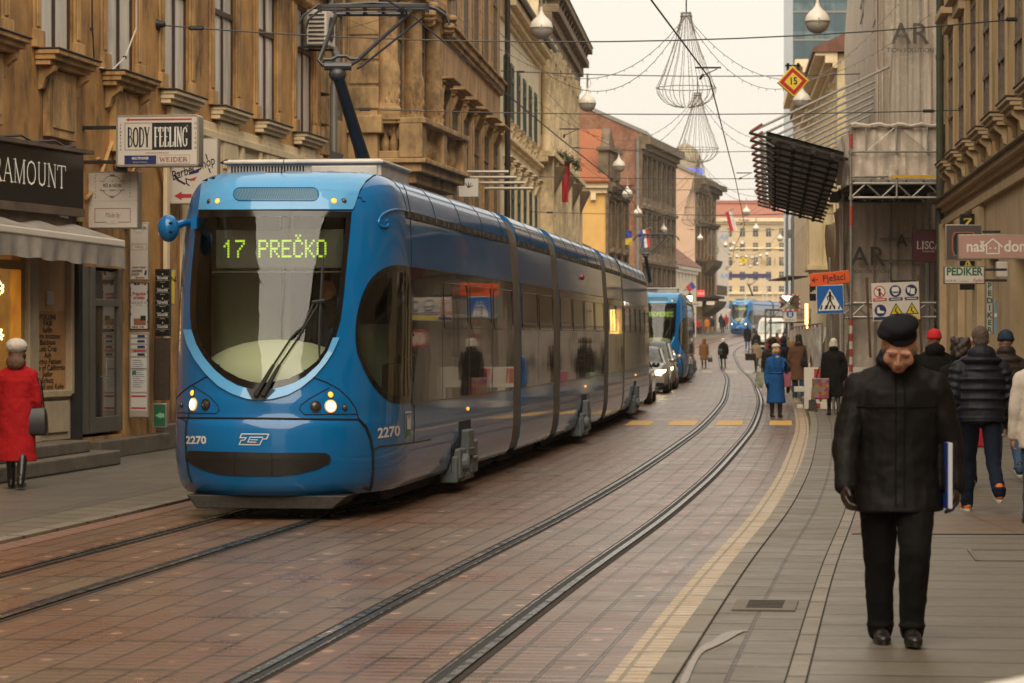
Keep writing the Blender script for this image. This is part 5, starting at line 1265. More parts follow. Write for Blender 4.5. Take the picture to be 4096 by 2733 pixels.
g.mat(0);vtext(g, m0, 'SPORTSKA', z1(850, 0)[0], z1(0, 875)[1], z1(0, 1045)[1], .038, bold=.02);vtext(g, m0, 'ODJEĆA', z1(1384, 0)[0], z1(0, 868)[1], z1(0, 1037)[1], .038, bold=.02)
x, z=z1(1111, 1071);g.mat(3).text('NADOPUNA PREHRANI', .033, m0@Matrix.Translation((x, z, 0)), sx=.95, bold=.005)
a, b=z1(878, 1148), z1(1105, 1087);rect(g.mat(4), m0, a[0], b[0], a[1], b[1]);x, z=z1(990, 1108);g.mat(2).text('MULTIPOWER', .048, m1@Matrix.Translation((x, z, 0)), sx=.78, bold=.03, shear=.15);x, z=z1(990, 1135);g.text('SPORTSFOOD', .022, m1@Matrix.Translation((x, z, 0)), sx=1.2, space=1.3)
a, b=z1(1113, 1146), z1(1345, 1085);frame(g.mat(3), m0, a[0], b[0], a[1], b[1], .004);x, z=z1(1229, 1116);serif(g, 'WEIDER', m1@Matrix.Translation((x, z, 0)), .058, 200/1.742*k, .12);x, z=z1(1326, 886);g.mat(2);disc(g, m1, x, z, .012, 14, .009)
g.build('lettering', [m_blackp, m_redp, m_whitep, m_maroonp, m_navy], t, smooth=0)
g=MB();w2=341*k/2
for zz in(.20, -.28):g.box(-w2-.62, -w2, .0, .06, zz-.025, zz+.025)
g.box(-w2-.68, -w2-.6, -.06, .12, .06, .34);g.box(-w2-.02, -w2+.12, -.05, .05, -.42, -.33);g.build('bracket', m_iron, t, smooth=0)
# --- FEŠ & NOBL
Y=41.0;k=Y/F;c=at(457, 802, Y)
t, M=board('sign_box', 'square cream sign with round ornament for a pedicure salon', 'sign', c, 213*k, 228*k, .2, RZ1, m_alu, m_panel)
z6=lambda x, y:((x-1144)/2.5*k, -(y-755)/2.5*k)
g=MB();m0=M(0, 0);g.mat(0)
x, z=z6(1144, 615);disc(g, m0, x, z, 105/2.5*k, 36, 101/2.5*k)
g.mat(2);a, b=z6(1020, 660), z6(1275, 575);rect(g, M(0, 0, .002), a[0], b[0], a[1], b[1]);g.mat(0);m1=M(0, 0, .004)
x, z=z6(1148, 612);g.text('FEŠ & NOBL', .066, m1@Matrix.Translation((x, z, 0)), sx=.82, bold=.012);x, z=z6(1146, 655);g.text('SALON', .024, m1@Matrix.Translation((x, z, 0)), bold=.01);x, z=z6(1144, 567);g.text('1988', .018, m1@Matrix.Translation((x, z, 0)))
for x0, y0, s in((1050, 572, 1), (1240, 572, -1), (1050, 658, 1), (1240, 658, -1)):
 x, z=z6(x0, y0);line2(g, m1, [(x-.03, z), (x+.03, z)], .004);disc(g, m1, x-.03*s, z+.006, .012, 12, .009)
for y0 in(508, 725):x, z=z6(1144, y0);[disc(g, m1, x+dx, z, .016, 12, .012)for dx in(-.02, 0, .02)]
vtext(g, m0, 'PEDIKURA', z6(972, 0)[0], z6(0, 508)[1], z6(0, 728)[1], .030);vtext(g, m0, 'MANIKURA', z6(1326, 0)[0], z6(0, 503)[1], z6(0, 722)[1], .030)
g.mat(1);a, b=z6(963, 978), z6(1332, 836);frame(g, m0, a[0], b[0], a[1], b[1], .008);g.mat(2);a, b=z6(1085, 990), z6(1205, 965);rect(g, M(0, 0, .003), a[0], b[0], a[1], b[1]);g.mat(1)
x, z=z6(1146, 905);g.text('Made by', .105, m1@Matrix.Translation((x, z, 0)), sx=.62, bold=-.012, shear=.3);x, z=z6(1146, 972);g.text('I V A', .032, m1@Matrix.Translation((x, z, 0)), sx=1.1)
g.mat(0);a, b=z6(890, 764), z6(1405, 763);rect(g, m0, a[0], b[0], a[1], b[1])
g.build('lettering', [m_blackp, m_copper, m_panel], t, smooth=0)
g=MB();[g.box(-213*k/2-.3, -213*k/2, -.02, .04, zz-.02, zz+.02)for zz in(-.25, .25)];g.build('bracket', m_iron, t, smooth=0)
# --- barber
Y=45.3;k=Y/F;c=at(773, 686, Y)
t, M=board('sign_box', 'tall cream barber shop sign with razor and red arrow half hidden by the tram', 'sign', c, 214*k, 264*k, .16, RZ1, m_alu, m_panel)
zb=lambda x, y:((x-1932)/2.5*k, -(y-465)/2.5*k);g=MB();m0=M(0, 0);RT=Matrix.Rotation(.36, 4, 'Z')
x, z=zb(1940, 440);g.text('Barber Shop', .20, m0@Matrix.Translation((x, z, 0))@RT, sx=.72, bold=.008, shear=.3);x, z=zb(1850, 470);g.text('HAIRCUT & SHAVE', .045, m0@Matrix.Translation((x, z, 0))@Matrix.Rotation(.22, 4, 'Z'), sx=.8, bold=.02)
line2(g, m0, [zb(1757, 510), zb(1790, 555), zb(1860, 592)], .03);line2(g, m0, [zb(1870, 540), zb(1880, 590), zb(1905, 610)], .02);line2(g, m0, [zb(1870, 540), zb(1920, 555)], .015)
for x0, y0, x1, y1 in((2075, 300, 2090, 350), (2105, 440, 2120, 480)):line2(g, m0, [zb(x0, y0), zb(x1, y1)], .02)
g.mat(2);g.shape2d([zb(1895, 505), zb(1915, 470), zb(2020, 435), zb(2000, 480)], m0);g.mat(1);g.shape2d([zb(1910, 545), zb(1985, 520), zb(1960, 560), zb(1915, 560)], m0);arrow(g, m0, zb(1750, 712)[0], zb(1930, 0)[0], zb(0, 712)[1], .06, .12)
g.build('lettering', [m_blackp, m_redp, m_navy], t, smooth=0);g=MB();[g.box(-214*k/2-.25, -214*k/2, -.02, .04, zz-.02, zz+.02)for zz in(-.35, .1, .35)];g.build('bracket', m_iron, t, smooth=0)
c=at(800, 1000, 46);t=thing('round_sign', 'pale round sign disc peeping out behind the camera pod of the tram', 'sign', c, RZ1);g=MB();g.lathe([(.3, -.03), (.31, 0), (.3, .03)], 28, (0, 0, 0), (0, -1, 0));g.build('face', mat('pale pink disc', (.55, .44, .40), .4), t);g=MB();g.box(-.5, -.25, -.02, .02, -.02, .02);g.build('bracket', m_iron, t, smooth=0)
# --- PARAMOUNT fascia, awning
A_, B_=Vector((-6.62, 35.5, 0)), Vector((-5.72, 39.0, 0));d=B_-A_
t=thing('shop_sign', 'long black fascia sign with cream serif letters PARAMOUNT', 'sign', (A_.x, A_.y, 0), math.atan2(d.y, d.x));Ls=d.length
g=MB();g.box(-2, Ls, 0, .42, 3.47, 4.2);g.build('casing', m_blk, t, smooth=0, bevel=.012);g=MB();g.box(-2, Ls+.08, -.12, .42, 4.2, 4.25);g.box(-2, Ls, -.02, .45, 3.36, 3.47);g.box(-2, Ls-.1, .06, .4, 3.22, 3.36);g.build('cornice', mat('weathered board', (.12, .085, .06), .7, var=.4), t, smooth=0)
g=MB();g.tube([(-2+.35*k, .12, 4.28+.03*(k%3))for k in range(17)], .018, 5);g.build('cable', m_iron, t)
g=MB();serif(g, 'PARAMOUNT', PL((Ls*.43, -.006, 3.86)), .30, Ls*.80, .05);g.build('lettering', mat('cream sign letters', (.62, .56, .46), .4, emit=(1, .9, .7), es=.10), t, smooth=0)
t=thing('awning', 'folded grey fabric awning with hanging valance over the shop entrance', 'awning', (0, 0, 0));pa, pb=Vector((-6.32, 35.2, 3.09)), Vector((-5.15, 38.6, 2.99));dd=(pb-pa);nb=Vector((-dd.y, dd.x, 0)).normalized()
g=MB();g.bar(pa, pb, .09, .10);g.build('front_bar', m_white, t, smooth=0, bevel=.02)
def val(a, b):
 p=pa.lerp(pb, a);f=1-b;w=.035*math.sin(a*26+2*math.sin(a*9))*f*(.4+.6*math.sin(a*5)**2)+.02*math.sin(a*61)*f
 return p-nb*(.03+w)+Vector((0, 0, -.05-.27*f-.012*math.sin(a*33)*f))
m_awn=mat('grey awning cloth', (.30, .265, .225), .85, var=.2, vs=3, streak=.4, bump=.15, bs=30)
g=MB();g.grid(val, 90, 8);g.build('valance', m_awn, t)
g=MB();g.grid(lambda a, b:pa.lerp(pb, a)+nb*1.15*b+Vector((0, 0, .05+.36*b-.05*math.sin(a*PI*3)**2*math.sin(b*PI))), 30, 6);g.build('canopy', m_awn, t)
g=MB();g.bar(pa+nb*.85+Vector((0, 0, .42))-dd*.02, pb+nb*.85+Vector((0, 0, .36))-dd*.06, .35, .06);g.build('cover_strip', m_white, t, smooth=0, bevel=.01)
# --- small boards right of the shop
Y=43.4;k=Y/F
def flatboard(name, label, u0, u1, v0, v1, Y, mf, mc=None, d=.06, rz=-.05, cat='sign', group=None):
 k=Y/F;t, M=board(name, label, cat, at((u0+u1)/2, (v0+v1)/2, Y), (u1-u0)*k, (v1-v0)*k, d, rz, mc or m_alu, mf, group);return t, M, (u1-u0)*k, (v1-v0)*k
m_paper=mat('white paper print', (.55, .52, .48), .6, var=.05)
t, M, w, h=flatboard('wall_board', 'narrow white board with barber shop lettering and red arrow', 519, 598, 890, 1122, 42.9, m_panel);g=MB();m=M(0, 0)
g.mat(0).text('FEŠ & NOBL', .055, m@Matrix.Translation((0, h*.40, 0)), sx=.8, bold=.01);disc(g, m, 0, h*.40, .075, 24, .072);g.text('MUŠKI FRIZER', .036, m@Matrix.Translation((0, -h*.28, 0)), sx=.9, bold=.01);g.text('BARBER', .055, m@Matrix.Translation((-.03, -h*.34, 0)), sx=.85, bold=.02);g.text('SHOP', .055, m@Matrix.Translation((-.06, -h*.40, 0)), sx=.85, bold=.02);g.mat(2);frame(g, m, -.11, .11, .02, .11, .004);g.text('Made by', .05, m@Matrix.Translation((0, .065, 0)), sx=.7, shear=.3, bold=-.01);g.mat(1);arrow(g, m, -.06, .08, -h*.455, .012, .03);g.mat(3);line2(g, m, [(.09, -h*.40), (.10, -h*.34)], .03)
g.build('lettering', [m_blackp, m_redp, m_copper, m_navy], t, smooth=0)
t, M, w, h=flatboard('poster', 'framed poster with red heading Prigodna prodaja', 519, 597, 1130, 1320, 42.9, m_paper, m_iron);g=MB();m=M(0, 0)
g.mat(0).text('Prigodna', .065, m@Matrix.Translation((0, h*.26, 0)), sx=.85, bold=.03);g.text('prodaja', .065, m@Matrix.Translation((0, h*.18, 0)), sx=.85, bold=.03);g.mat(1).text('od 5. do 19. 12.', .035, m@Matrix.Translation((0, h*.07, 0)), bold=.01);g.text('8:00 - 20:00', .016, m@Matrix.Translation((0, h*.02, 0)))
for q in range(40):
 a=RND.random();e=RND.choice((0, 1, 2, 3));x, z=((a-.5)*w*.92, h*.46)if e==0 else((-.45*w, (a-.5)*h*.9)if e==1 else((.45*w, (a-.5)*h*.9)if e==2 else((a-.5)*w*.9, -h*.44)));g.mat(1+q%2);disc(g, m, x, z, RND.uniform(.006, .016), 7)
g.mat(2);rect(g, m, -.08, .1, -h*.40, -h*.26);g.mat(1);rect(g, M(0, 0, .002), .02, .1, -h*.30, -h*.2);g.build('lettering', [m_redp, m_blackp, m_copper], t, smooth=0)
t, M, w, h=flatboard('notice_column', 'tall aluminium notice column filled with shop notices', 517, 597, 1330, 1670, 42.9, mat('notice panel', (.34, .29, .24), .5), m_alu);g=MB();m=M(0, 0)
for z0, z1, kk in((.44, .47, 0), (.37, .42, 1), (.31, .35, 1), (.22, .26, 1), (.08, .20, 2), (-.20, .06, 2), (-.42, -.22, 1)):g.mat(0);rect(g, m, -w*.4, w*.4, h*z0, h*z1)
m1=M(0, 0, .003);g.mat(1)
for z in(.455, .395, .33, .24):rect(g, m1, -.02, .09, h*z-.018, h*z+.018);
g.mat(2);arrow(g, m1, -.09, .10, h*.285, .02, .04);rect(g, m1, -.11, .11, -h*.26, -h*.24);rect(g, m1, -.11, .11, -h*.40, -h*.38);g.mat(3);rect(g, m1, -.1, -.04, h*.0, h*.05);g.mat(1)
for q in range(14):rect(g, m1, -.09, RND.uniform(.02, .09), h*(.17-q*.024), h*(.17-q*.024)+.005)
g.build('lettering', [m_paper, m_navy, m_redp, mat('green print', (.03, .2, .06), .5)], t, smooth=0)
t, M, w, h=flatboard('name_board', 'black board with five white name plates', 622, 683, 1076, 1346, 44.3, m_blk, m_iron, .1);g=MB();m=M(0, 0)
for i in range(5):
 z=h*(.36-i*.18);g.text('ŠIZAGREB', .05, m@Matrix.Translation((0, z, 0)), sx=.72, bold=.02);g.text('8', .04, m@Matrix.Translation((0, z+.06, 0)));line2(g, m, [(-.1, z-.035), (.1, z-.035)], .003);line2(g, m, [(-.1, z+.032), (-.02, z+.032)], .003);line2(g, m, [(.02, z+.032), (.1, z+.032)], .003);g.text('BARBERSHOP', .014, m@Matrix.Translation((0, z-.06, 0)))
g.build('lettering', m_whitep, t, smooth=0)
t, M, w, h=flatboard('yellow_sign', 'thin yellow sign board beside the black name board', 684, 704, 1080, 1220, 45.1, mat('yellow sign', (.6, .42, .02), .5), m_alu);g=MB();g.text('N', .12, M(0, .12), bold=.02);g.build('lettering', m_blackp, t, smooth=0)
t, M, w, h=flatboard('dark_door', 'dark brown panelled door with faint gold vertical lettering ZLATAR', 618, 680, 1352, 1600, 44.2, mat('dark varnished wood', (.045, .028, .015), .5, var=.4), m_brown, .12, cat='door');g=MB();vtext(g, M(0, 0), 'ZLATAR', 0, h*.34, -h*.34, .06);g.build('lettering', mat('worn gilt', (.10, .065, .02), .5), t, smooth=0)
t, M, w, h=flatboard('green_sign', 'small green sign with pale arrow at knee height below the dark door', 612, 668, 1614, 1710, 43.9, mat('green sign', (.012, .11, .05), .4), m_alu, .08);g=MB();arrow(g, M(0, 0), -w*.32, w*.34, 0, .06, .09);g.build('arrow', mat('pale green print', (.2, .45, .28), .5), t, smooth=0)
t=thing('shop_bay', 'angled shop bay with amber lit display window and a white framed price list', 'shop bay', (A_.x, A_.y, 0), math.atan2(d.y, d.x))
g=MB();g.box(-2, 1.95, .16, .7, .44, .95);g.box(1.97, 2.25, .05, .5, .40, 3.2);g.box(1.94, 2.28, .02, .5, .40, .62);g.box(2.25, 3.5, .14, .6, .40, 1.0);g.box(2.35, 3.38, .11, .14, .5, .92);g.box(2.25, 2.34, .08, .2, 1.0, 3.2);g.box(3.40, 3.5, .08, .2, 1.0, 3.2);g.box(2.34, 3.4, .08, .2, .97, 1.06);g.build('white_frame', m_frame, t, smooth=0, bevel=.012)
g=MB();g.box(-2, 1.95, .75, .8, .95, 3.2);g.build('display_back', m_glow, t, smooth=0);g=MB();g.poly([(-2, .2, .95), (1.95, .2, .95), (1.95, .2, 2.8), (-2, .2, 2.8)]);g.build('shop_window', m_shopg, t, smooth=0)
g=MB();[g.box(x-.05, x+.05, .12, .26, .9, 2.95)for x in(.2, 1.9)];g.box(-2, 1.85, .12, .26, 2.62, 2.74);g.box(-2, 1.85, .12, .26, .9, 1.0);g.build('gilded_frame', mat('gilded shop frame', (.5, .28, .06), .4, .2, var=.2), t, smooth=0)
g=MB()
for q in range(70):a=q/70;g.ell((1.55+.22*math.sin(a*17)+RND.uniform(-.05, .05), .35, 1.05+a*1.6), (.014, )*3, 6, 4)
for q in range(14):g.ell((1.0+RND.uniform(-.12, .12), .35, 2.0+RND.uniform(-.25, .25)), (.02, )*3, 6, 4)
tag(g.build('fairy_lights', m_bulb, t), kind='stuff')
g=MB();g.box(2.3, 3.44, .17, .2, 1.0, 2.1);g.build('price_list', m_oran, t, smooth=0);g=MB();g.box(2.3, 3.44, .17, .2, 2.1, 3.2);g.build('upper_panel', mat('sand panel', (.56, .33, .16), .7, var=.15), t, smooth=0);g=MB()
for i, st in enumerate(('POLLINI', 'FABI', 'ballin', 'nero bottone', 'Baldinini', 'Lola Cruz', 'Ash', 'Marino Fabiani', 'Voice of California', 'Seller', 'Schutz', 'Kendall and Kylie')):g.text(st, .10, PL((2.80, .165, 2.02-i*.083)), sx=1.5, bold=.012)
g.build('lettering', m_blackp, t, smooth=0);g=MB();g.box(2.75, 2.95, .14, .17, 2.18, 2.36);g.build('intercom', m_panel, t, smooth=0, bevel=.01);g=MB();g.box(3.5, 3.62, .02, .62, .3, 3.3);g.box(3.56, 3.6, .6, 1.4, .3, 3.3);g.build('side_jamb', m_dark, t, smooth=0)
# --- wall anchor, cables, air conditioner, hooks
t=thing('air_conditioner', 'white outdoor air conditioner unit on the ochre wall', 'air conditioner', at(1220, 120, 55.4), L1(0)[0]*0+math.atan2(dv.y, dv.x));g=MB();g.box(-.42, .42, -.5, -.12, -.32, .34);g.build('casing', m_white, t, smooth=0, bevel=.02);g=MB();g.lathe([(.24, 0), (.24, .01), (.05, .02)], 20, (0, -.505, 0), (0, -1, 0));[g.box(-.44, -.42, -.46, -.16, -.26+k*.08, -.23+k*.08)for k in range(7)];g.build('fan_grille', m_iron, t)
g=MB();g.bar((-.3, -.5, -.36), (-.3, .1, -.36), .04);g.bar((.3, -.5, -.36), (.3, .1, -.36), .04);g.build('bracket', m_iron, t, smooth=0)
for lb, P in(('thin dark cable looping down the ochre wall between the two first windows', ((655, 0, 40.9), (640, 120, 40.9), (625, 205, 40.9), (640, 260, 40.95), (638, 420, 41.0), (600, 460, 40.9))), ('pale cable sagging from a window to the sill above the rounded sign', ((850, 0, 43.2), (845, 200, 43.2), (800, 400, 42.6), (720, 490, 41.9), (610, 460, 40.9)))):
 pts=[at(u/1.742, v/1.742, Yq)for u, v, Yq in P];pts=[Vector((L1((p.y-20)/dv.y)[0]+.06, p.y, p.z))for p in pts]
 t=thing('cable', lb, 'cable', pts[0]);g=MB();g.tube([p-pts[0]for p in pts], .012, 5);g.build('cord', m_iron if 'dark' in lb else m_panel, t);g=MB();[g.box(q.x-.03, q.x+.02, q.y-.03, q.y+.03, q.z-.02, q.z+.02)for q in[pts[2]-pts[0]]];g.build('clip', m_iron, t, smooth=0)
 # --- overhead: span wires, contact wires, lamps
m_wire=mat('dark wire', (.022, .018, .015), .5)
def sag(a, b, s, n=14):return[a.lerp(b, i/n)-Vector((0, 0, s*4*(i/n)*(1-i/n)))for i in range(n+1)]
WG='overhead span wires across the street'
def wire(label, a, b, s, r=.011, name='span_wire', cat='wire', group=WG, ins=True):
 t=thing(name, label, cat, a, 0, group);g=MB();P=[p-a for p in sag(a, b, s)];g.tube(P, r, 5);g.build('cable', m_wire, t)
 if ins:
  g=MB();q=(b-a).normalized()
  for e in(.05, .95):
   c=(b-a)*e-Vector((0, 0, s*4*e*(1-e)));g.tube([c-q*.12, c-q*.1, c+q*.1, c+q*.12], [.012, .035, .035, .012], 7)
  g.build('insulator', m_iron, t)
 return t
t=wire('span wire anchored by an iron bracket on the ochre wall, carrying the near speed sign', at(600, 98, 44.6), at(4230, 60, 45.6), .34)
g=MB();g.box(-.12, .02, -.16, .16, -.16, .14);g.lathe([(.1, 0), (.11, .05), (.06, .16), (.04, .24)], 10, (0, 0, 0), (1, 0, 0));g.build('wall_anchor', m_iron, t, bevel=.02)
LAMPS=[(1242, 65, 27), (1876, 50, 29), (1348, 238, 20), (1840, 232, 21), (1420, 382, 15), (1743, 437, 12.5), (1440, 446, 12), (1464, 490, 10), (1713, 487, 9.3), (1523, 528, 8.2), (1735, 525, 7.6), (1790, 548, 7), (1607, 547, 6.6), (1665, 563, 5.6), (1671, 582, 5), (1678, 573, 5), (1703, 560, 5.2), (1650, 583, 4.6), (1691, 590, 4), (1712, 590, 3.8), (1726, 592, 3.8), (1745, 588, 4), (1684, 560, 4), (1760, 585, 4.2), (1700, 608, 3), (1722, 612, 3), (1738, 606, 3.2)]
def lampname(i):
 return['teardrop street lamp above the tram roof line in front of the cream gutter', 'largest teardrop street lamp, beside the glass tower', 'teardrop street lamp above the brick firewall', 'teardrop street lamp half hidden behind the near speed sign', 'teardrop street lamp in front of the attic of the yellow house', 'teardrop street lamp just beside the tip of the black protection fan', 'teardrop street lamp under the attic lamp, before the brick corner', 'teardrop street lamp low on the brick corner of the dark tenement', 'teardrop street lamp before the red roof at the street end', 'teardrop street lamp in front of the dark tenement', 'teardrop street lamp below the red roof lamp', 'teardrop street lamp beside the far scaffold top'][i]if i<12 else 'small distant teardrop street lamp hanging before the cream hotel front'
gl=None
m_globe=mat('white lamp enamel', (.66, .60, .52), .35, var=.08);m_diff=mat('greyed lamp glass', (.40, .36, .31), .25, var=.15)
for i, (u, v, r)in enumerate(LAMPS):
 Yl=6700*.275/r;p=at(u*1.743, v*1.743, Yl)
 if gl is None:
  t=thing('street_lamp', lampname(0), 'street lamp', p, 0, 'teardrop lamps hung over the street')
  g=MB();g.lathe([(.275, 0), (.268, .06), (.235, .14), (.18, .21), (.11, .27), (.06, .34), (.035, .42), (.03, .5)], 24);g.build('hood', m_globe, t)
  g=MB();g.lathe([(.004, -.265), (.08, -.255), (.16, -.215), (.225, -.15), (.262, -.07), (.27, 0)], 24);g.build('globe', m_diff, t)
  g=MB();g.lathe([(.27, -.012), (.284, -.01), (.284, .012), (.27, .014)], 24);g.box(-.012, .012, -.3, -.27, -.03, .06);g.build('ring', m_alu, t)
  g=MB();g.tube([(0, 0, .48), (0, 0, .95)], .03, 8);g.tube([(.04, 0, .8), (.1, 0, .72), (.11, 0, .58), (.03, 0, .5)], .008, 5);g.build('stem', m_alu, t);gl=t
 else:
  t=copy_tree(gl);t.location=p;t['label']=lampname(i)
  if i>13:t['group']='distant lamps before the hotel'
 if i in(12, 13):t['label']=['small teardrop street lamp before the balcony of the pink house', 'small teardrop street lamp beside the far yellow speed sign'][i-12]
def facX(Y, side):
 if side<0:return L1((Y-20)/dv.y)[0]if Y<70 else(L2(Y)[0]if Y<130 else(X4+.19*(Y-170)if Y<200 else 12+(Y-215)*.12))
 return 9.45+.0845*(Y-63.7)if Y<64 else(RN(Y)[0]if Y<118 else 13.15+.07*(Y-118))
for i, (Yw, z, s, lb)in enumerate(((66, 9.8, .18, 'thick lamp wire at the very top, carrying the two largest lamps'), (90, 9.95, .14, 'lamp wire crossing behind the first light chandelier'), (123, 9.75, .2, 'lamp wire crossing the second light chandelier'), (153, 9.6, .15, 'lamp wire just above the black fan outer end'), (58, 6.3, .1, 'span wire holding the contact wires before the brick firewall'), (80, 6.2, .1, 'span wire meeting the contact wire by the fan'), (104, 6.2, .1, 'low span wire across the dark tenement'), (184, 9.4, .2, 'far lamp wire across the pink firewall'), (230, 9.6, .2, 'farthest lamp wire before the hotel'))):
 wire(lb, Vector((facX(Yw, -1), Yw, z+gz(Yw)*.6)), Vector((facX(Yw, 1), Yw+.5, z+gz(Yw)*.6)), s, .016 if z>9 else .011)
def contact(label, o, ys, z=5.75):
 t=thing('contact_wire', label, 'wire', off(ys[0], o, z), 0);g=MB();g.tube([off(y, o+.12*(1 if i%2 else-1), z+.0)-t.location for i, y in enumerate(ys)], .012, 5);g.build('cable', m_wire, t)
 g=MB()
 for y in ys[1:-1]:c=off(y, o, z)-t.location;g.bar(c+Vector((-.02, 0, .02)), c+Vector((.24, 0, .14)), .014);g.bar(c+Vector((-.1, 0, .16)), c+Vector((.3, 0, .16)), .03, .025);g.tube([c+Vector((0, -.3, .02)), c+Vector((0, .3, .02))], .022, 6)
 g.build('steady_arm', m_iron, t, smooth=0)
contact('contact wire over the empty track', 0, (12, 45, 74, 104, 135, 165, 195, 222))
contact('contact wire over the row of trams', LT, (12, 36, 58, 80, 104, 135, 165, 195, 222))
# --- hanging speed signs
def speed(label, u, v, Y, r, lean, both=True):
 t=thing('speed_sign', label, 'sign', at(u, v, Y));R_=Matrix.Rotation(lean, 4, 'Y');k=r*Y/F
 g=MB();g.T=R_;g.extrude([(k, .05, 0), (0, .05, k), (-k, .05, 0), (0, .05, -k)], (0, -.1, 0));g.build('plate', mat('sign yellow', (.68, .50, .04), .4), t, smooth=0, bevel=.008)
 g=MB();g.T=R_;M=PL((0, -.054, 0));M2=PL((0, -.057, 0));
 if both:g.mat(0);g.shape2d([(k*.86, 0), (0, k*.86), (-k*.86, 0), (0, -k*.86)], M);g.mat(1);g.shape2d([(k*.56, 0), (0, k*.56), (-k*.56, 0), (0, -k*.56)], M2)
 g.mat(2).text('15', k*(.62 if both else .8), PL((0, -.061, 0)), sx=.85, bold=.02);g.build('lettering', [mat('sign red', (.42, .012, .012), .4), MATS['sign yellow'], m_blackp], t, smooth=0)
 g=MB();g.box(-.1, -.06, -.03, .03, k*.7, k*1.15);g.box(.06, .1, -.03, .03, k*.7, k*1.15);g.box(-.12, .12, -.03, .03, k*.95, k*1.05);g.build('hanger', m_iron, t, smooth=0)
speed('red and yellow diamond speed sign 15 hanging from the near wire', 3172, 327, 45.3, 64, -.06)
speed('plain yellow diamond speed sign 15 hanging far down the street', 2972, 1043, 205, 17, .1, False)
# --- light chandeliers
m_str=mat('fairy light cord', (.15, .125, .095), .6);m_bulb2=mat('unlit fairy bulb', (.36, .32, .27), .3)
def chandelier(label, u, v0, v1, r, Y, vr):
 """bell of light strings: top ring, wide hoop, bowl below"""
 top=at(u, v0, Y);t=thing('light_chandelier', label, 'decoration', top, 0, 'light chandeliers over the street');k=Y/F;H=(v1-v0)*k;R_=r*k;hz=(vr-v0)*k;cs=.0065
 g=MB();b=MB();N=18
 for i in range(N):
  a=2*PI*i/N;P=[]
  for j in range(15):
   f=j/14;rr=R_*(.16+.84*f**1.35)+RND.uniform(-.012, .012);P.append(Vector((rr*math.cos(a), rr*math.sin(a), -hz*f)))
  for j in range(1, 9):
   f=j/8;rr=R_*math.cos(f*PI/2*.92);P.append(Vector((rr*math.cos(a), rr*math.sin(a), -hz-(H-hz)*math.sin(f*PI/2))))
  g.tube(P, cs, 3, caps=False)
  for p, q in zip(P, P[1:]):
   for f in(0, .5):
    c=p.lerp(q, f);o=Vector((RND.uniform(-1, 1), RND.uniform(-1, 1), RND.uniform(-.6, .6)))*.035;b.tube([c, c+o], .007, 3)
 for rr, z in((R_, -hz), (R_*.16, 0), (R_*.2, -.08)):g.tube([(rr*math.cos(2*PI*i/28), rr*math.sin(2*PI*i/28), z)for i in range(28)], .009, 5, closed=True)
 g.build('light_string', m_str, t);tag(b.build('bulb_row', m_bulb2, t), kind='stuff')
 g=MB()
 for sx, dx, dz in((-1, .9, 0), (-1, 1.0, -.35), (1, .9, 0), (1, 1.05, -.3)):
  e=Vector((sx*5.2*dx, RND.uniform(-1, 1), .1+dz*.6));P=[Vector((0, 0, -.05)).lerp(e, f)-Vector((0, 0, (1.75+dz)*4*f*(1-f)*(1.25-.5*f)))for f in[q/26 for q in range(27)]]
  g.tube(P, .009, 3, caps=False)
  for p in P:g.tube([p, p+Vector((RND.uniform(-.03, .03), 0, -.05))], .008, 3)
 g.build('garland', m_str, t);g=MB();g.tube([(0, 0, -.02), (0, 0, .5)], .016, 6);g.build('hanger', m_iron, t)
chandelier('nearest bell shaped light chandelier, hanging from the top wire', 2745, 52, 430, 119, 66, 352)
chandelier('second bell shaped light chandelier, just below the first', 2790, 372, 650, 84, 91, 594)
chandelier('third light chandelier in front of the pink firewall', 2800, 640, 905, 62, 124, 830)
chandelier('small light chandelier in front of the dark balcony', 2847, 925, 1022, 30, 190, 995)
chandelier('faint light chandelier against the pink firewall', 2770, 760, 905, 44, 165, 880)
# --- flags and banners
m_flagr=mat('flag red', (.42, .02, .025), .7);m_flagw=mat('flag white', (.62, .57, .52), .7);m_flagb=mat('flag blue', (.03, .06, .30), .7)
def flag(label, u, v, Y, w, h, cols, rot=0., name='flag', ang=0., pole=True):
 t=thing(name, label, 'flag', at(u, v, Y), ang);n=len(cols);g=MB();R_=Matrix.Rotation(rot, 4, 'Y');g.T=R_
 for i in range(n):
  g.mat(i);g.grid(lambda a, b, i=i:Vector((w*(i+a)/n-w/2, .05*math.sin((i+a)*5/n*2+b*3), -h*b)), 4, 10)
 g.build('cloth', cols, t)
 if pole:g=MB();g.T=R_;g.tube([(-w*.75, .3, -.15), (w*.75, -.2, .12)], .03, 6);g.build('pole', m_alu, t)
 return t
flag('striped red white blue flag hanging from the dark tenement', 2576, 920, 205, .62, 1.25, [m_flagb, m_flagw, m_flagr], -.12)
flag('red and white flag on a slanted pole far down the street', 2915, 846, 225, .55, 1.55, [m_flagr, m_flagw], -.25)
t=flag('blue over yellow banner on the balcony of the yellow house', 2515, 924, 172, .4, .42, [MATS['flag blue']], 0, pole=False)
g=MB();g.grid(lambda a, b:Vector((.4*a-.2, .05*math.sin(a*5+b*3), -.42-.4*b)), 4, 8);g.build('lower_half', mat('banner yellow', (.55, .40, .03), .7), t)
flag('red over blue flag draped above the far lantern', 2756, 1138, 250, .7, .55, [m_flagr, m_flagb], -.6)
flag('long red banner hanging from a garlanded window of the pale columned house', 2266, 650, 113.5, .28, 1.55, [m_flagr], .05)
t=thing('evergreen_garland', 'evergreen garland over the red banner', 'garland', at(2262, 632, 113.5));g=MB()
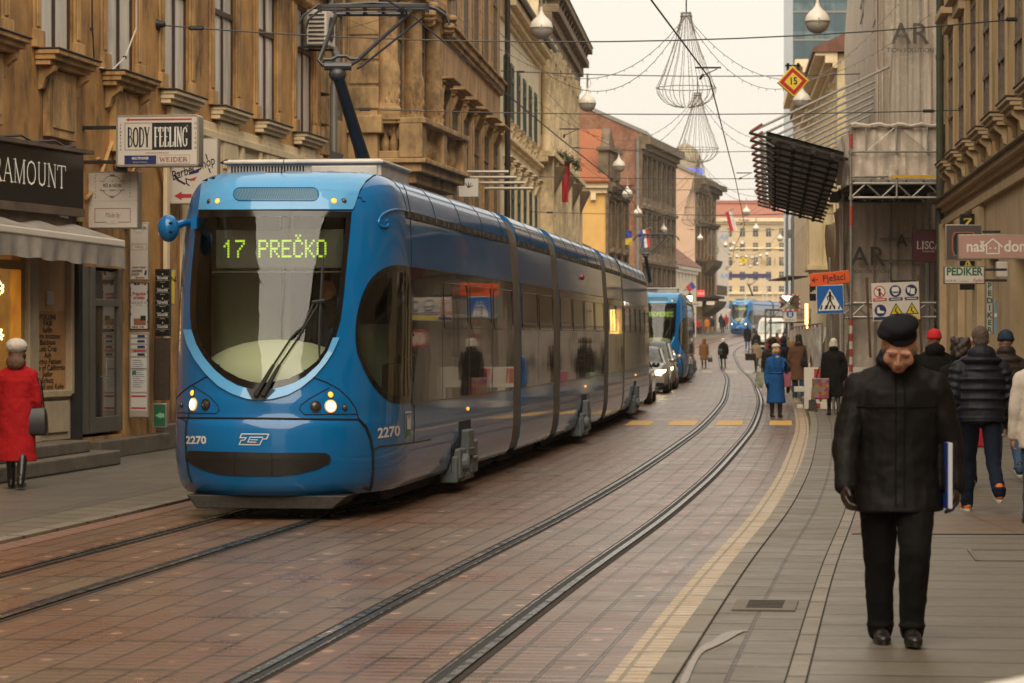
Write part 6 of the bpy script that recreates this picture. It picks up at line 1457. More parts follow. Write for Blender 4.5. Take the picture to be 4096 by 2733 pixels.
for i in range(420):
 a=RND.random();p=Vector((-.35+a*.9+RND.gauss(0, .06), RND.gauss(0, .1), .1-.5*a*a+RND.gauss(0, .09)));q=p+Vector((RND.gauss(0, .09), RND.gauss(0, .09), RND.gauss(-.03, .08)));g.bar(p, q, .022, .01)
g.build('foliage', mat('evergreen needles', (.045, .06, .022), .8, var=.5, vs=20), t, smooth=0)
t=thing('street_banner', 'dark violet banner stretched across the far end of the street', 'banner', at(3000, 1104, 330));g=MB();g.box(-2.4, 2.4, -.02, .02, -.25, .25);g.build('cloth', mat('violet cloth', (.05, .04, .12), .7, var=.3), t, smooth=0)
# --- shop signs far on the left
for nm, lb, u, v, Y, w, h, m, st, ml in(('shop_sign', 'small glowing red shop sign reading högl', 2803, 1174, 275, .72, .62, mat('red lit sign', (.5, .02, .03), .4, emit=(1, .03, .05), es=.35), 'högl', m_whitep), ('shop_sign', 'pale grey shop sign reading ecco beside the second tram', 2784, 1216, 262, 1.1, .45, mat('grey sign', (.42, .39, .34), .5), 'ecco', m_blackp), ('shop_sign', 'small white shop sign with red letters FOT under the högl sign', 2842, 1213, 290, .8, .35, m_panel, 'B FOT', m_redp)):
 t, M=board(nm, lb, 'sign', at(u, v, Y), w, h, .15, 0, m_alu, m);g=MB();g.text(st, h*.6, M(0, 0), bold=.02);g.build('lettering', ml, t, smooth=0)
t=thing('lantern', 'lit wall lantern glowing beside the roof of the second tram', 'lamp', at(2759, 1192, 240));g=MB();g.lathe([(.05, -.35), (.16, -.25), (.2, .15), (.05, .2)], 8);g.build('glass', mat('lantern glow', (1, .7, .3), .4, emit=(1, .6, .2), es=5), t);g=MB();g.lathe([(.24, .15), (.2, .25), (.06, .4), (.02, .5)], 8);g.tube([(0, 0, .5), (-.2, 0, .7), (-.5, 0, .6)], .03, 6);g.build('bracket', m_iron, t)
for i, (u, v0)in enumerate(((2981, 1120), (3010, 1104), (3052, 1100), (3067, 1122), (3092, 1100), (3112, 1125))):
 t=thing('flagpole', 'white flagpole standing on the far square before the hotel', 'flagpole', (*at(u, 1300, 400).xy, 2.6), 0, 'white flagpoles on the square');g=MB();H=at(u, v0, 400).z-2.6;g.tube([(0, 0, 0), (0, 0, H)], [.12, .07], 8);g.ell((0, 0, H), (.12, )*3, 8, 6);g.build('pole', m_white, t)
 # --- canopy rods and white box sign on the tan house
t=thing('awning_rack', 'four bare horizontal awning rods sticking out of the tan house', 'awning rack', L2(79)+(0, ), math.atan2(1, .076));g=MB()
for i in range(4):p=at(1845+i*38, 688+i*22, 77+i*2.4);g.T=(Matrix.Translation(t.location)@Matrix.Rotation(t.rotation_euler.z, 4, 'Z')).inverted();g.tube([p+Vector((-.2, 0, 0)), p+Vector((1.25, 0, 0))], .045, 8)
g.pieces('rod', m_alu, t)
t, M, w, h=flatboard('light_box', 'white light box with a black sprig mark behind the tram roof', 1788, 1916, 714, 790, 76, m_whitep, m_alu, .15);g=MB();[line2(g, M(0, 0), [(.14, .0), (.14+.12*math.cos(a), .14*math.sin(a))], .022)for a in(.4, .9, 1.5, 2.2)];g.build('mark', m_blackp, t, smooth=0)
# ================= right side =================
def netmat(name, col, alpha):
 q=NT(name);f=q.noise(q.pos((2.5, 2.5, .25)), 2.2, 6, .7);c=q.mix(q.ramp(f, .3, .75), [x*.62 for x in col], col);c=q.mix(q.ramp(q.noise(q.pos(), 9, 4), .55, .75, 0, .4), c, [min(1, x*1.5)for x in col])
 q.l(c, q.b.inputs['Base Color']);q.b.inputs['Roughness'].default_value=.9;q.b.inputs['Specular IOR Level'].default_value=.15;q.b.inputs['Alpha'].default_value=alpha;MATS[name]=q.m;return q.m
m_net=netmat('dusty grey net', (.74, .64, .53), .76);m_net2=netmat('dusty beige tarpaulin', (.70, .60, .50), 1.0);m_netd=netmat('thin site netting', (.66, .56, .46), .92);m_fab=netmat('pale fence fabric', (.80, .74, .66), 1.0)
def drape(mb, P, nu, nv, fold, seed=0, amp2=.02, nrm=Vector((0, -1, 0))):
 """cloth between four corners (bl, br, tr, tl) with vertical folds"""
 rr=random.Random(seed);ph=[rr.uniform(0, 6.28)for _ in range(6)];fr=[rr.uniform(4, 9), rr.uniform(11, 19), rr.uniform(22, 37), rr.uniform(2, 5), rr.uniform(3, 8)]
 bl, br_, tr_, tl=[Vector(p)for p in P]
 def fn(a, b):
  p=bl.lerp(br_, a).lerp(tl.lerp(tr_, a), b)
  w=fold*(math.sin(a*fr[0]*3+ph[0]+b*1.5)*.5+math.sin(a*fr[1]*3+ph[1]-b*2)*.3+math.sin(a*fr[2]*3+ph[2])*.2)+amp2*math.sin(b*fr[3]*3+a*fr[4]*2+ph[3])
  return p+nrm*w
 mb.grid(fn, nu, nv)
sc=thing('scaffold', 'steel scaffold with sheeted platform and lattice girders bridging the pavement', 'scaffold', (7.43, 64.0, .12))
SO=Vector((7.43, 64.0, .12))
def ws(g):g.T=Matrix.Translation(-SO);return g
posts=[(7.43, 64.0, 6.35), (9.43, 64.0, 6.3), (7.55, 66.6, 6.0), (9.5, 66.6, 6.0)]
for x, y, h in posts:
 g=ws(MB());g.mat(0).tube([(x, y, .12), (x, y, h)], .034, 8);g.box(x-.09, x+.09, y-.09, y+.09, .12, .14)
 for z in(2.2, 2.5, 4.8, 5.15, 5.8):g.tube([(x, y, z-.04), (x, y, z+.04)], .055, 8)
 g.build('standard', m_steel, sc)
 if y<65:
  g=ws(MB());n=11
  for i in range(n):g.mat(i%2).tube([(x, y, .3+i*.17), (x, y, .3+i*.17+.17)], .040, 8)
  for a, b in((4.2, 4.62), (5.9, 6.2)):g.mat(0).tube([(x, y, a), (x, y, b)], .040, 8)
  g.build('hazard_sleeve', [mat('hazard red', (.40, .05, .035), .6, var=.3, vs=20), mat('hazard white', (.55, .48, .42), .6, var=.2, vs=20)], sc)
def girder(name, x0, x1, y, z0, z1):
 g=ws(MB());g.tube([(x0, y, z0), (x1, y, z0)], .030, 8);g.tube([(x0, y, z1), (x1, y, z1)], .030, 8);n=6
 for i in range(n):a=x0+(x1-x0)*i/n;b=x0+(x1-x0)*(i+1)/n;g.tube([(a, y, z0 if i%2==0 else z1), (b, y, z1 if i%2==0 else z0)], .02, 6)
 for i in range(1, 6, 2):a=x0+(x1-x0)*i/6
 g.tube([((x0+x1)/2, y-.03, z0), ((x0+x1)/2, y-.03, z1+.3)], .024, 6);g.build(name, m_steel, sc)
girder('lattice_girder', 7.43, 9.43, 64.0, 4.81, 5.12);girder('lattice_girder', 7.43, 9.43, 66.5, 4.81, 5.12);girder('lattice_girder', 7.43, 9.43, 64.0, 2.19, 2.5);girder('lattice_girder', 7.5, 9.45, 66.6, 2.19, 2.5)
g=ws(MB())
for i in range(5):a=7.5+i*.385;g.box(a, a+.36, 63.98, 66.6, 5.13, 5.21)
g.build('deck_plank', m_steel, sc, smooth=0, bevel=.01)
g=ws(MB());g.box(7.5, 9.45, 64.2, 66.6, 5.02, 5.12);g.box(7.45, 9.5, 66.6, 68.5, 4.9, 5.1);g.build('deck_underside', m_dark, sc, smooth=0)
g=ws(MB());g.tube([(7.45, 63.95, 5.26), (8.25, 63.95, 5.27)], .025, 6);g.tube([(7.43, 63.96, 5.81), (9.43, 63.96, 5.81)], .022, 6);g.tube([(7.43, 64.02, 6.36), (9.43, 64.02, 6.36)], .022, 6)
for x in(7.76, 8.42, 9.1):g.tube([(x, 63.97, 5.83), (x, 63.97, 6.36)], .018, 6)
g.tube([(7.8, 63.97, 5.85), (8.38, 63.97, 6.34)], .008, 5);g.tube([(9.06, 63.97, 5.85), (8.46, 63.97, 6.34)], .008, 5);g.build('guard_rail', m_steel, sc)
g=ws(MB());g.box(8.3, 9.4, 63.93, 63.97, 5.24, 5.30);g.build('toe_board', mat('yellow toe board', (.62, .36, .01), .5), sc, smooth=0)
g=ws(MB());drape(g, [(7.48, 64.06, 5.27), (9.52, 64.06, 5.27), (9.52, 64.1, 6.40), (7.48, 64.1, 6.40)], 50, 16, .05, 3, .035);g.tube([Vector((7.42+i*.13, 64.03+.03*math.sin(i*2), 6.40+.025*math.sin(i*1.7)))for i in range(17)], .045, 6);drape(g, [(7.44, 66.4, 5.2), (7.44, 64.06, 5.1), (7.44, 64.06, 6.3), (7.4, 66.4, 6.2)], 20, 10, .05, 4, .03, Vector((-1, 0, 0)));g.build('platform_sheet', m_net2, sc)
g=ws(MB());[g.box(9.5, 9.95, 63.9, 64.1, z, z+.07)for z in(5.12, 5.22)];g.tube([(9.5, 64, 5.05), (10.0, 64, 5.05)], .03, 6);g.tube([(9.9, 64, 5.0), (9.9, 64, 5.4)], .03, 6);g.build('timber', mat('dirty scaffold timber', (.16, .085, .045), .8, var=.4), sc, smooth=0)
# netting curtains of the renovated house (top level: they hang from the scaffold)
nt=thing('debris_netting', 'grey debris netting with printed construction slogans wrapping the scaffolded house', 'netting', (8.33, 66.6, 0));NO=Vector((8.33, 66.6, 0))
def wn(g):g.T=Matrix.Translation(-NO);return g
fa=lambda Y, z, x0=8.33:(x0+.093*(Y-64), Y, z)
g=wn(MB());drape(g, [(8.38, 66.6, 5.2), (9.42, 66.6, 5.2), (9.42, 66.7, 13), (8.38, 66.7, 13)], 40, 24, .035, 7, .02);g.build('end_net', m_net, nt)
g=wn(MB());drape(g, [(9.40, 66.5, 5.25), (9.95, 66.4, 5.0), (9.9, 66.5, 13), (9.38, 66.55, 13)], 16, 20, .07, 17, .03);drape(g, [(8.30, 66.55, 5.2), (8.45, 66.5, 5.2), (8.45, 66.5, 13), (8.28, 66.55, 13)], 8, 20, .06, 19, .04);g.build('net_edge_roll', m_net2, nt)
g=wn(MB());drape(g, [fa(112, 5.1), fa(66.6, 5.1), fa(66.6, 15), fa(112, 15)], 160, 20, .16, 9, .05, Vector((-1, .09, 0)));g.build('street_net', m_net, nt)
g=wn(MB());drape(g, [fa(98, .15, 7.45), fa(66.7, .15, 7.45), fa(66.7, 5.0, 7.45), fa(98, 5.3, 7.45)], 120, 16, .16, 12, .06, Vector((-1, .09, 0)));g.build('lower_street_net', m_netd, nt)
g=wn(MB());drape(g, [(7.55, 67.2, .15), (9.7, 67.2, .15), (9.7, 67.0, 4.85), (7.5, 67.0, 4.85)], 50, 18, .07, 14, .05);g.build('lower_end_net', m_netd, nt)
g=wn(MB());Yn=66.5
def slog():
 global g
 g.build('printed_slogan', mat('grey net print', (.10, .085, .07), .8), nt, smooth=0);g=wn(MB())
for st, u, v, hpx, sx in(('AR', 3639, 140, 118, 1.0), ('TION SOLUTION', 3640, 203, 26, .95), ('SMART CONST', 3655, 20, 0, 1)):
 if hpx:p=at(u, v, Yn);g.text(st, hpx*Yn/F, PL((p.x, p.y-.06, p.z)), sx=sx, bold=.01);slog()
for st, u, v, hpx, sx in(('AR', 3470, 1030, 108, 1.0), ('CTION SOLUTIONS', 3475, 1088, 20, 1.0), ('A', 3605, 965, 70, .9)):p=at(u, v, 66.9);g.text(st, hpx*66.9/F, PL((p.x, p.y-.08, p.z)), sx=sx, bold=.01);slog()
d3=Vector((-.093, -1, 0)).normalized()
for st, Yt_, z, h in(('SMAR', 74, 7.0, .8), ('SMART CONSTRUCTION', 76, 6.2, .25), ('SMAR', 84, 9.0, .9), ('SMART CONSTRUCTION', 86, 8.0, .3), ('SMAR', 80, 12, .9)):p=Vector(fa(Yt_, z));g.text(st, h, PL((p.x-.20, p.y, p.z), d3));slog()
fr_=thing('facade_scaffold', 'galvanised scaffold frames showing through the grey netting', 'scaffold', (8.4, 67, 0));FO=Vector((8.4, 67, 0))
g=MB();g.T=Matrix.Translation(-FO)
for yy in[67+2.5*i for i in range(18)]:
 for dx in(.06, .9):x=fa(yy, 0)[0]+dx;g.tube([(x, yy, .12), (x, yy, 14.5)], .03, 6)
g.build('standard', m_steel, fr_);g=MB();g.T=Matrix.Translation(-FO)
for z in(3.0, 5.1, 7.1, 9.1, 11.1, 13.1):
 g.box(8.45, 9.3, 67, 67.3, z, z+.06);a, b=fa(67, z), fa(110, z)
 for dz in(.5, 1.0):g.tube([(8.42, 66.85, z+dz), (9.35, 66.85, z+dz)], .025, 6);g.tube([(a[0]+.04, 67, z+dz), (b[0]+.04, 110, z+dz)], .025, 6)
 g.extrude([(a[0]+.1, 67, z), (a[0]+.8, 67, z), (b[0]+.8, 110, z), (b[0]+.1, 110, z)], (0, 0, .05))
g.build('walkway', m_steel, fr_, smooth=0)
g=MB();g.T=Matrix.Translation(-FO)
for z in(5.6, 7.7, 9.75):g.box(8.5, 9.3, 66.9, 66.95, z, z+.22)
g.build('toe_board', mat('dull purple toe board', (.15, .07, .085), .7), fr_, smooth=0)
# protection fan
pf=thing('protection_fan', 'black slatted protection fan jutting over the street on grey struts', 'protection fan', (7.3, 64.3, 5.8));PO=Vector((7.3, 64.3, 5.8))
def wf(g):g.T=Matrix.Translation(-PO);return g
def fanp(a, b):
 Yq=64.3+33*a;return Vector((7.32+.09*(Yq-64.3)-1.72*b, Yq, 5.78-.10*a+.46*b))
g=wf(MB());g.grid(lambda a, b:fanp(a, b), 24, 6);g.grid(lambda a, b:fanp(a, b)+Vector((0, 0, .05)), 24, 6);g.build('fan_panel', mat('black fan boards', (.045, .045, .043), .5, var=.5, vs=6), pf, smooth=0)
g=wf(MB())
for b in(.02, .16, .33, .5, .66, .83, .99):g.tube([fanp(q/20, b)-Vector((0, 0, .05))for q in range(21)], .028, 6)
g.pieces('fan_rail', mat('rusty brown tube', (.05, .024, .015), .6, .2, var=.5, vs=10), pf)
g=wf(MB())
for i in range(15):
 a=i/14;g.tube([fanp(a, -.05)-Vector((0, 0, .09)), fanp(a, 1.22)-Vector((0, 0, .09))], .034, 6)
 for b in(.15, .4, .65, .9):p=fanp(a, b);g.box(p.x-.05, p.x+.05, p.y-.05, p.y+.05, p.z-.16, p.z-.04)
g.pieces('fan_arm', m_iron, pf)
g=wf(MB())
for i in range(14):
 a=i/14;p=fanp(a, 1.2)-Vector((0, 0, .06));Yq=p.y;q=Vector((8.30+.093*(Yq-64), Yq+.1, 7.72));g.tube([p, q], .030, 7)
 p2=fanp(a, .9);g.tube([p, p2+Vector((0, 0, -.25))], .02, 6)
g.pieces('fan_strut', m_steel, pf)
g=wf(MB());[g.tube([fanp(i/14, 1.2)-Vector((0, 0, .06)), fanp(i/14, 1.2)-Vector((0, 0, .06))+Vector((.26, 0, .17))], .037, 6)for i in range(14)];g.pieces('red_tape', mat('faded red tape', (.20, .06, .045), .6), pf)
# fence along the kerb, panel by panel
for i in range(9):
 ya=66.5+3.3*i;a, b=Vector((7.02+.072*(ya-66), ya, .12)), Vector((7.02+.072*(ya+3.2-66), ya+3.2, .12))
 t=thing('fence_panel', 'white fabric draped site fence panel, number of several along the kerb' if False else 'white fabric draped site fence panel along the kerb beside the scaffold', 'fence', a, 0, 'site fence panels along the kerb');g=MB();drape(g, [b-a+Vector((0, 0, .1)), Vector((0, 0, .1)), Vector((0, 0, 1.86)), b-a+Vector((0, 0, 1.86))], 30, 10, .06, 30+i, .05, Vector((-1, .07, 0)));g.build('fabric', m_fab, t)
 g=MB();g.tube([(0, 0, 0), (0, 0, 1.95), b-a+Vector((0, 0, 1.95)), b-a], .024, 6);g.tube([Vector((.05, 0, 1.0)), b-a+Vector((.05, 0, 1.0))], .02, 6);g.build('frame', m_steel, t)
 g=MB();rr=random.Random(i)
 for q in range(5):f=rr.uniform(.1, .9);p=(b-a)*f+Vector((-.10, 0, rr.uniform(.8, 1.3)));g.text(rr.choice('VMWNAH'), .3, PL(p, (b-a).normalized()*-1), bold=.02)
 g.build('faded_print', mat('faded fence print', (.32, .24, .22), .8), t, smooth=0)
g=None
# pictogram signs
def posts_sign():
 t=thing('pedestrian_sign', 'blue square pedestrian crossing sign on a leaning grey post', 'road sign', (at(3322, 1345, 62).x+.08, 62, .12), 0);o=t.location;c=at(3320, 1198, 62)-o
 g=MB();g.tube([(0, .06, 0), c+Vector((0, .06, .9))], .032, 8);g.build('post', m_steel, t)
 w, h=.585, .615;R_=Matrix.Translation(c)@Matrix.Rotation(-.03, 4, 'Y');g=MB();g.T=R_;g.box(-w/2, w/2, -.01, .015, -h/2, h/2);g.build('plate', mat('white sign rim', (.6, .56, .5), .4), t, smooth=0, bevel=.01)
 g=MB();g.T=R_;m=PL((0, -.013, 0));m1=PL((0, -.016, 0));m2=PL((0, -.019, 0));g.mat(0);rect(g, m, -w/2+.014, w/2-.014, -h/2+.014, h/2-.014)
 g.mat(1);g.shape2d([(-.26, -.235), (.26, -.235), (.0, .225)], m1);g.mat(2)
 for i in range(5):x=-.19+i*.095;g.shape2d([(x-.035, -.21), (x+.008, -.21), (x+.03-(.02 if i>2 else 0)+.0, -.12), (x-.002, -.12)], m2)
 disc(g, m2, .0, .145, .027, 14);line2(g, m2, [(.0, .11), (.0, -.01)], .055);line2(g, m2, [(0, 0), (-.045, -.09), (-.075, -.19)], .032);line2(g, m2, [(0, 0), (.035, -.09), (.085, -.18)], .032);line2(g, m2, [(0, .10), (-.06, .05), (-.05, -.01)], .022);line2(g, m2, [(0, .10), (.055, .06), (.07, .0)], .022)
 g.build('pictogram', [mat('road sign blue', (.008, .10, .36), .35), m_whitep, m_blackp], t, smooth=0)
 c2=at(3319, 1114, 62)-o;w, h=.85, .27;R_=Matrix.Translation(c2)@Matrix.Rotation(-.105, 4, 'Y');g=MB();g.T=R_;g.box(-w/2, w/2, -.012, .012, -h/2, h/2);o_=g.build('diversion_plate', mat('orange diversion plate', (.68, .095, .018), .4, var=.08), t, smooth=0, bevel=.01)
 g=MB();g.T=R_;m=PL((0, -.015, 0));g.text('Pješaci', .20, PL((.09, -.015, 0)), sx=.92, bold=.012);line2(g, m, [(-.375, 0), (-.26, 0)], .018);line2(g, m, [(-.32, .05), (-.375, 0), (-.32, -.05)], .018);g.build('lettering', m_blackp, o_, smooth=0)
posts_sign()
t, M, w, h=flatboard('safety_board', 'white site safety board with six round and triangular pictograms', 3488, 3678, 1130, 1282, 63.6, m_panel, m_panel, .02, 0);t.rotation_euler=(0, -.045, 0);g=MB();m=M(0, 0);m1=M(0, 0, .003);m2=M(0, 0, .006);cy=mat('safety yellow', (.62, .48, .01), .4);mats_=[m_navy, m_redp, m_whitep, cy, m_blackp]
for i, x in enumerate((-.345, 0, .345)):
 g.mat(1 if i==0 else 0);z=h*.27;disc(g, m, x, z, .13, 24)
 if i==0:g.mat(2);disc(g, m1, x, z, .108, 24);g.mat(4);line2(g, m2, [(x, z+.06), (x, z-.08)], .05);g.mat(1);line2(g, M(0, 0, .008), [(x-.08, z+.08), (x+.08, z-.08)], .022)
 elif i==1:g.mat(2);disc(g, m1, x, z-.02, .07, 16);g.shape2d([(x-.09, z+.01), (x+.09, z+.01), (x+.06, z+.09), (x-.06, z+.09)], m2);g.mat(0);line2(g, M(0, 0, .009), [(x-.045, z-.025), (x+.045, z-.025)], .03)
 else:g.mat(2);g.shape2d([(x-.02, z-.08), (x+.07, z-.08), (x+.08, z+.04), (x-.01, z+.05)], m1);g.shape2d([(x-.08, z-.04), (x-.04, z-.05), (x-.02, z+.07), (x-.09, z+.07)], m2)
 g.mat(1 if i==0 else 0);rect(g, m, x-.15, x+.15, h*.02, h*.1);g.mat(2);rect(g, m1, x-.11, x+.11, h*.05, h*.07);z=-h*.22
 if i==0:g.mat(0);disc(g, m, x, z, .13, 24);g.mat(2);g.shape2d([(x-.07, z-.06), (x+.08, z-.06), (x+.08, z-.02), (x-.01, z+.0), (x-.02, z+.07), (x-.07, z+.07)], m1)
 else:g.mat(4);g.shape2d([(x-.15, z-.11), (x+.15, z-.11), (x, z+.15)], m);g.mat(3);g.shape2d([(x-.115, z-.09), (x+.115, z-.09), (x, z+.11)], m1);g.mat(4);line2(g, m2, [(x, z+.05), (x-.02, z-.03), (x+.03, z-.07)], .025)
 g.mat(3 if i else 0);rect(g, m, x-.15, x+.15, -h*.47, -h*.39)
g.build('pictogram', mats_, t, smooth=0)
g=MB()
for x in(-.60, .52):g.box(x-.025, x+.025, .03, .08, -1.2, .55)
g.pieces('post', mat('rusty post', (.10, .045, .025), .8, var=.4), t, smooth=0)
t=thing('no_entry_sign', 'round red rimmed sign behind the head of the man in the beret', 'road sign', at(3618, 1356, 63.2));g=MB();g.lathe([(.2, -.01), (.21, 0), (.2, .01)], 26, (0, 0, 0), (0, -1, 0));g.build('plate', m_white, t);g=MB();disc(g, PL((0, -.015, 0)), 0, 0, .205, 28, .15);line2(g, PL((0, -.016, 0)), [(0, .08), (0, -.1)], .05);g.build('rim', mats_[1], t, smooth=0)
g=MB();g.tube([(0, .03, 0), (0, .03, -1.6)], .025, 6);g.build('post', m_steel, t)
# shop signs on the right
def rsign(name, lb, u0, u1, v0, v1, Y, mf, mc=m_alu, d=.12, rz=-.06):return flatboard(name, lb, u0, u1, v0, v1, Y, mf, mc, d, rz)
def rbrk(t, w, h, wall):g=MB();[g.box(w/2, w/2+wall, -.02, .02, z-.02, z+.02)for z in(-h*.3, h*.3)];g.build('bracket', m_iron, t, smooth=0)
t, M, w, h=rsign('shop_sign', 'maroon square shop sign with white serif letters LISCA', 3650, 3768, 920, 1050, 65.2, mat('maroon panel', (.075, .008, .014), .35), mat('maroon casing', (.05, .006, .01), .4));g=MB();serif(g, 'LISCA', M(.02, .02), .17, w*.78, .055);g.text('F A S H I O N', .045, M(.02, -.12));g.build('lettering', m_whitep, t, smooth=0);rbrk(t, w, h, .3)
t, M, w, h=rsign('shop_sign', 'dark square sign with a red emblem in an orange octagon frame', 3781, 3928, 899, 1044, 48.5, mat('dusk brown panel', (.075, .055, .055), .4), m_alu, .1);g=MB();m=M(0, -.02);oc=[(.17, -.2), (.2, -.1), (.2, .12), (.16, .2), (-.16, .2), (-.2, .12), (-.2, -.1), (-.17, -.2)];g.mat(0);g.shape2d(oc, m);g.mat(1);g.shape2d([(x*.88, z*.9)for x, z in oc], M(0, -.02, .003));g.mat(2);m3=M(0, -.02, .006)
for q in range(14):a=q*2.4;g.shape2d([(.11*math.cos(a), .13*math.sin(a)), (.06*math.cos(a+.5), .07*math.sin(a+.5)), (.02*math.cos(a+.2), .03*math.sin(a))], m3)
g.mat(3).text('utemeljena 1932', .035, M(0, .125, .006), sx=.8);g.build('emblem', [m_copper, m_blackp, m_redp, m_whitep], t, smooth=0);rbrk(t, w, h, .3)
t, M, w, h=rsign('shop_sign', 'wide pinkish sign with white letters naš dom around a little house', 3833, 4140, 939, 1037, 40.5, mat('dusty pink panel', (.42, .245, .20), .4), m_alu, .14);g=MB();g.text('naš', .22, M(-w*.5+.235, 0), sx=.9, bold=.02);g.text('dom', .22, M(w*.5-.26, 0), sx=.9, bold=.02);m=M(-.06, 0);line2(g, m, [(-.13, -.0), (0, .11), (.13, 0)], .02);line2(g, m, [(-.085, .02), (-.085, -.095), (.085, -.095), (.085, .02)], .018);disc(g, m, -.035, -.02, .014, 10);disc(g, m, .035, -.02, .014, 10);g.build('lettering', m_whitep, t, smooth=0);rbrk(t, w, h, .2)
t, M, w, h=rsign('shop_sign', 'cream sign with green letters PEDIKER and small red script', 3775, 3937, 1065, 1137, 46, m_panel, mat('bronze sign frame', (.16, .13, .09), .5), .12);g=MB();g.mat(0).text('PEDIKER', .17, M(0, .05), sx=.88, bold=.035);g.mat(1).text('ILICA 29', .045, M(-w*.33, -.09));g.mat(2).text('Fajfer', .075, M(w*.33, -.085), shear=.3);g.mat(1).text('vl. Ivana Butorac', .022, M(0, -.095));g.build('lettering', [mat('deep green print', (.015, .12, .04), .5), m_blackp, m_redp], t, smooth=0);rbrk(t, w, h, .35)
t, M, w, h=rsign('shop_sign', 'tall black sign with yellow letters behind the brown emblem sign', 3839, 3901, 856, 1160, 53, m_blk, m_blk, .1);g=MB();serif(g, 'Z', M(0, h*.38), .16, .16, .12);serif(g, 'A', M(0, -h*.16), .16, .16, .12);g.build('lettering', mat('yellow sign letters', (.55, .42, .05), .4), t, smooth=0);rbrk(t, w, h, .4)
t, M, w, h=rsign('shop_sign', 'narrow vertical sign with green letters PEDIKER on the wall', 3942, 3972, 1128, 1338, 50, m_panel, m_alu, .1);g=MB();vtext(g, M(0, 0), 'PEDIKER', 0, h*.42, -h*.42, .13, bold=.03);g.build('lettering', MATS['deep green print'], t, smooth=0)
t, M, w, h=rsign('shop_sign', 'narrow vertical white sign with blue letters ŠEŠIR', 3890, 3910, 1212, 1304, 57, m_panel, m_alu, .08);g=MB();vtext(g, M(0, 0), 'ŠEŠIR', 0, h*.38, -h*.38, .10, bold=.03);g.build('lettering', m_navy, t, smooth=0)
t, M, w, h=rsign('poster', 'light blue poster panel on the wall beside the green pediker letters', 3974, 3990, 1200, 1336, 49, mat('light blue poster', (.10, .30, .45), .5), m_alu, .05);g=MB();rect(g, M(0, 0), -w*.3, w*.3, 0, h*.1);g.build('lettering', m_whitep, t, smooth=0)
t, M, w, h=rsign('shop_sign', 'black shop sign with three slanted white bars beyond the orange plate', 3238, 3268, 1135, 1204, 105, m_blk, m_blk, .2);g=MB();[g.shape2d([(-.1+.07*i, -.05), (-.05+.07*i, -.05), (-.07+.07*i, -.02+.04*i), (-.12+.07*i, .01+.04*i)], M(0, 0))for i in range(3)];g.build('mark', m_whitep, t, smooth=0)
t=thing('light_strip', 'glowing warm light strip on a shop front beyond the fence', 'lamp', at(3226, 1278, 112));g=MB();g.box(-.05, .05, -.05, .05, -.55, .6);g.build('tube', mat('warm light strip', (1, .6, .2), .4, emit=(1, .5, .12), es=3), t, smooth=0)
t=thing('downlight', 'lamp box on the wall above the pediker sign', 'lamp', at(3998, 1078, 46.5));g=MB();g.box(-.05, .12, -.08, .08, -.12, .12);g.build('casing', m_panel, t, smooth=0, bevel=.01)
# mirror and zone sign
Y=118;t=thing('traffic_mirror', 'rectangular traffic mirror with red and white rim on a pole', 'traffic mirror', (at(3160, 1300, Y).x, Y, .12));o=t.location;c=at(3159, 1211, Y)-o;w, h=78*Y/F, 61*Y/F
g=MB();g.tube([(0, .05, 0), (0, .05, c.z+.2)], .04, 8);g.build('post', m_steel, t);P=[(c.x+sx*(w/2-.08)+.08*math.cos(a), c.y, c.z+sz*(h/2-.08)+.08*math.sin(a))for sx, sz, a0 in((1, -1, -PI/2), (1, 1, 0), (-1, 1, PI/2), (-1, -1, PI))for a in[a0+PI/2*q/4 for q in range(5)]];P=dense([(p[0], p[2])for p in P], .045)
for mm, par in((0, 'rim'), ):
 g=MB()
 for i in range(len(P)):a, b=P[i-1], P[i];g.mat((i//2)%2).bar((a[0], c.y-.03, a[1]), (b[0], c.y-.03, b[1]), .05, .055)
 g.build('rim', [mat('mirror rim red', (.45, .03, .02), .4), m_white], t, smooth=0)
g=MB();g.grid(lambda a, b:Vector((c.x+(a-.5)*w*.95, c.y-.03-.09*(1-(2*a-1)**2)*(1-(2*b-1)**2), c.z+(b-.5)*h*.93)), 14, 12);g.build('mirror_glass', mat('convex mirror', (.75, .75, .73), .03, 1.0), t)
c2=at(3160, 1263, Y)-o;g=MB();g.box(c2.x-.26, c2.x+.26, -.02, .02, c2.z-.25, c2.z+.25);z_=g.build('zone_plate', m_panel, t, smooth=0);g=MB();g.mat(0);disc(g, PL((c2.x, -.024, c2.z+.06)), 0, 0, .15, 20);g.mat(1);[line2(g, PL((c2.x, -.027, c2.z+.06)), [(x, .08), (x, -.09)], .04)for x in(-.03, .04)];g.mat(2).text('Pješačka zona', .075, PL((c2.x, -.024, c2.z-.17)), sx=.85, bold=.01);g.build('pictogram', [MATS['road sign blue'], m_whitep, m_blackp], z_, smooth=0)
# far scaffold and gantry
t=thing('scaffold', 'open grey tube scaffold standing beyond the traffic mirror', 'scaffold', (at(3150, 1300, 128).x, 128, .12));g=MB()
for i in range(7):
 for j in range(2):g.tube([(i*.14+j*.25, i*1.6, 0), (i*.14+j*.25, i*1.6, 7.2)], .035, 6)
for z in(2.3, 4.3, 6.3):g.tube([(0, 0, z), (.85, 9.6, z)], .03, 6);g.tube([(.25, 0, z), (1.1, 9.6, z)], .03, 6);[g.bar((i*.14, i*1.6, z), (i*.14+.28, i*1.6, z), .05)for i in range(7)]
g.build('tube_frame', m_zinc, t);g=MB();g.box(0, .9, 0, 9.6, 4.25, 4.3);g.box(.0, .9, 0, 9.6, 2.25, 2.3);g.build('deck', m_iron, t, smooth=0)
t=thing('gantry', 'grey lattice gantry beside the white van', 'gantry', (at(3062, 1300, 138).x, 138, .12));g=MB()
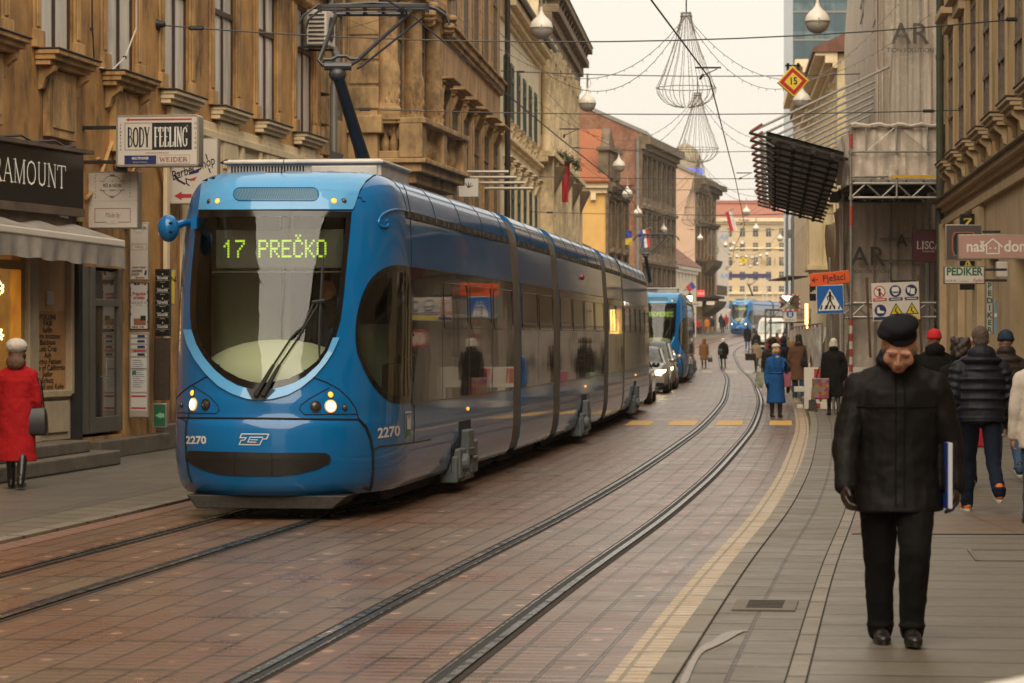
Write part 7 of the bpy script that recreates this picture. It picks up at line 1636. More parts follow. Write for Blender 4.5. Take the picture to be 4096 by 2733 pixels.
for x in(0, .25, 1.9, 2.1):
 g.tube([(x, 0, 0), (x, 0, 2.95)], .045, 6)
g.tube([(0, 0, 2.9), (2.1, 0, 2.9)], .05, 6);g.tube([(0, 0, 2.55), (2.1, 0, 2.55)], .035, 6);[g.bar((q*.35, 0, 2.55 if q%2 else 2.9), (q*.35+.35, 0, 2.9 if q%2 else 2.55), .035)for q in range(6)];[g.bar((0, 0, .5+q*.4), (.25, 0, .9+q*.4), .03)for q in range(5)];g.build('lattice', m_zinc, t);g=MB();g.box(.8, 2.1, -.1, -.05, 2.45, 2.9);g.build('panel', m_panel, t, smooth=0);g=MB();g.text('ZADARSKI ZID', .16, PL((1.4, -.11, 2.67)), sx=.7);g.build('lettering', m_maroonp, t, smooth=0)
# red and white barrier
t=thing('barrier', 'white plastic barrier with red panels standing beside the orange diversion sign', 'barrier', (at(3216, 1640, 64.6).x, 64.6, .12), -.05);g=MB()
g.box(0, 1.9, -.03, .03, .04, .2);g.box(0, 1.9, -.03, .03, .50, .96);g.box(0, .16, -.03, .03, .2, .5);g.box(.40, .56, -.03, .03, .2, .5);g.box(.9, 1.06, -.03, .03, .2, .5);g.box(1.74, 1.9, -.03, .03, .2, .5);g.box(-.22, 0, -.025, .025, .42, .54);g.box(-.16, -.02, -.025, .025, .05, .14);g.tube([(.12, 0, .96), (.12, 0, 1.06)], .025, 8);g.build('panel', m_white, t, smooth=0, bevel=.03)
g=MB();[g.box(x, x+.16, -.035, .035, .60, .93)for x in(.22, .75, 1.3)];[g.box(x, x+.14, -.034, .034, .06, .17)for x in(.22, .75, 1.3)];g.build('red_field', MATS['hazard red'], t, smooth=0)
g=MB();g.extrude([(.1, -.9, 0), (.1, .6, 0), (.1, .06, .25), (.1, -.06, .25)], (.16, 0, 0));g.build('rubber_foot', m_rub, t, smooth=0)
# drain gully in the gutter strip, manhole
t=thing('drain_grate', 'square drain grate in the gutter strip by the kerb', 'drain', (*off(18.1, 2.02).xy, .128), -.13);g=MB();g.box(-.19, .19, -.34, .34, -.004, .004);g.build('frame', mat('cast iron', (.15, .125, .095), .6, .1, var=.3), t, smooth=0);g=MB();[g.box(-.11, .11, -.22+q*.09, -.185+q*.09, .002, .0065)for q in range(6)];g.build('slot', m_gap, t, smooth=0)
t=thing('manhole_cover', 'rectangular paved manhole cover near the walking man in the beret', 'manhole', (4.05, 21.9, .1285), -.1);g=MB();[g.box(x0, x1, y0, y1, -.003, .003)for x0, x1, y0, y1 in((-.6, .6, -.55, -.52), (-.6, .6, .52, .55), (-.6, -.57, -.52, .52), (.57, .6, -.52, .52))];g.build('frame', MATS['cast iron'], t, smooth=0)
# flat pale grey streak on the gutter stones
zp=lambda x, y:(2000+x*.7224, 1600+y*.7224)
mb=MB();cpts=smoothpoly([zp(*p)for p in((985, 1575), (1040, 1470), (1075, 1405), (1120, 1355), (1170, 1338), (1230, 1290), (1300, 1276), (1385, 1274), (1330, 1287), (1280, 1318), (1235, 1342), (1180, 1368), (1125, 1392), (1090, 1440), (1060, 1510), (1035, 1575))], 1)
def gp(u, v, z):Yq=F*(CZ-z)/(v-VH);return((u-CX)*Yq/F, Yq)
mb.shape2d([gp(u, v, .128)for u, v in cpts], Matrix.Translation((0, 0, .128)));struct(mb.build('pale_streak', mat('pale grey streak', (.29, .265, .23), .5, var=.25, vs=20), smooth=0))
# ================= cars and van =================
m_silver=mat('silver car paint', (.36, .35, .33), .3, .6, coat=1.0, var=.08);m_darkc=mat('dark car paint', (.018, .019, .022), .25, .2, coat=1.0);m_cglass=pane_mat('car glass', (.02, .022, .022), (.10, .11, .10), base=.2, rough=.03);m_tyre=mat('tyre rubber', (.012, .012, .012), .8, var=.3);m_rim=mat('alloy rim', (.3, .29, .28), .35, .9);m_vanw=mat('white van paint', (.62, .58, .52), .35, coat=.6, var=.06)
def smoothstep(a, b, x):t=max(0, min(1, (x-a)/(b-a)));return t*t*(3-2*t)
def car(label, loc, rz, body_m, Lc=4.5, Wc=1.8, Hc=1.44, hood=.98, lit=True):
 t=thing('car', label, 'car', loc, rz, 'cars queueing behind the first tram');hw=Wc/2
 def half(y):return hw*(1-.16*(1-smoothstep(0, .55, y))-.10*smoothstep(Lc-.5, Lc, y))
 def top(y):return .55+(hood-.62)*smoothstep(-.05, .35, y)+.07*smoothstep(.3, 1.3, y)
 g=MB();rings=[]
 for i in range(25):
  y=Lc*i/24;w=half(y);h=top(y)if y<Lc-.3 else .95;b=.30-.1*smoothstep(0, .4, y)
  rings.append([(w*x, y+(.10*(abs(x)**2.5)if y<.6 else 0), b+(h-b)*z)for x, z in((-.9, 0), (-1, .15), (-1, .55), (-.96, .82), (-.8, .97), (-.4, 1.02), (0, 1.03), (.4, 1.02), (.8, .97), (.96, .82), (1, .55), (1, .15), (.9, 0))])
 g.loft(rings);g.build('body', body_m, t, smooth=50)
 ys=[1.35, 1.9, 2.15, 2.9, 3.6, 4.15];hs_=[hood-.04, Hc-.16, Hc-.03, Hc, Hc-.06, hood];ws_=[hw*.84, hw*.70, hw*.66, hw*.66, hw*.68, hw*.8]
 g=MB();g.loft([[(-hw*.9, y+0, hood-.1), (-w, y, h-.08), (-w*.8, y, h), (0, y, h+.02), (w*.8, y, h), (w, y, h-.08), (hw*.9, y, hood-.1)]for y, h, w in zip(ys, hs_, ws_)]);g.build('glasshouse', m_cglass, t, smooth=40)
 g=MB()
 for s in(-1, 1):
  for a in range(5):g.bar((s*ws_[a]*1.0, ys[a], hs_[a]-.06), (s*ws_[a+1], ys[a+1], hs_[a+1]-.06), .06, .05)
  g.bar((s*ws_[3]*1.0, 2.9, Hc-.08), (s*hw*.92, 2.9, hood-.05), .06, .04)
 g.loft([[(-w*.98, y, h-.03), (0, y, h+.03), (w*.98, y, h-.03), (0, y, h-.02)]for y, h, w in zip(ys[2:5], hs_[2:5], ws_[2:5])]);g.build('roof', body_m, t, smooth=40)
 for s in(-1, 1):
  for y in(.85, Lc-.85):
   g=MB();g.lathe([(.2, -.1), (.31, -.1), (.32, -.06), (.32, .06), (.31, .1), (.2, .1)], 22, (s*(hw-.1), y, .32), (1, 0, 0));wl=g.build('wheel', m_tyre, t);g=MB();g.lathe([(.21, .06), (.2, .08), (.05, .1)], 18, (s*(hw-.08), y, .32), (s, 0, 0));g.build('rim', m_rim, wl)
  g=MB();g.ell((s*(hw+.08), 1.55, hood+.04), (.11, .07, .075), 10, 7);g.box(min(s*(hw-.12), s*hw), max(s*(hw-.12), s*hw), 1.5, 1.58, hood-.02, hood+.02);g.build('side_mirror', body_m, t)
  g=MB();c=Vector((s*hw*.70, .10, .68));g.shape2d([(-.2*s, -.05), (.17*s, -.02), (.2*s, .07), (-.12*s, .04)], Matrix.Translation(c+Vector((0, -.02, 0)))@PL((0, 0, 0), Vector((1, .35*s, 0)).normalized()));g.ell(c+Vector((0, .03, 0)), (.16, .08, .06), 10, 6);g.build('headlight', mat('lit car headlamp', (1, .85, .6), .3, emit=(1, .75, .40), es=4)if lit else m_lens, t, smooth=0)
 g=MB();g.box(-.42, .42, .015, .08, .42, .66);g.box(-.75, .75, .06, .1, .24, .34);g.build('grille', m_gap, t, smooth=0, bevel=.03);g=MB();g.box(-.26, .26, -.005, .02, .44, .55);g.build('number_plate', m_panel, t, smooth=0)
 return t
def oncar(Y):s=dCR(Y+2);p=off(Y, LT);return p, -math.atan(s)
p, a=oncar(75.2);car('dark car with grey mirror tucked behind the rear of the first tram', p+Vector((.05, 0, 0)), a, m_darkc, lit=False)
p, a=oncar(89.5);car('silver saloon car with glaring headlamps behind the first tram', p+Vector((.12, 0, 0)), a, m_silver)
p, a=oncar(96.5);car('silver estate car farthest back, just ahead of the second tram', p+Vector((.2, 0, 0)), a, m_silver, Hc=1.6, hood=1.05)
t=thing('van', 'white delivery van parked beside the farthest tram', 'van', (at(3068, 1300, 200).x, 200, gz(200)), -.28);g=MB();rings=[]
for y, h, w, b in((0, .95, .85, .4), (.12, 1.05, .95, .3), (.55, 1.25, .98, .25), (.95, 1.35, .98, .25), (1.6, 2.35, .9, .25), (2.0, 2.5, .9, .25), (5.3, 2.5, .92, .25), (5.5, 2.4, .9, .3)):rings.append([(-w, y, b), (-w, y, b+(h-b)*.6), (-w*.96, y, h-.12), (-w*.8, y, h), (w*.8, y, h), (w*.96, y, h-.12), (w, y, b+(h-b)*.6), (w, y, b)])
g.loft(rings);g.build('body', m_vanw, t, smooth=40)
g=MB();g.poly([(-.80, .92, 1.38), (.80, .92, 1.38), (.74, 1.52, 2.26), (-.74, 1.52, 2.26)]);g.build('windscreen', pane_mat('van windscreen', (.10, .12, .10), (.22, .24, .2), base=.2), t, smooth=0);g=MB();[g.poly([(s*.985, 1.15, 1.3), (s*.985, 2.1, 1.3), (s*.93, 2.1, 2.1), (s*.94, 1.6, 2.1)])for s in(1, -1)];g.build('side_window', m_cglass, t, smooth=0)
g=MB();g.box(-.55, .55, -.03, .02, .6, .82);g.box(-.85, .85, -.02, .1, .28, .48);g.build('grille', m_gap, t, smooth=0)
for s in(-1, 1):
 g=MB();g.ell((s*.72, .06, .85), (.16, .08, .12), 10, 6);g.build('headlight', m_lens, t);g=MB();g.box(s*1.1-.1, s*1.1+.1, 1.0, 1.1, 1.4, 1.75);g.build('side_mirror', m_rub, t, smooth=0)
 for y in(.9, 4.4):g=MB();g.lathe([(.2, -.1), (.33, -.1), (.34, 0), (.33, .1), (.2, .1)], 18, (s*.86, y, .34), (1, 0, 0));g.build('wheel', m_tyre, t)
 # ================= people =================
m_skin=mat('skin', (.46, .24, .16), .5, var=.12, vs=14);m_skin2=mat('ruddy skin', (.50, .255, .17), .55, var=.12, vs=22)
m_glove=mat('brown leather glove', (.022, .013, .010), .4)
def cloth(name, col, rough=.85, var=.18, vs=9, bump=.2, bs=60, spec=.15):return mat(name, col, rough, var=var, vs=vs, bump=bump, bs=bs, spec=spec, bd=.004)
c_black=cloth('black cloth', (.006, .0055, .0055));c_blackj=cloth('black worn jacket', (.0085, .0072, .0068), .6, .3, 6);c_puff=cloth('dark navy nylon', (.009, .011, .017), .58, .2, 8, .1, 30, .25);c_navy=cloth('navy denim', (.008, .012, .026));c_denim=cloth('blue denim', (.045, .085, .15));c_red=cloth('red wool', (.34, .010, .012), .9, .06, 5, .05);c_bluew=cloth('royal blue wool', (.012, .075, .22));c_camel=cloth('camel brown wool', (.17, .082, .035));c_brown=cloth('cinnamon brown coat', (.20, .105, .06));c_dkbr=cloth('dark brown quilt', (.035, .026, .022), .5);c_beige=cloth('beige fur', (.33, .25, .16), .95, .4, 25, .8, 50);c_white=cloth('cream wool', (.55, .49, .42), .95, .15, 20);c_grey=cloth('grey cloth', (.11, .10, .095));c_orange=cloth('orange jacket', (.40, .13, .02));c_redj=cloth('red jacket', (.36, .02, .025));c_tan=cloth('tan trousers', (.20, .15, .10));c_suit=cloth('dark suit', (.03, .03, .035));c_shirt=cloth('pale shirt', (.5, .5, .5));c_dnavy=cloth('dark blue coat', (.014, .018, .032))
h_grey=mat('grey hair', (.30, .27, .23), .7, var=.3, vs=60, bump=.6, bs=90);h_white=mat('white hair', (.55, .50, .43), .7, var=.2, vs=60, bump=.6, bs=90);h_dark=mat('dark brown hair', (.028, .016, .010), .5, var=.3, vs=60, bump=.6, bs=90);h_brown=mat('brown hair', (.10, .045, .02), .55, var=.3, vs=60, bump=.6, bs=90);h_blond=mat('blond hair', (.42, .27, .12), .6, var=.3, vs=60, bump=.6, bs=90);h_stub=mat('cropped hair', (.08, .055, .04), .8, var=.3, vs=60)
s_black=mat('black shoe leather', (.014, .012, .011), .35);s_orange=mat('orange trainer mesh', (.55, .13, .015), .6);s_white=mat('white shoe rubber', (.55, .52, .48), .6);s_tan=mat('tan shoe leather', (.24, .085, .03), .4);s_tights=mat('dark tights', (.016, .013, .013), .6)
WRK=bpy.data.textures.new('wrinkle', 'CLOUDS');WRK.noise_scale=.11;WRK.noise_depth=2
WRK2=bpy.data.textures.new('fluff', 'CLOUDS');WRK2.noise_scale=.03;WRK2.noise_depth=2
def solid(g, name, m, parent, vox, wr=0., it=2, tex=None, label=None):
 """closed shapes fused into one continuous surface"""
 me=bpy.data.meshes.new('tmp');me.from_pydata([tuple(p)for p in g.v], [], g.f);o=bpy.data.objects.new('tmp', me);COL.objects.link(o)
 r=o.modifiers.new('r', 'REMESH');r.mode='VOXEL';r.voxel_size=vox;r.use_smooth_shade=True
 if wr:d=o.modifiers.new('d', 'DISPLACE');d.texture=tex or WRK;d.strength=wr;d.mid_level=.5;d.texture_coords='LOCAL'
 if it:s_=o.modifiers.new('s', 'SMOOTH');s_.iterations=it;s_.factor=.5
 me2=bpy.data.meshes.new_from_object(o.evaluated_get(bpy.context.evaluated_depsgraph_get()));bpy.data.objects.remove(o);bpy.data.meshes.remove(me)
 me2.name=name;me2.materials.clear();me2.materials.append(m);me2.polygons.foreach_set('use_smooth', [True]*len(me2.polygons))
 q=bpy.data.objects.new(name, me2);COL.objects.link(q);q.parent=parent
 if label:q['label']=label
 return q
def RX(a):return Matrix.Rotation(math.radians(a), 3, 'X')
def person(label, loc, yaw=0., H=1.72, lean=0., ll=(10, 5), rl=(-12, 12), la=(5, 8, 12), ra=(5, 8, 12), pitch=0., hturn=0., wd=1.0, top=None, legs=None, shoe=None, sole=None, hair=None, hat=None, detail=1, glove=None, skin=None, hood=None, scarf=None, sit=False, stance=.09, group=None, extra=None, headfwd=0., headk=1.0, conv=1.0):
 """l/r are the person's own sides; angles in degrees: leg (swing, knee), arm (swing, out, elbow); local -y is forward"""
 k=H/1.75;t=thing('person', label, 'person', loc, yaw, group);skin=skin or m_skin
 vb=(.007, .012, .022)[2-detail]if detail else .03
 vc={2:.009, 1:.016, 0:.028}[detail]
 J={}
 for s, (a, b)in((1, ll), (-1, rl)):
  hip=Vector((s*stance*k, 0, .92*k));a_, b_=math.radians(a), math.radians(a-b)
  kn=hip+Vector((s*.0, -math.sin(a_), -math.cos(a_)))*.44*k;an=kn+Vector((0, -math.sin(b_), -math.cos(b_)))*.41*k
  kn.x*=(1+conv)/2;an.x*=conv;J[s]=[hip, kn, an, b]
 dz=.075*k-min(J[1][2].z, J[-1][2].z)
 if sit:dz=0
 for s in(1, -1):
  for i in range(3):J[s][i]=J[s][i]+Vector((0, 0, dz))
 pel=Vector((0, 0, .95*k+dz));U=RX(lean)
 def up(x, y, z):return pel+U@Vector((x*k, y*k, (z-.95)*k))
 arms={}
 for s, (sw, ab, el)in((1, la), (-1, ra)):
  sh=up(s*.172*wd**.6, .005, 1.345);w_, b_, e_=math.radians(sw), math.radians(ab), math.radians(sw+el)
  eb=sh+Vector((s*math.sin(b_), -math.sin(w_)*math.cos(b_), -math.cos(w_)*math.cos(b_)))*.29*k
  wr=eb+Vector((s*math.sin(b_)*(.12 if el<60 else-1.4), -math.sin(e_), -math.cos(e_))).normalized()*.255*k
  arms[s]=(sh, eb, wr)
 nk=up(0, .01, 1.48);HR=U@RX(pitch)@Matrix.Rotation(math.radians(hturn), 3, 'Z');hc=nk+U@Vector((0, -headfwd, 0))+HR@Vector((0, -.02*k, .135*k))
 k0=k;kh=k*headk
 def hd(x, y, z):return hc+HR@Vector((x*kh, y*kh, z*kh))
 n=12 if detail else 8
 g=MB()
 # ---- body: one skin surface from head to feet
 e=lambda c, r, R=None:g.ell(c, tuple(q*(kh if R is HR else k)for q in r), n, 8, R)
 e(hd(0, .012, .025), (.076, .095, .092), HR);e(hd(0, -.022, -.035), (.066, .070, .082), HR);e(hd(0, -.052, -.088), (.030, .028, .024), HR)
 if detail:
  g.tube([hd(0, -.084, .012), hd(0, -.108, -.026)], [.009*k, .012*k], 8);e(hd(0, -.101, -.030), (.014, .014, .012), HR);[e(hd(s*.012, -.096, -.034), (.010, .012, .009), HR)for s in(1, -1)]
  for s in(1, -1):e(hd(s*.032, -.078, .026), (.030, .016, .010), HR);e(hd(s*.046, -.060, -.030), (.026, .026, .030), HR);e(hd(s*.078, .012, -.008), (.011, .022, .032), HR);e(hd(s*.031, -.076, .006), (.016, .012, .010), HR)
  e(hd(0, -.087, -.057), (.026, .012, .006), HR);e(hd(0, -.084, -.067), (.021, .012, .007), HR)
 g.tube([nk+Vector((0, .01, -.06*k)), hd(0, .0, -.05)], .052*k, n)
 e(up(0, 0, 1.30), (.15, .085, .16), U);e(up(0, 0, 1.08), (.125, .08, .16), U);e(pel, (.145, .085, .11));g.tube([up(-.12, 0, 1.36), up(.12, 0, 1.36)], .05*k, n)
 for s in(1, -1):
  hip, kn, an, b=J[s];g.cap(hip, .07*k, kn, .048*k, n);g.cap(kn, .048*k, an, .036*k, n);ft=RX(-min(50, max(0, b-12))if an.z>.1*k else 0)
  g.cap(an+ft@Vector((0, .03, -.035))*k, .032*k, an+ft@Vector((0, -.14, -.05))*k, .024*k, n)
  sh, eb, wr=arms[s];g.cap(sh, .045*k, eb, .036*k, n);g.cap(eb, .036*k, wr, .026*k, n)
  d=(wr-eb).normalized();side=Vector((s, 0, 0));side=(side-d*side.dot(d)).normalized();fw=d.cross(side)*s
  if fw.y>0:fw=-fw
  pm=wr+d*.05*k;g.ell(pm, (.022*k, .038*k, .05*k), 8, 6, Vector((0, 0, 1)).rotation_difference(d).to_matrix())
  for q in range(4):
   o=fw*(.028-.018*q)*k;L=(.066, .074, .070, .054)[q]*k;b0=wr+d*.085*k+o;b1=b0+(d*.8-side*.45)*L*.55;b2=b1+(d*.35-side*.9)*L*.5
   g.tube([b0-d*.02*k, b0, b1, b2], [.0095*k, .0095*k, .0088*k, .0075*k], 7)
  b0=wr+d*.03*k+fw*.03*k;b1=b0+(d*.75+fw*.55-side*.3).normalized()*.042*k;g.tube([b0-fw*.012*k, b0, b1, b1+(d*.9-side*.3)*.028*k], [.012*k, .012*k, .0105*k, .008*k], 7)
 body_=solid(g, 'body', skin, t, {2:.0062, 1:.0125, 0:.026}[detail], it=2)
 # ---- shoes and legs
 ml, kind=(legs or(c_black, 'trousers'))[:2]
 for s in(1, -1):
  hip, kn, an, b=J[s];g=MB();ft=RX(-min(50, max(0, b-12))if an.z>.1*k else 0)
  q=lambda x, y, z:an+ft@Vector((x, y, z))*k
  g.cap(q(0, .035, -.032), .043*k, q(0, -.10, -.040), .042*k, n);g.ell(q(0, -.155, -.046), (.046*k, .06*k, .03*k), n, 6);g.cap(q(0, .02, -.03), .045*k, q(0, .01, .04), .042*k, n)
  if kind in('boots', 'tights boots'):g.cap(an, .048*k, an.lerp(kn, .72), .062*k, n)
  so=solid(g, 'boot' if 'boots' in kind else 'shoe', shoe or s_black, t, .012 if detail else .025, it=1)
  if detail:g=MB();P=[(math.cos(a)*.048*(1 if math.sin(a)<0 else .9), -.055+math.sin(a)*.155)for a in[2*PI*i/18 for i in range(18)]];g.loft([[q(x, y, z)for x, y in P]for z in(-.077, -.055)]);g.build('sole', sole or s_black, so)
 if kind in('trousers', 'wide'):
  g=MB();w=1.10 if kind=='wide' else 1.0;g.ell(pel+Vector((0, 0, -.02*k)), (.165*k, .115*k, .13*k), n, 8)
  for s in(1, -1):
   hip, kn, an, b=J[s];lo=an+Vector((0, .015*k, -.015*k));g.cap(hip, (.118 if kind=='wide' else .098)*k, kn, (.086 if kind=='wide' else .070)*k, n);g.cap(kn, (.086 if kind=='wide' else .070)*k, lo, .058*k*w, n);g.ell(lo+Vector((0, -.01, .03*k)), (.066*k*w, .072*k*w, .035*k), n, 6)
  solid(g, 'trousers', ml, t, vc, .022 if detail else 0, 2)
 elif kind in('tights', 'tights boots'):
  g=MB()
  for s in(1, -1):hip, kn, an, b=J[s];g.cap(hip, .085*k, kn, .056*k, n);g.cap(kn, .06*k, an, .042*k, n)
  solid(g, 'tights', ml, t, vc, 0, 1)
  # ---- coat or jacket
 if top:
  mt, hem, st=top[:3];g=MB();R=[]
  def ring(z, rx, ry, y=0.):R.append([(up(rx*math.copysign(abs(math.cos(a))**.92, math.cos(a)), y+ry*math.sin(a), z)if z>=.95 else pel+Vector((rx*math.cos(a)*k, (y+ry*math.sin(a))*k, (z-.95)*k)))for a in[2*PI*i/20 for i in range(20)]])
  fl=1+.28*max(0, .95-hem)if st!='puffer' else 1.0
  ring(hem, .185*wd*fl, .15*wd*fl);
  if hem<.9:ring((hem+.95)/2, .182*wd*(1+(fl-1)*.5), .145*wd)
  ring(.96, .178*wd, .14*wd);ring(1.08, (.158 if st=='belted' else .170)*wd, (.118 if st=='belted' else .13)*wd);ring(1.2, .178*wd, .13*wd);ring(1.28, .188*wd, .128*wd, .005);ring(1.35, .165*wd**.8, .115*wd);ring(1.41, .125*wd**.6, .09, .008);ring(1.46, .098, .072, .012);ring(1.50, .072, .066, .014)
  g.loft(R)
  for s in(1, -1):
   sh, eb, wr=arms[s];w=wd**.7
   g.cap(sh, .070*k*w, eb, .062*k*w, n);g.cap(eb, .062*k*w, wr-(wr-eb)*.02, .051*k*w, n);g.ell(sh+Vector((-s*.02*k, 0, -.01*k)), (.074*k*w, .072*k*w, .07*k*w), n, 8);g.cap(up(s*.045, .01, 1.435), .05*k, sh, .066*k*w, n)
   if st=='puffer':
    for a, b_, r0, r1 in((sh, eb, .088, .078), (eb, wr, .078, .062)):
     for i in range(4):f=(i+.5)/4;d=(b_-a).normalized();rr=(r0+(r1-r0)*f)*k*w;g.ell(a.lerp(b_, f), (rr, rr, .042*k), n, 6, Vector((0, 0, 1)).rotation_difference(d).to_matrix())
  if st=='puffer':
   z=hem+.03;
   while z<1.42:
    f=1.0 if z<1.3 else .95;g.ell(up(0, 0, z)if z>=.95 else pel+Vector((0, 0, (z-.95)*k)), ((.196 if z<1.33 else .175)*wd*k*f, .150*wd*k*f, .064*k), 20, 6, U);z+=.088
  if hood=='down' or st=='hooded':g.ell(up(0, .085, 1.475), (.135*k, .085*k, .085*k), n, 8, U);g.ell(up(0, .02, 1.49), (.125*k, .10*k, .05*k), n, 8, U)
  else:g.tube([up(.085*math.cos(a), .012+.08*math.sin(a), 1.49+.012*math.sin(a))for a in[2*PI*i/14 for i in range(14)]], .030*k, 8, closed=True);g.tube([up(.078*math.cos(a), .02+.074*math.sin(a), 1.525+.016*math.sin(a))for a in[2*PI*i/14 for i in range(14)]], .018*k, 8, closed=True)
  co_=solid(g, {'puffer':'jacket'}.get(st, 'coat' if hem<.8 else 'jacket'), mt, t, vc, {'puffer':.012}.get(st, .026)if detail else 0, 1 if st=='puffer' else 2)
  if detail==2 and st!='puffer':
   g=MB();bv=BVHTree.FromPolygons([v.co for v in co_.data.vertices], [tuple(p.vertices)for p in co_.data.polygons])
   def onc(x, z, o=.004):
    h=bv.ray_cast(Vector((x*k, -1, z*k)), Vector((0, 1, 0)));return(h[0]+Vector((0, -o, 0)))if h[0]else None
   for ln in([(.025, z/100)for z in range(int(hem*100)+3, 144, 3)], [(x/100, 1.24)for x in range(-22, 23, 3)], [(-.02, z/100)for z in range(int(hem*100)+3, 144, 3)]):
    P=[p for p in(onc(*q)for q in ln)if p is not None]
    if len(P)>2:g.tube(P, .0045, 5)
   if g.f:g.build('seam', c_black, co_)
  if st=='belted':g=MB();g.tube([up(.165*wd*math.cos(a), .125*wd*math.sin(a), 1.06)for a in[2*PI*i/18 for i in range(18)]], .022*k, 6, closed=True);g.bar(up(.06, -.135*wd, 1.05), up(.10, -.16*wd, .82), .05*k, .012);g.build('belt', mt, co_)
  if st in('belted', 'lapel'):
   g=MB()
   for s in(1, -1):g.extrude([up(s*.02, -.128, 1.22), up(s*.11, -.122, 1.34), up(s*.13, -.09, 1.40), up(s*.075, -.085, 1.47), up(s*.05, -.10, 1.44)], U@Vector((0, -.014, 0)))
   g.build('lapel', mt, co_, smooth=0, bevel=.006)
   # ---- gloves, scarf, hood, hair, hat
 if glove:
  for s in(1, -1):
   sh, eb, wr=arms[s];d=(wr-eb).normalized();side=Vector((s, 0, 0));side=(side-d*side.dot(d)).normalized();fw=d.cross(side)*s
   if fw.y>0:fw=-fw
   g=MB();g.ell(wr+d*.05*k, (.028*k, .044*k, .055*k), 10, 6, Vector((0, 0, 1)).rotation_difference(d).to_matrix());g.tube([wr-d*.03*k, wr+d*.02*k], .036*k, 10)
   for q in range(4):
    o=fw*(.031-.0205*q)*k;L=(.068, .076, .072, .056)[q]*k;b0=wr+d*.085*k+o;b1=b0+(d*.8-side*.45)*L*.55;b2=b1+(d*.35-side*.9)*L*.52
    g.tube([b0-d*.03*k, b0, b1, b2], [.0125*k, .0122*k, .0115*k, .009*k], 8);g.ell(b2, (.009*k, )*3, 8, 5)
   b0=wr+d*.03*k+fw*.034*k;b1=b0+(d*.75+fw*.55-side*.3).normalized()*.044*k;g.tube([b0-fw*.015*k, b0, b1, b1+(d*.9-side*.3)*.03*k], [.016*k, .0155*k, .0135*k, .010*k], 8)
   solid(g, 'glove', glove, t, .0062 if detail==2 else .011, it=1)
 if scarf:g=MB();g.tube([hd(.062*math.cos(a), .012+.066*math.sin(a), -.150+.012*math.sin(a*2))for a in[2*PI*i/14 for i in range(14)]], .036*k, 8, closed=True);g.ell(hd(0, -.055, -.17), (.06*k, .03*k, .04*k), 10, 6, HR);solid(g, 'scarf', scarf, t, vc, .015, 1)
 if hood in('fur', 'up'):
  g=MB();g.ell(hd(0, .035, .01), (.118*k, .115*k, .135*k), 14, 10, HR);g.ell(hd(0, .05, -.12), (.13*k, .10*k, .07*k), 12, 8, HR);solid(g, 'hood', top[0], t, vc, .01, 1)
  if hood=='fur':g=MB();g.tube([hd(.15*math.cos(a), .02+.05*math.sin(a), -.03+.13*max(-.2, math.sin(a)))for a in[PI*i/12 for i in range(13)]], .045*k, 8);solid(g, 'fur_trim', cloth('tan fur trim', (.26, .17, .09), .95, .4, 25, .8, 50), t, vc, .03, 1, WRK2)
 if hair:
  mh, hs=hair;g=MB()
  if hs in('short', 'bob', 'long', 'curly', 'bun'):g.ell(hd(0, .026, .038), (.086*k, .092*k, .088*k), 14, 10, HR);g.ell(hd(0, .06, -.02), (.078*k, .05*k, .075*k), 12, 8, HR)
  if hs=='crop':g.ell(hd(0, .026, .033), (.080*k, .092*k, .088*k), 14, 10, HR);g.ell(hd(0, .055, -.02), (.070*k, .05*k, .065*k), 12, 8, HR)
  if hs=='fringe':[g.ell(hd(s*.068, .02, -.015), (.018*k, .05*k, .045*k), 10, 7, HR)for s in(1, -1)];g.ell(hd(0, .07, -.03), (.07*k, .035*k, .06*k), 12, 8, HR)
  if hs=='bob':[g.ell(hd(s*.075, .01, -.05), (.032*k, .06*k, .085*k), 10, 8, HR)for s in(1, -1)];g.ell(hd(0, .06, -.06), (.085*k, .045*k, .08*k), 12, 8, HR)
  if hs=='long':g.loft([[hd(rx*math.cos(a), .055+ry*math.sin(a), z)for a in[2*PI*i/14 for i in range(14)]]for z, rx, ry in((.06, .07, .05), (-.05, .095, .06), (-.15, .115, .055), (-.28, .12, .045), (-.36, .085, .03))])
  if hs=='mane':g.ell(hd(0, .06, -.03), (.095*k, .06*k, .10*k), 14, 10, HR);g.ell(hd(0, .10, -.12), (.115*k, .06*k, .09*k), 14, 8, HR)
  if hs=='curly':[g.ell(hd(.088*math.cos(q*2.4), .03+.085*math.sin(q*2.4), .09-.2*q/26), (.042*k, )*3, 8, 6)for q in range(26)]
  if hs=='bun':g.ell(hd(0, .12, .05), (.045*k, )*3, 10, 8)
  solid(g, 'hair', mh, t, .009 if detail==2 else vc, .014 if detail else 0, 0 if hs=='curly' else 1, WRK2)
 if hat:
  mh, hs=hat;g=MB();T_=HR
  if hs=='beret':T_=HR@Matrix.Rotation(math.radians(-22), 3, 'X')@Matrix.Rotation(math.radians(-14), 3, 'Y');c=hd(-.012, .024, .100);g.ell(c, (.106*k, .122*k, .058*k), 22, 10, T_);g.ell(c+T_@Vector((-.045, -.01, -.016)), (.075*k, .10*k, .046*k), 18, 8, T_);g.ell(hd(0, .010, .064), (.088*k, .104*k, .034*k), 18, 8, HR);g.tube([c+T_@Vector((0, 0, .06)), c+T_@Vector((.004, 0, .078))], .006, 6)
  if hs=='beanie':g.ell(hd(0, .015, .045), (.092*k, .108*k, .092*k), 16, 10, HR);g.tube([hd(.086*math.cos(a), .012+.10*math.sin(a), .015)for a in[2*PI*i/18 for i in range(18)]], .017*k, 7, closed=True)
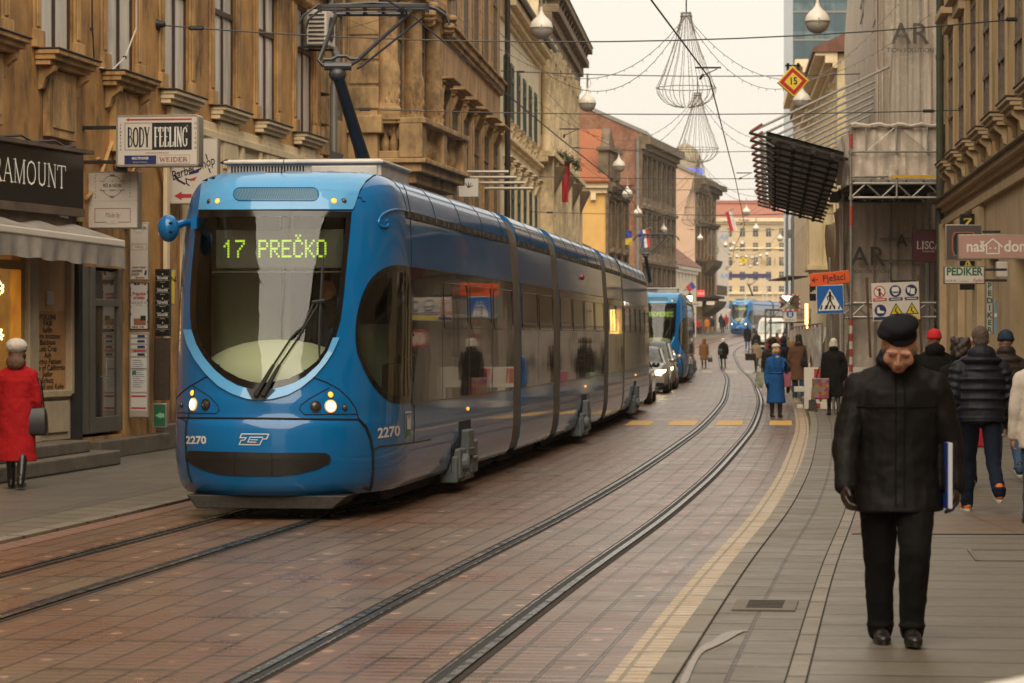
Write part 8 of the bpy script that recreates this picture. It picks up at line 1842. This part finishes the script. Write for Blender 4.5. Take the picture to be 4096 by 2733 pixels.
  if hs=='fur':g.ell(hd(0, .035, .075), (.105*k, .105*k, .078*k), 16, 10, HR);g.tube([hd(.088*math.cos(a), .022+.092*math.sin(a), .062-.025*math.sin(a))for a in[2*PI*i/18 for i in range(18)]], .026*k, 8, closed=True)
  if hs=='round':g.ell(hd(0, .045, .075), (.128*k, .125*k, .095*k), 18, 12, HR)
  if hs=='cap':g.ell(hd(0, .01, .05), (.088*k, .104*k, .07*k), 14, 8, HR)
  solid(g, {'beret':'beret', 'beanie':'beanie', 'fur':'fur_hat', 'cap':'cap', 'round':'beret'}[hs], mh, t, .008 if detail==2 else vc, .012 if detail else 0, 2, WRK if hs=='beret' else WRK2)
 if detail==2 or extra=='face':
  g=MB()
  for s in(1, -1):g.ell(hd(s*.031, -.0835, .008), (.0110*k, .0045*k, .0032*k), 8, 6, HR)
  g.build('eye', mat('dark eye', (.03, .022, .018), .2), body_)
  g=MB();[g.ell(hd(s*.034, -.088, .030), (.018*k, .0035*k, .0030*k), 8, 6, HR@Matrix.Rotation(s*.12, 3, 'Y'))for s in(1, -1)];g.build('eyebrow', mat('grizzled eyebrow', (.15, .115, .085), .8), body_)
  g=MB();g.ell(hd(0, -.0955, -.0615), (.024*k, .005*k, .0026*k), 10, 6, HR);g.build('mouth', mat('lip line', (.16, .05, .04), .5), body_)
 return t, dict(arms=arms, up=up, hd=hd, k=k, loc=Vector(loc), yaw=yaw)
def wp(r, p):return r['loc']+Matrix.Rotation(r['yaw'], 3, 'Z')@Vector(p)
def handbag(label, r, p, m, size=(.28, .11, .22), strap=None, name='handbag'):
 t=thing(name, label, 'bag', wp(r, p), r['yaw']);w, d, h=size;g=MB();g.loft([[(sx*w/2*a, sy*d/2*b, z)for sx, sy in((-1, -1), (1, -1), (1, 1), (-1, 1))]for z, a, b in((-h, .9, .85), (-h*.9, 1, 1), (-h*.3, .95, .8), (0, .8, .3))]);g.build('pouch', m, t, smooth=50, bevel=.02)
 if strap:g=MB();P=[Vector((-w*.35, 0, -.02))]+[Vector(q)for q in strap]+[Vector((w*.35, 0, -.02))];g.tube(P, .011, 6);g.build('strap', m, t)
 return t
GP=12
SW=.12
# the walker in front
T_, r=person('elderly man in black coat and beret walking towards us with bowed head', (2.06, 15.65, SW), -.04, 1.80, 8, (19, 26), (-7, 3), (-10, 17, 28), (10, 15, 18), 32, -8, 1.25, (c_blackj, .70, 'plain'), (c_black, 'wide'), s_black, None, (h_grey, 'fringe'), (cloth('navy black felt', (.010, .010, .013)), 'beret'), 2, m_glove, m_skin2, headfwd=.06, stance=.096, headk=1.10, conv=.74)
wr=r['arms'][1][2];t=thing('folder', 'blue and white document folder held under the arm of the man in the beret', 'folder', wp(r, wr+Vector((-.035, .03, -.06))));g=MB();g.box(-.012, .012, -.13, .10, -.05, .30);g.build('cover', mat('folder white', (.50, .52, .58), .4), t, smooth=0, bevel=.004);g=MB();g.box(-.017, -.0125, -.13, .10, -.05, .30);g.build('cover', mat('folder blue', (.02, .06, .3), .4), t, smooth=0)
# puffer man and the walkers around him
person('man with cropped hair in dark puffer jacket and orange trainers, walking away', (4.40, 27.4, SW), PI, 1.80, 3, (20, 6), (-18, 34), (-8, 14, 18), (6, 14, 20), 4, 0, 1.22, (c_puff, .86, 'puffer'), (c_navy, 'trousers'), s_orange, s_white, (h_stub, 'crop'), None, 2, None, None, 'down')
person('person in blue knitted cap and dark jacket walking behind the puffer jacket man', (5.62, 33.2, SW), PI, 1.75, 2, (16, 8), (-14, 26), (5, 10, 25), (5, 10, 25), 6, 0, 1.1, (c_dkbr, .84, 'puffer'), (c_denim, 'trousers'), s_black, s_white, None, (cloth('blue knit', (.022, .035, .055)), 'beanie'), 1, None)
T_, r=person('person in cream woolly coat swinging an arm beside the puffer jacket man', (4.62, 25.5, SW), PI, 1.68, 2, (10, 5), (-10, 15), (0, 12, 10), (0, 26, 16), 0, 0, 1.05, (c_white, .7, 'plain'), (c_denim, 'trousers'), s_black, None, (h_brown, 'bob'), None, 1)
person('man in bright red knitted cap and black hooded jacket, seen from behind', (5.50, 38, SW), PI, 1.76, 2, (12, 6), (-12, 18), (5, 10, 20), (5, 10, 20), 0, 12, 1.15, (c_black, .82, 'hooded'), (c_black, 'trousers'), s_tan, None, None, (cloth('red knit', (.50, .025, .03)), 'beanie'), 1)
person('grey haired woman in dark coat beside the red knitted cap', (5.36, 39.6, SW), PI, 1.70, 0, (10, 5), (-10, 15), (5, 8, 20), (5, 8, 20), 0, 0, 1.0, (c_black, .6, 'plain'), (c_black, 'trousers'), s_black, None, (h_grey, 'bob'), None, 1)
person('person with bushy dark curls half hidden by the puffer jacket man', (4.92, 32.0, SW), PI, 1.66, 2, (12, 6), (-10, 15), (5, 8, 20), (5, 8, 20), 0, 0, 1.0, (c_black, .8, 'plain'), (c_black, 'trousers'), s_tan, None, (h_dark, 'curly'), None, 1)
t=thing('shopping_bag', 'red shopping bag glimpsed between the red capped man and the puffer jacket', 'bag', (5.0, 31.5, .75));g=MB();g.box(-.16, .16, -.05, .05, -.18, .14);g.build('pouch', c_redj, t, smooth=0, bevel=.03);g=MB();g.tube([(-.08, 0, .14), (-.05, 0, .3), (.05, 0, .3), (.08, 0, .14)], .008, 5);g.build('strap', c_redj, t)
T_, r=person('white haired woman in black fur coat walking away by the barrier', (6.72, 61, SW), PI, 1.63, 2, (10, 5), (-8, 12), (0, 10, 8), (0, 14, 10), 0, 0, 1.15, (cloth('black fur', (.010, .009, .009), .95, .3, 20, .8, 50), .42, 'plain'), (s_tights, 'tights'), s_black, None, (h_white, 'bob'), None, 1)
t=thing('shopping_bag', 'colourful patterned shopping bag hanging beside the black fur coat', 'bag', (6.42, 60.7, .78));q=NT('patchwork print');v=q.n('TexVoronoi');v.inputs['Scale'].default_value=14;q.l(q.pos(), v.inputs['Vector']);hs=q.n('HueSaturation');hs.inputs['Saturation'].default_value=1.3;hs.inputs['Value'].default_value=.28;q.l(v.outputs['Color'], hs.inputs['Color']);q.l(q.mix(.45, hs.outputs[0], (.30, .03, .02)), q.b.inputs[0])
g=MB();g.loft([[(-.17*a, -.07, z), (.17*a, -.07, z), (.17*a, .07, z), (-.17*a, .07, z)]for z, a in((-.32, .85), (-.28, 1), (.12, 1.02))]);g.build('pouch', q.m, t, smooth=30, bevel=.02);g=MB();g.tube([(-.1, 0, .12), (-.03, 0, .34), (.03, 0, .34), (.1, 0, .12)], .012, 5);g.build('strap', c_black, t)
T_, r=person('woman in royal blue belted coat and white fur hat walking towards us', (5.76, 63.7, 0), .12, 1.60, 2, (6, 10), (-2, 2), (30, 8, 95), (-2, 10, 12), 0, 14, 1.08, (c_bluew, .34, 'belted'), (s_tights, 'tights boots'), s_black, None, (h_blond, 'bob'), (c_white, 'fur'), 1, c_black, None, None, c_white, extra='face')
T_, r=person('long haired woman in cinnamon coat and jeans walking away past the fence', (7.5, 76.4, SW), PI, 1.72, 2, (8, 4), (-10, 16), (5, 12, 15), (0, 14, 14), 0, 10, 1.12, (c_brown, .52, 'plain'), (c_denim, 'wide'), s_white, s_white, (h_dark, 'long'), None, 1)
handbag('black shoulder bag on the back of the cinnamon coat', r, (-.20, .22, 1.12), s_black, (.34, .12, .24), [(-.05, -.02, .22), (.0, -.08, .30)])
t=thing('shopping_bag', 'pink shopping bag carried by the woman in the cinnamon coat', 'bag', wp(r, (.34, .0, .62)));g=MB();g.loft([[(-.15*a, -.06, z), (.15*a, -.06, z), (.15*a, .06, z), (-.15*a, .06, z)]for z, a in((-.3, .9), (.1, 1.0))]);g.build('pouch', cloth('pink print', (.48, .17, .22)), t, smooth=0, bevel=.02);g=MB();g.tube([(-.08, 0, .1), (-.03, 0, .32), (.03, 0, .32), (.08, 0, .1)], .01, 5);g.build('strap', m_whitep, t)
T_, r=person('person in dark quilted coat with fur trimmed hood, walking away behind the blue coat', (7.05, 79, 0), PI, 1.76, 3, (10, 5), (-10, 16), (0, 10, 14), (0, 12, 12), 0, 0, 1.15, (c_dkbr, .62, 'puffer'), (c_black, 'trousers'), s_black, None, None, None, 1, None, None, 'fur')
for lb, x, y, z, m in(('white plastic shopping bag with green print carried behind the blue coat', 6.66, 78.2, .72, cloth('green white print', (.42, .44, .33), .6, .6, 8)), ('plain white carrier bag beside the green printed one', 6.84, 78.0, .52, m_whitep)):
 t=thing('shopping_bag', lb, 'bag', (x, y, z));g=MB();g.loft([[(-.14*a, -.06*a, q), (.14*a, -.06*a, q), (.14*a, .06*a, q), (-.14*a, .06*a, q)]for q, a in((-.34, .9), (-.2, 1.1), (.08, .75))]);g.build('pouch', m, t, smooth=50);g=MB();g.tube([(-.07, 0, .08), (0, 0, .26), (.07, 0, .08)], .01, 5);g.build('strap', m, t)
person('blond person in black jacket half hidden behind the cinnamon coat', (8.65, 90.5, 0), PI, 1.66, 0, (8, 4), (-8, 10), (5, 8, 20), (5, 8, 20), 0, 0, 1.0, (c_black, .6, 'plain'), (c_black, 'trousers'), s_black, None, (h_blond, 'curly'), None, 1)
person('person in dark blue hooded jacket behind the fur hood', (9.95, 107, 0), PI, 1.72, 0, (8, 4), (-8, 10), (5, 8, 20), (5, 8, 20), 0, 0, 1.1, (c_dnavy, .7, 'plain'), (c_black, 'trousers'), s_black, None, None, None, 1, None, None, 'up')
T_, r=person('woman in beige fur jacket stepping across the tracks with a black handbag', (12.3, 147, 0), PI*.9, 1.66, 0, (20, 6), (-18, 22), (5, 8, 20), (0, 12, 10), 0, 0, 1.12, (c_beige, .72, 'plain'), (s_tights, 'tights boots'), s_black, None, (h_dark, 'short'), (c_black, 'cap'), 0)
t=thing('handbag', 'large black handbag of the woman in the beige fur jacket', 'bag', (11.98, 146.6, .78));g=MB();g.box(-.27, .27, -.08, .08, -.22, .14);g.build('pouch', s_black, t, smooth=0, bevel=.04);g=MB();g.tube([(-.12, 0, .14), (-.1, 0, .34), (.1, 0, .34), (.12, 0, .14)], .02, 6);g.build('strap', s_black, t)
T_, r=person('woman in camel hooded coat walking away up the street', (10.52, 160, 0), PI, 1.66, 0, (5, 2), (-5, 6), (2, 8, 10), (2, 8, 10), 0, 0, 1.12, (c_camel, .50, 'plain'), (s_tights, 'tights boots'), s_black, None, None, None, 0, None, None, 'up');handbag('small dark handbag of the woman in the camel coat', r, (-.34, 0, .62), s_black, (.26, .1, .26), [(-.03, 0, .14), (.03, 0, .14)])
T_, r=person('white haired woman in black coat and boots walking away between the rails', (11.58, 160, 0), PI, 1.68, 0, (8, 3), (-10, 12), (2, 14, 20), (2, 14, 20), 0, 0, 1.15, (c_black, .56, 'plain'), (s_tights, 'tights boots'), s_black, None, (h_white, 'curly'), None, 0);handbag('dark shoulder bag hanging from the white haired woman in black', r, (.18, .18, 1.08), s_black, (.24, .1, .34), [(.02, -.05, .3)])
def far(label, u, Y, H, top, hair=(h_dark, 'short'), leg=(c_black, 'trousers'), hat=None, yaw=PI, hem=.72, wd=1.12, z=None, group=None):return person(label, (*at(u, 1345, Y).xy, gz(Y)+.05 if z is None else z), yaw, H, 0, (9, 4), (-9, 12), (4, 8, 15), (4, 8, 15), 0, 0, wd, (top, hem, 'plain'), leg, s_black, None, hair, hat, 0, group=group)
far('tall figure in long black coat and jeans walking away near the van', 2990, 213, 1.80, c_black, leg=(c_denim, 'trousers'), hem=.55)
far('blond figure in dark coat beside the tall long black coat', 3013, 216, 1.72, c_grey, (h_blond, 'bob'));far('figure in black with a yellow strap in front of the white van', 3027, 190, 1.70, cloth('black with strap', (.02, .02, .018)))
far('figure in red jacket in front of the white van', 3082, 172, 1.66, c_redj);far('figure in red jacket with black rucksack beside the white van', 3134, 176, 1.78, c_redj);t=thing('rucksack', 'black rucksack on the red jacket beside the white van', 'bag', (*at(3134, 1345, 175.7).xy, 1.5));g=MB();g.ell((0, 0, 0), (.19, .12, .3), 12, 8);g.build('pouch', c_black, t);g=MB();[g.tube([(s*.1, 0, .2), (s*.12, .1, .25), (s*.12, .2, .1)], .02, 5)for s in(1, -1)];g.build('strap', c_black, t)
far('figure in pale brown coat between the two red jackets', 3108, 182, 1.68, c_brown, (h_brown, 'bob'));far('figure in dark jacket under the zone sign', 3158, 150, 1.70, c_dnavy)
for lb, u, Y, H, c, hr, lg in(('figure in dark coat leftmost of the far group', 2774, 288, 1.74, c_dnavy, h_grey, c_black), ('figure in crimson jacket in the far group by the shop', 2790, 283, 1.66, c_redj, h_dark, c_navy), ('figure in grey jacket between the crimson and orange jackets', 2799, 286, 1.70, c_grey, h_dark, c_navy), ('figure in orange jacket in the far group', 2828, 284, 1.74, c_orange, h_dark, c_tan), ('figure in dark jacket next to the orange jacket', 2846, 292, 1.74, c_dnavy, h_white, c_tan), ('figure in dark navy coat beside the farthest tram', 2890, 290, 1.72, c_dnavy, h_brown, c_navy), ('small figure in red behind the dark navy coat', 2905, 322, 1.72, c_redj, h_dark, c_black), ('small figure in black at the shop corner', 2884, 325, 1.74, c_black, h_dark, c_black)):
 far(lb, u, Y, H, c, (hr, 'short'), (lg, 'trousers'), z=gz(Y)+.08)
 # left pavement
T_, r=person('blond woman in long red coat and cream beret walking away past the shop bay', (-5.60, 33.0, .05), PI, 1.68, 2, (14, 4), (-10, 14), (2, 10, 10), (4, 10, 18), 2, 0, 1.10, (c_red, .34, 'plain'), (s_tights, 'tights boots'), s_black, None, (h_brown, 'mane'), (c_white, 'round'), 2)
handbag('black leather shoulder bag on the red coat', r, (-.22, .02, .92), s_black, (.27, .16, .32), [(-.06, .0, .3), (.06, .0, .42)])
person('person in dark clothes with pompom hat and tan shoes, hidden beyond the red coat', (-6.02, 35.6, .05), PI*.8, 1.66, 0, (10, 4), (-10, 12), (5, 8, 20), (5, 8, 20), 0, 0, 1.0, (c_black, .8, 'plain'), (c_black, 'trousers'), s_tan, s_tan, (h_dark, 'bob'), (c_black, 'beanie'), 1)
# tram driver behind the windscreen
dl=TM@Vector((.34, 1.72, .62));person('tram driver in dark suit and tie seated behind the windscreen', dl, -ang, 1.75, 0, (85, 85), (85, 85), (30, 10, 40), (30, 10, 40), 0, 0, 1.0, (c_suit, .92, 'lapel'), (c_suit, 'trousers'), s_black, None, (h_grey, 'fringe'), None, 1, None, None, None, None, True, extra='face')
t=thing('bollard', 'pale rounded bollard top close to the lens by the walking man', 'bollard', (1.17, 6.0, SW));g=MB();g.lathe([(.20, 0), (.20, .80), (.24, .82), (.25, .88), (.22, .92), (.12, .945), (.01, .95)], 28);g.build('post', m_whitep, t, one=True);g=MB();g.lathe([(.205, .7), (.21, .71), (.21, .76), (.205, .77)], 28);g.build('band', m_alu, t)
# ================= thin winter haze over the street =================
mb=MB();mb.box(-520, 520, -320, 1030, -1.2, 66);hz=tag(mb.build('haze', None, smooth=0), kind='stuff')
q=NT('thin haze');q.t.nodes.remove(q.b);v=q.n('VolumePrincipled');v.inputs['Color'].default_value=(.95, .88, .78, 1);v.inputs['Density'].default_value=.00022;v.inputs['Anisotropy'].default_value=.2;q.l(v.outputs[0], q.out.inputs['Volume'])
hz.data.materials.clear();hz.data.materials.append(q.m)
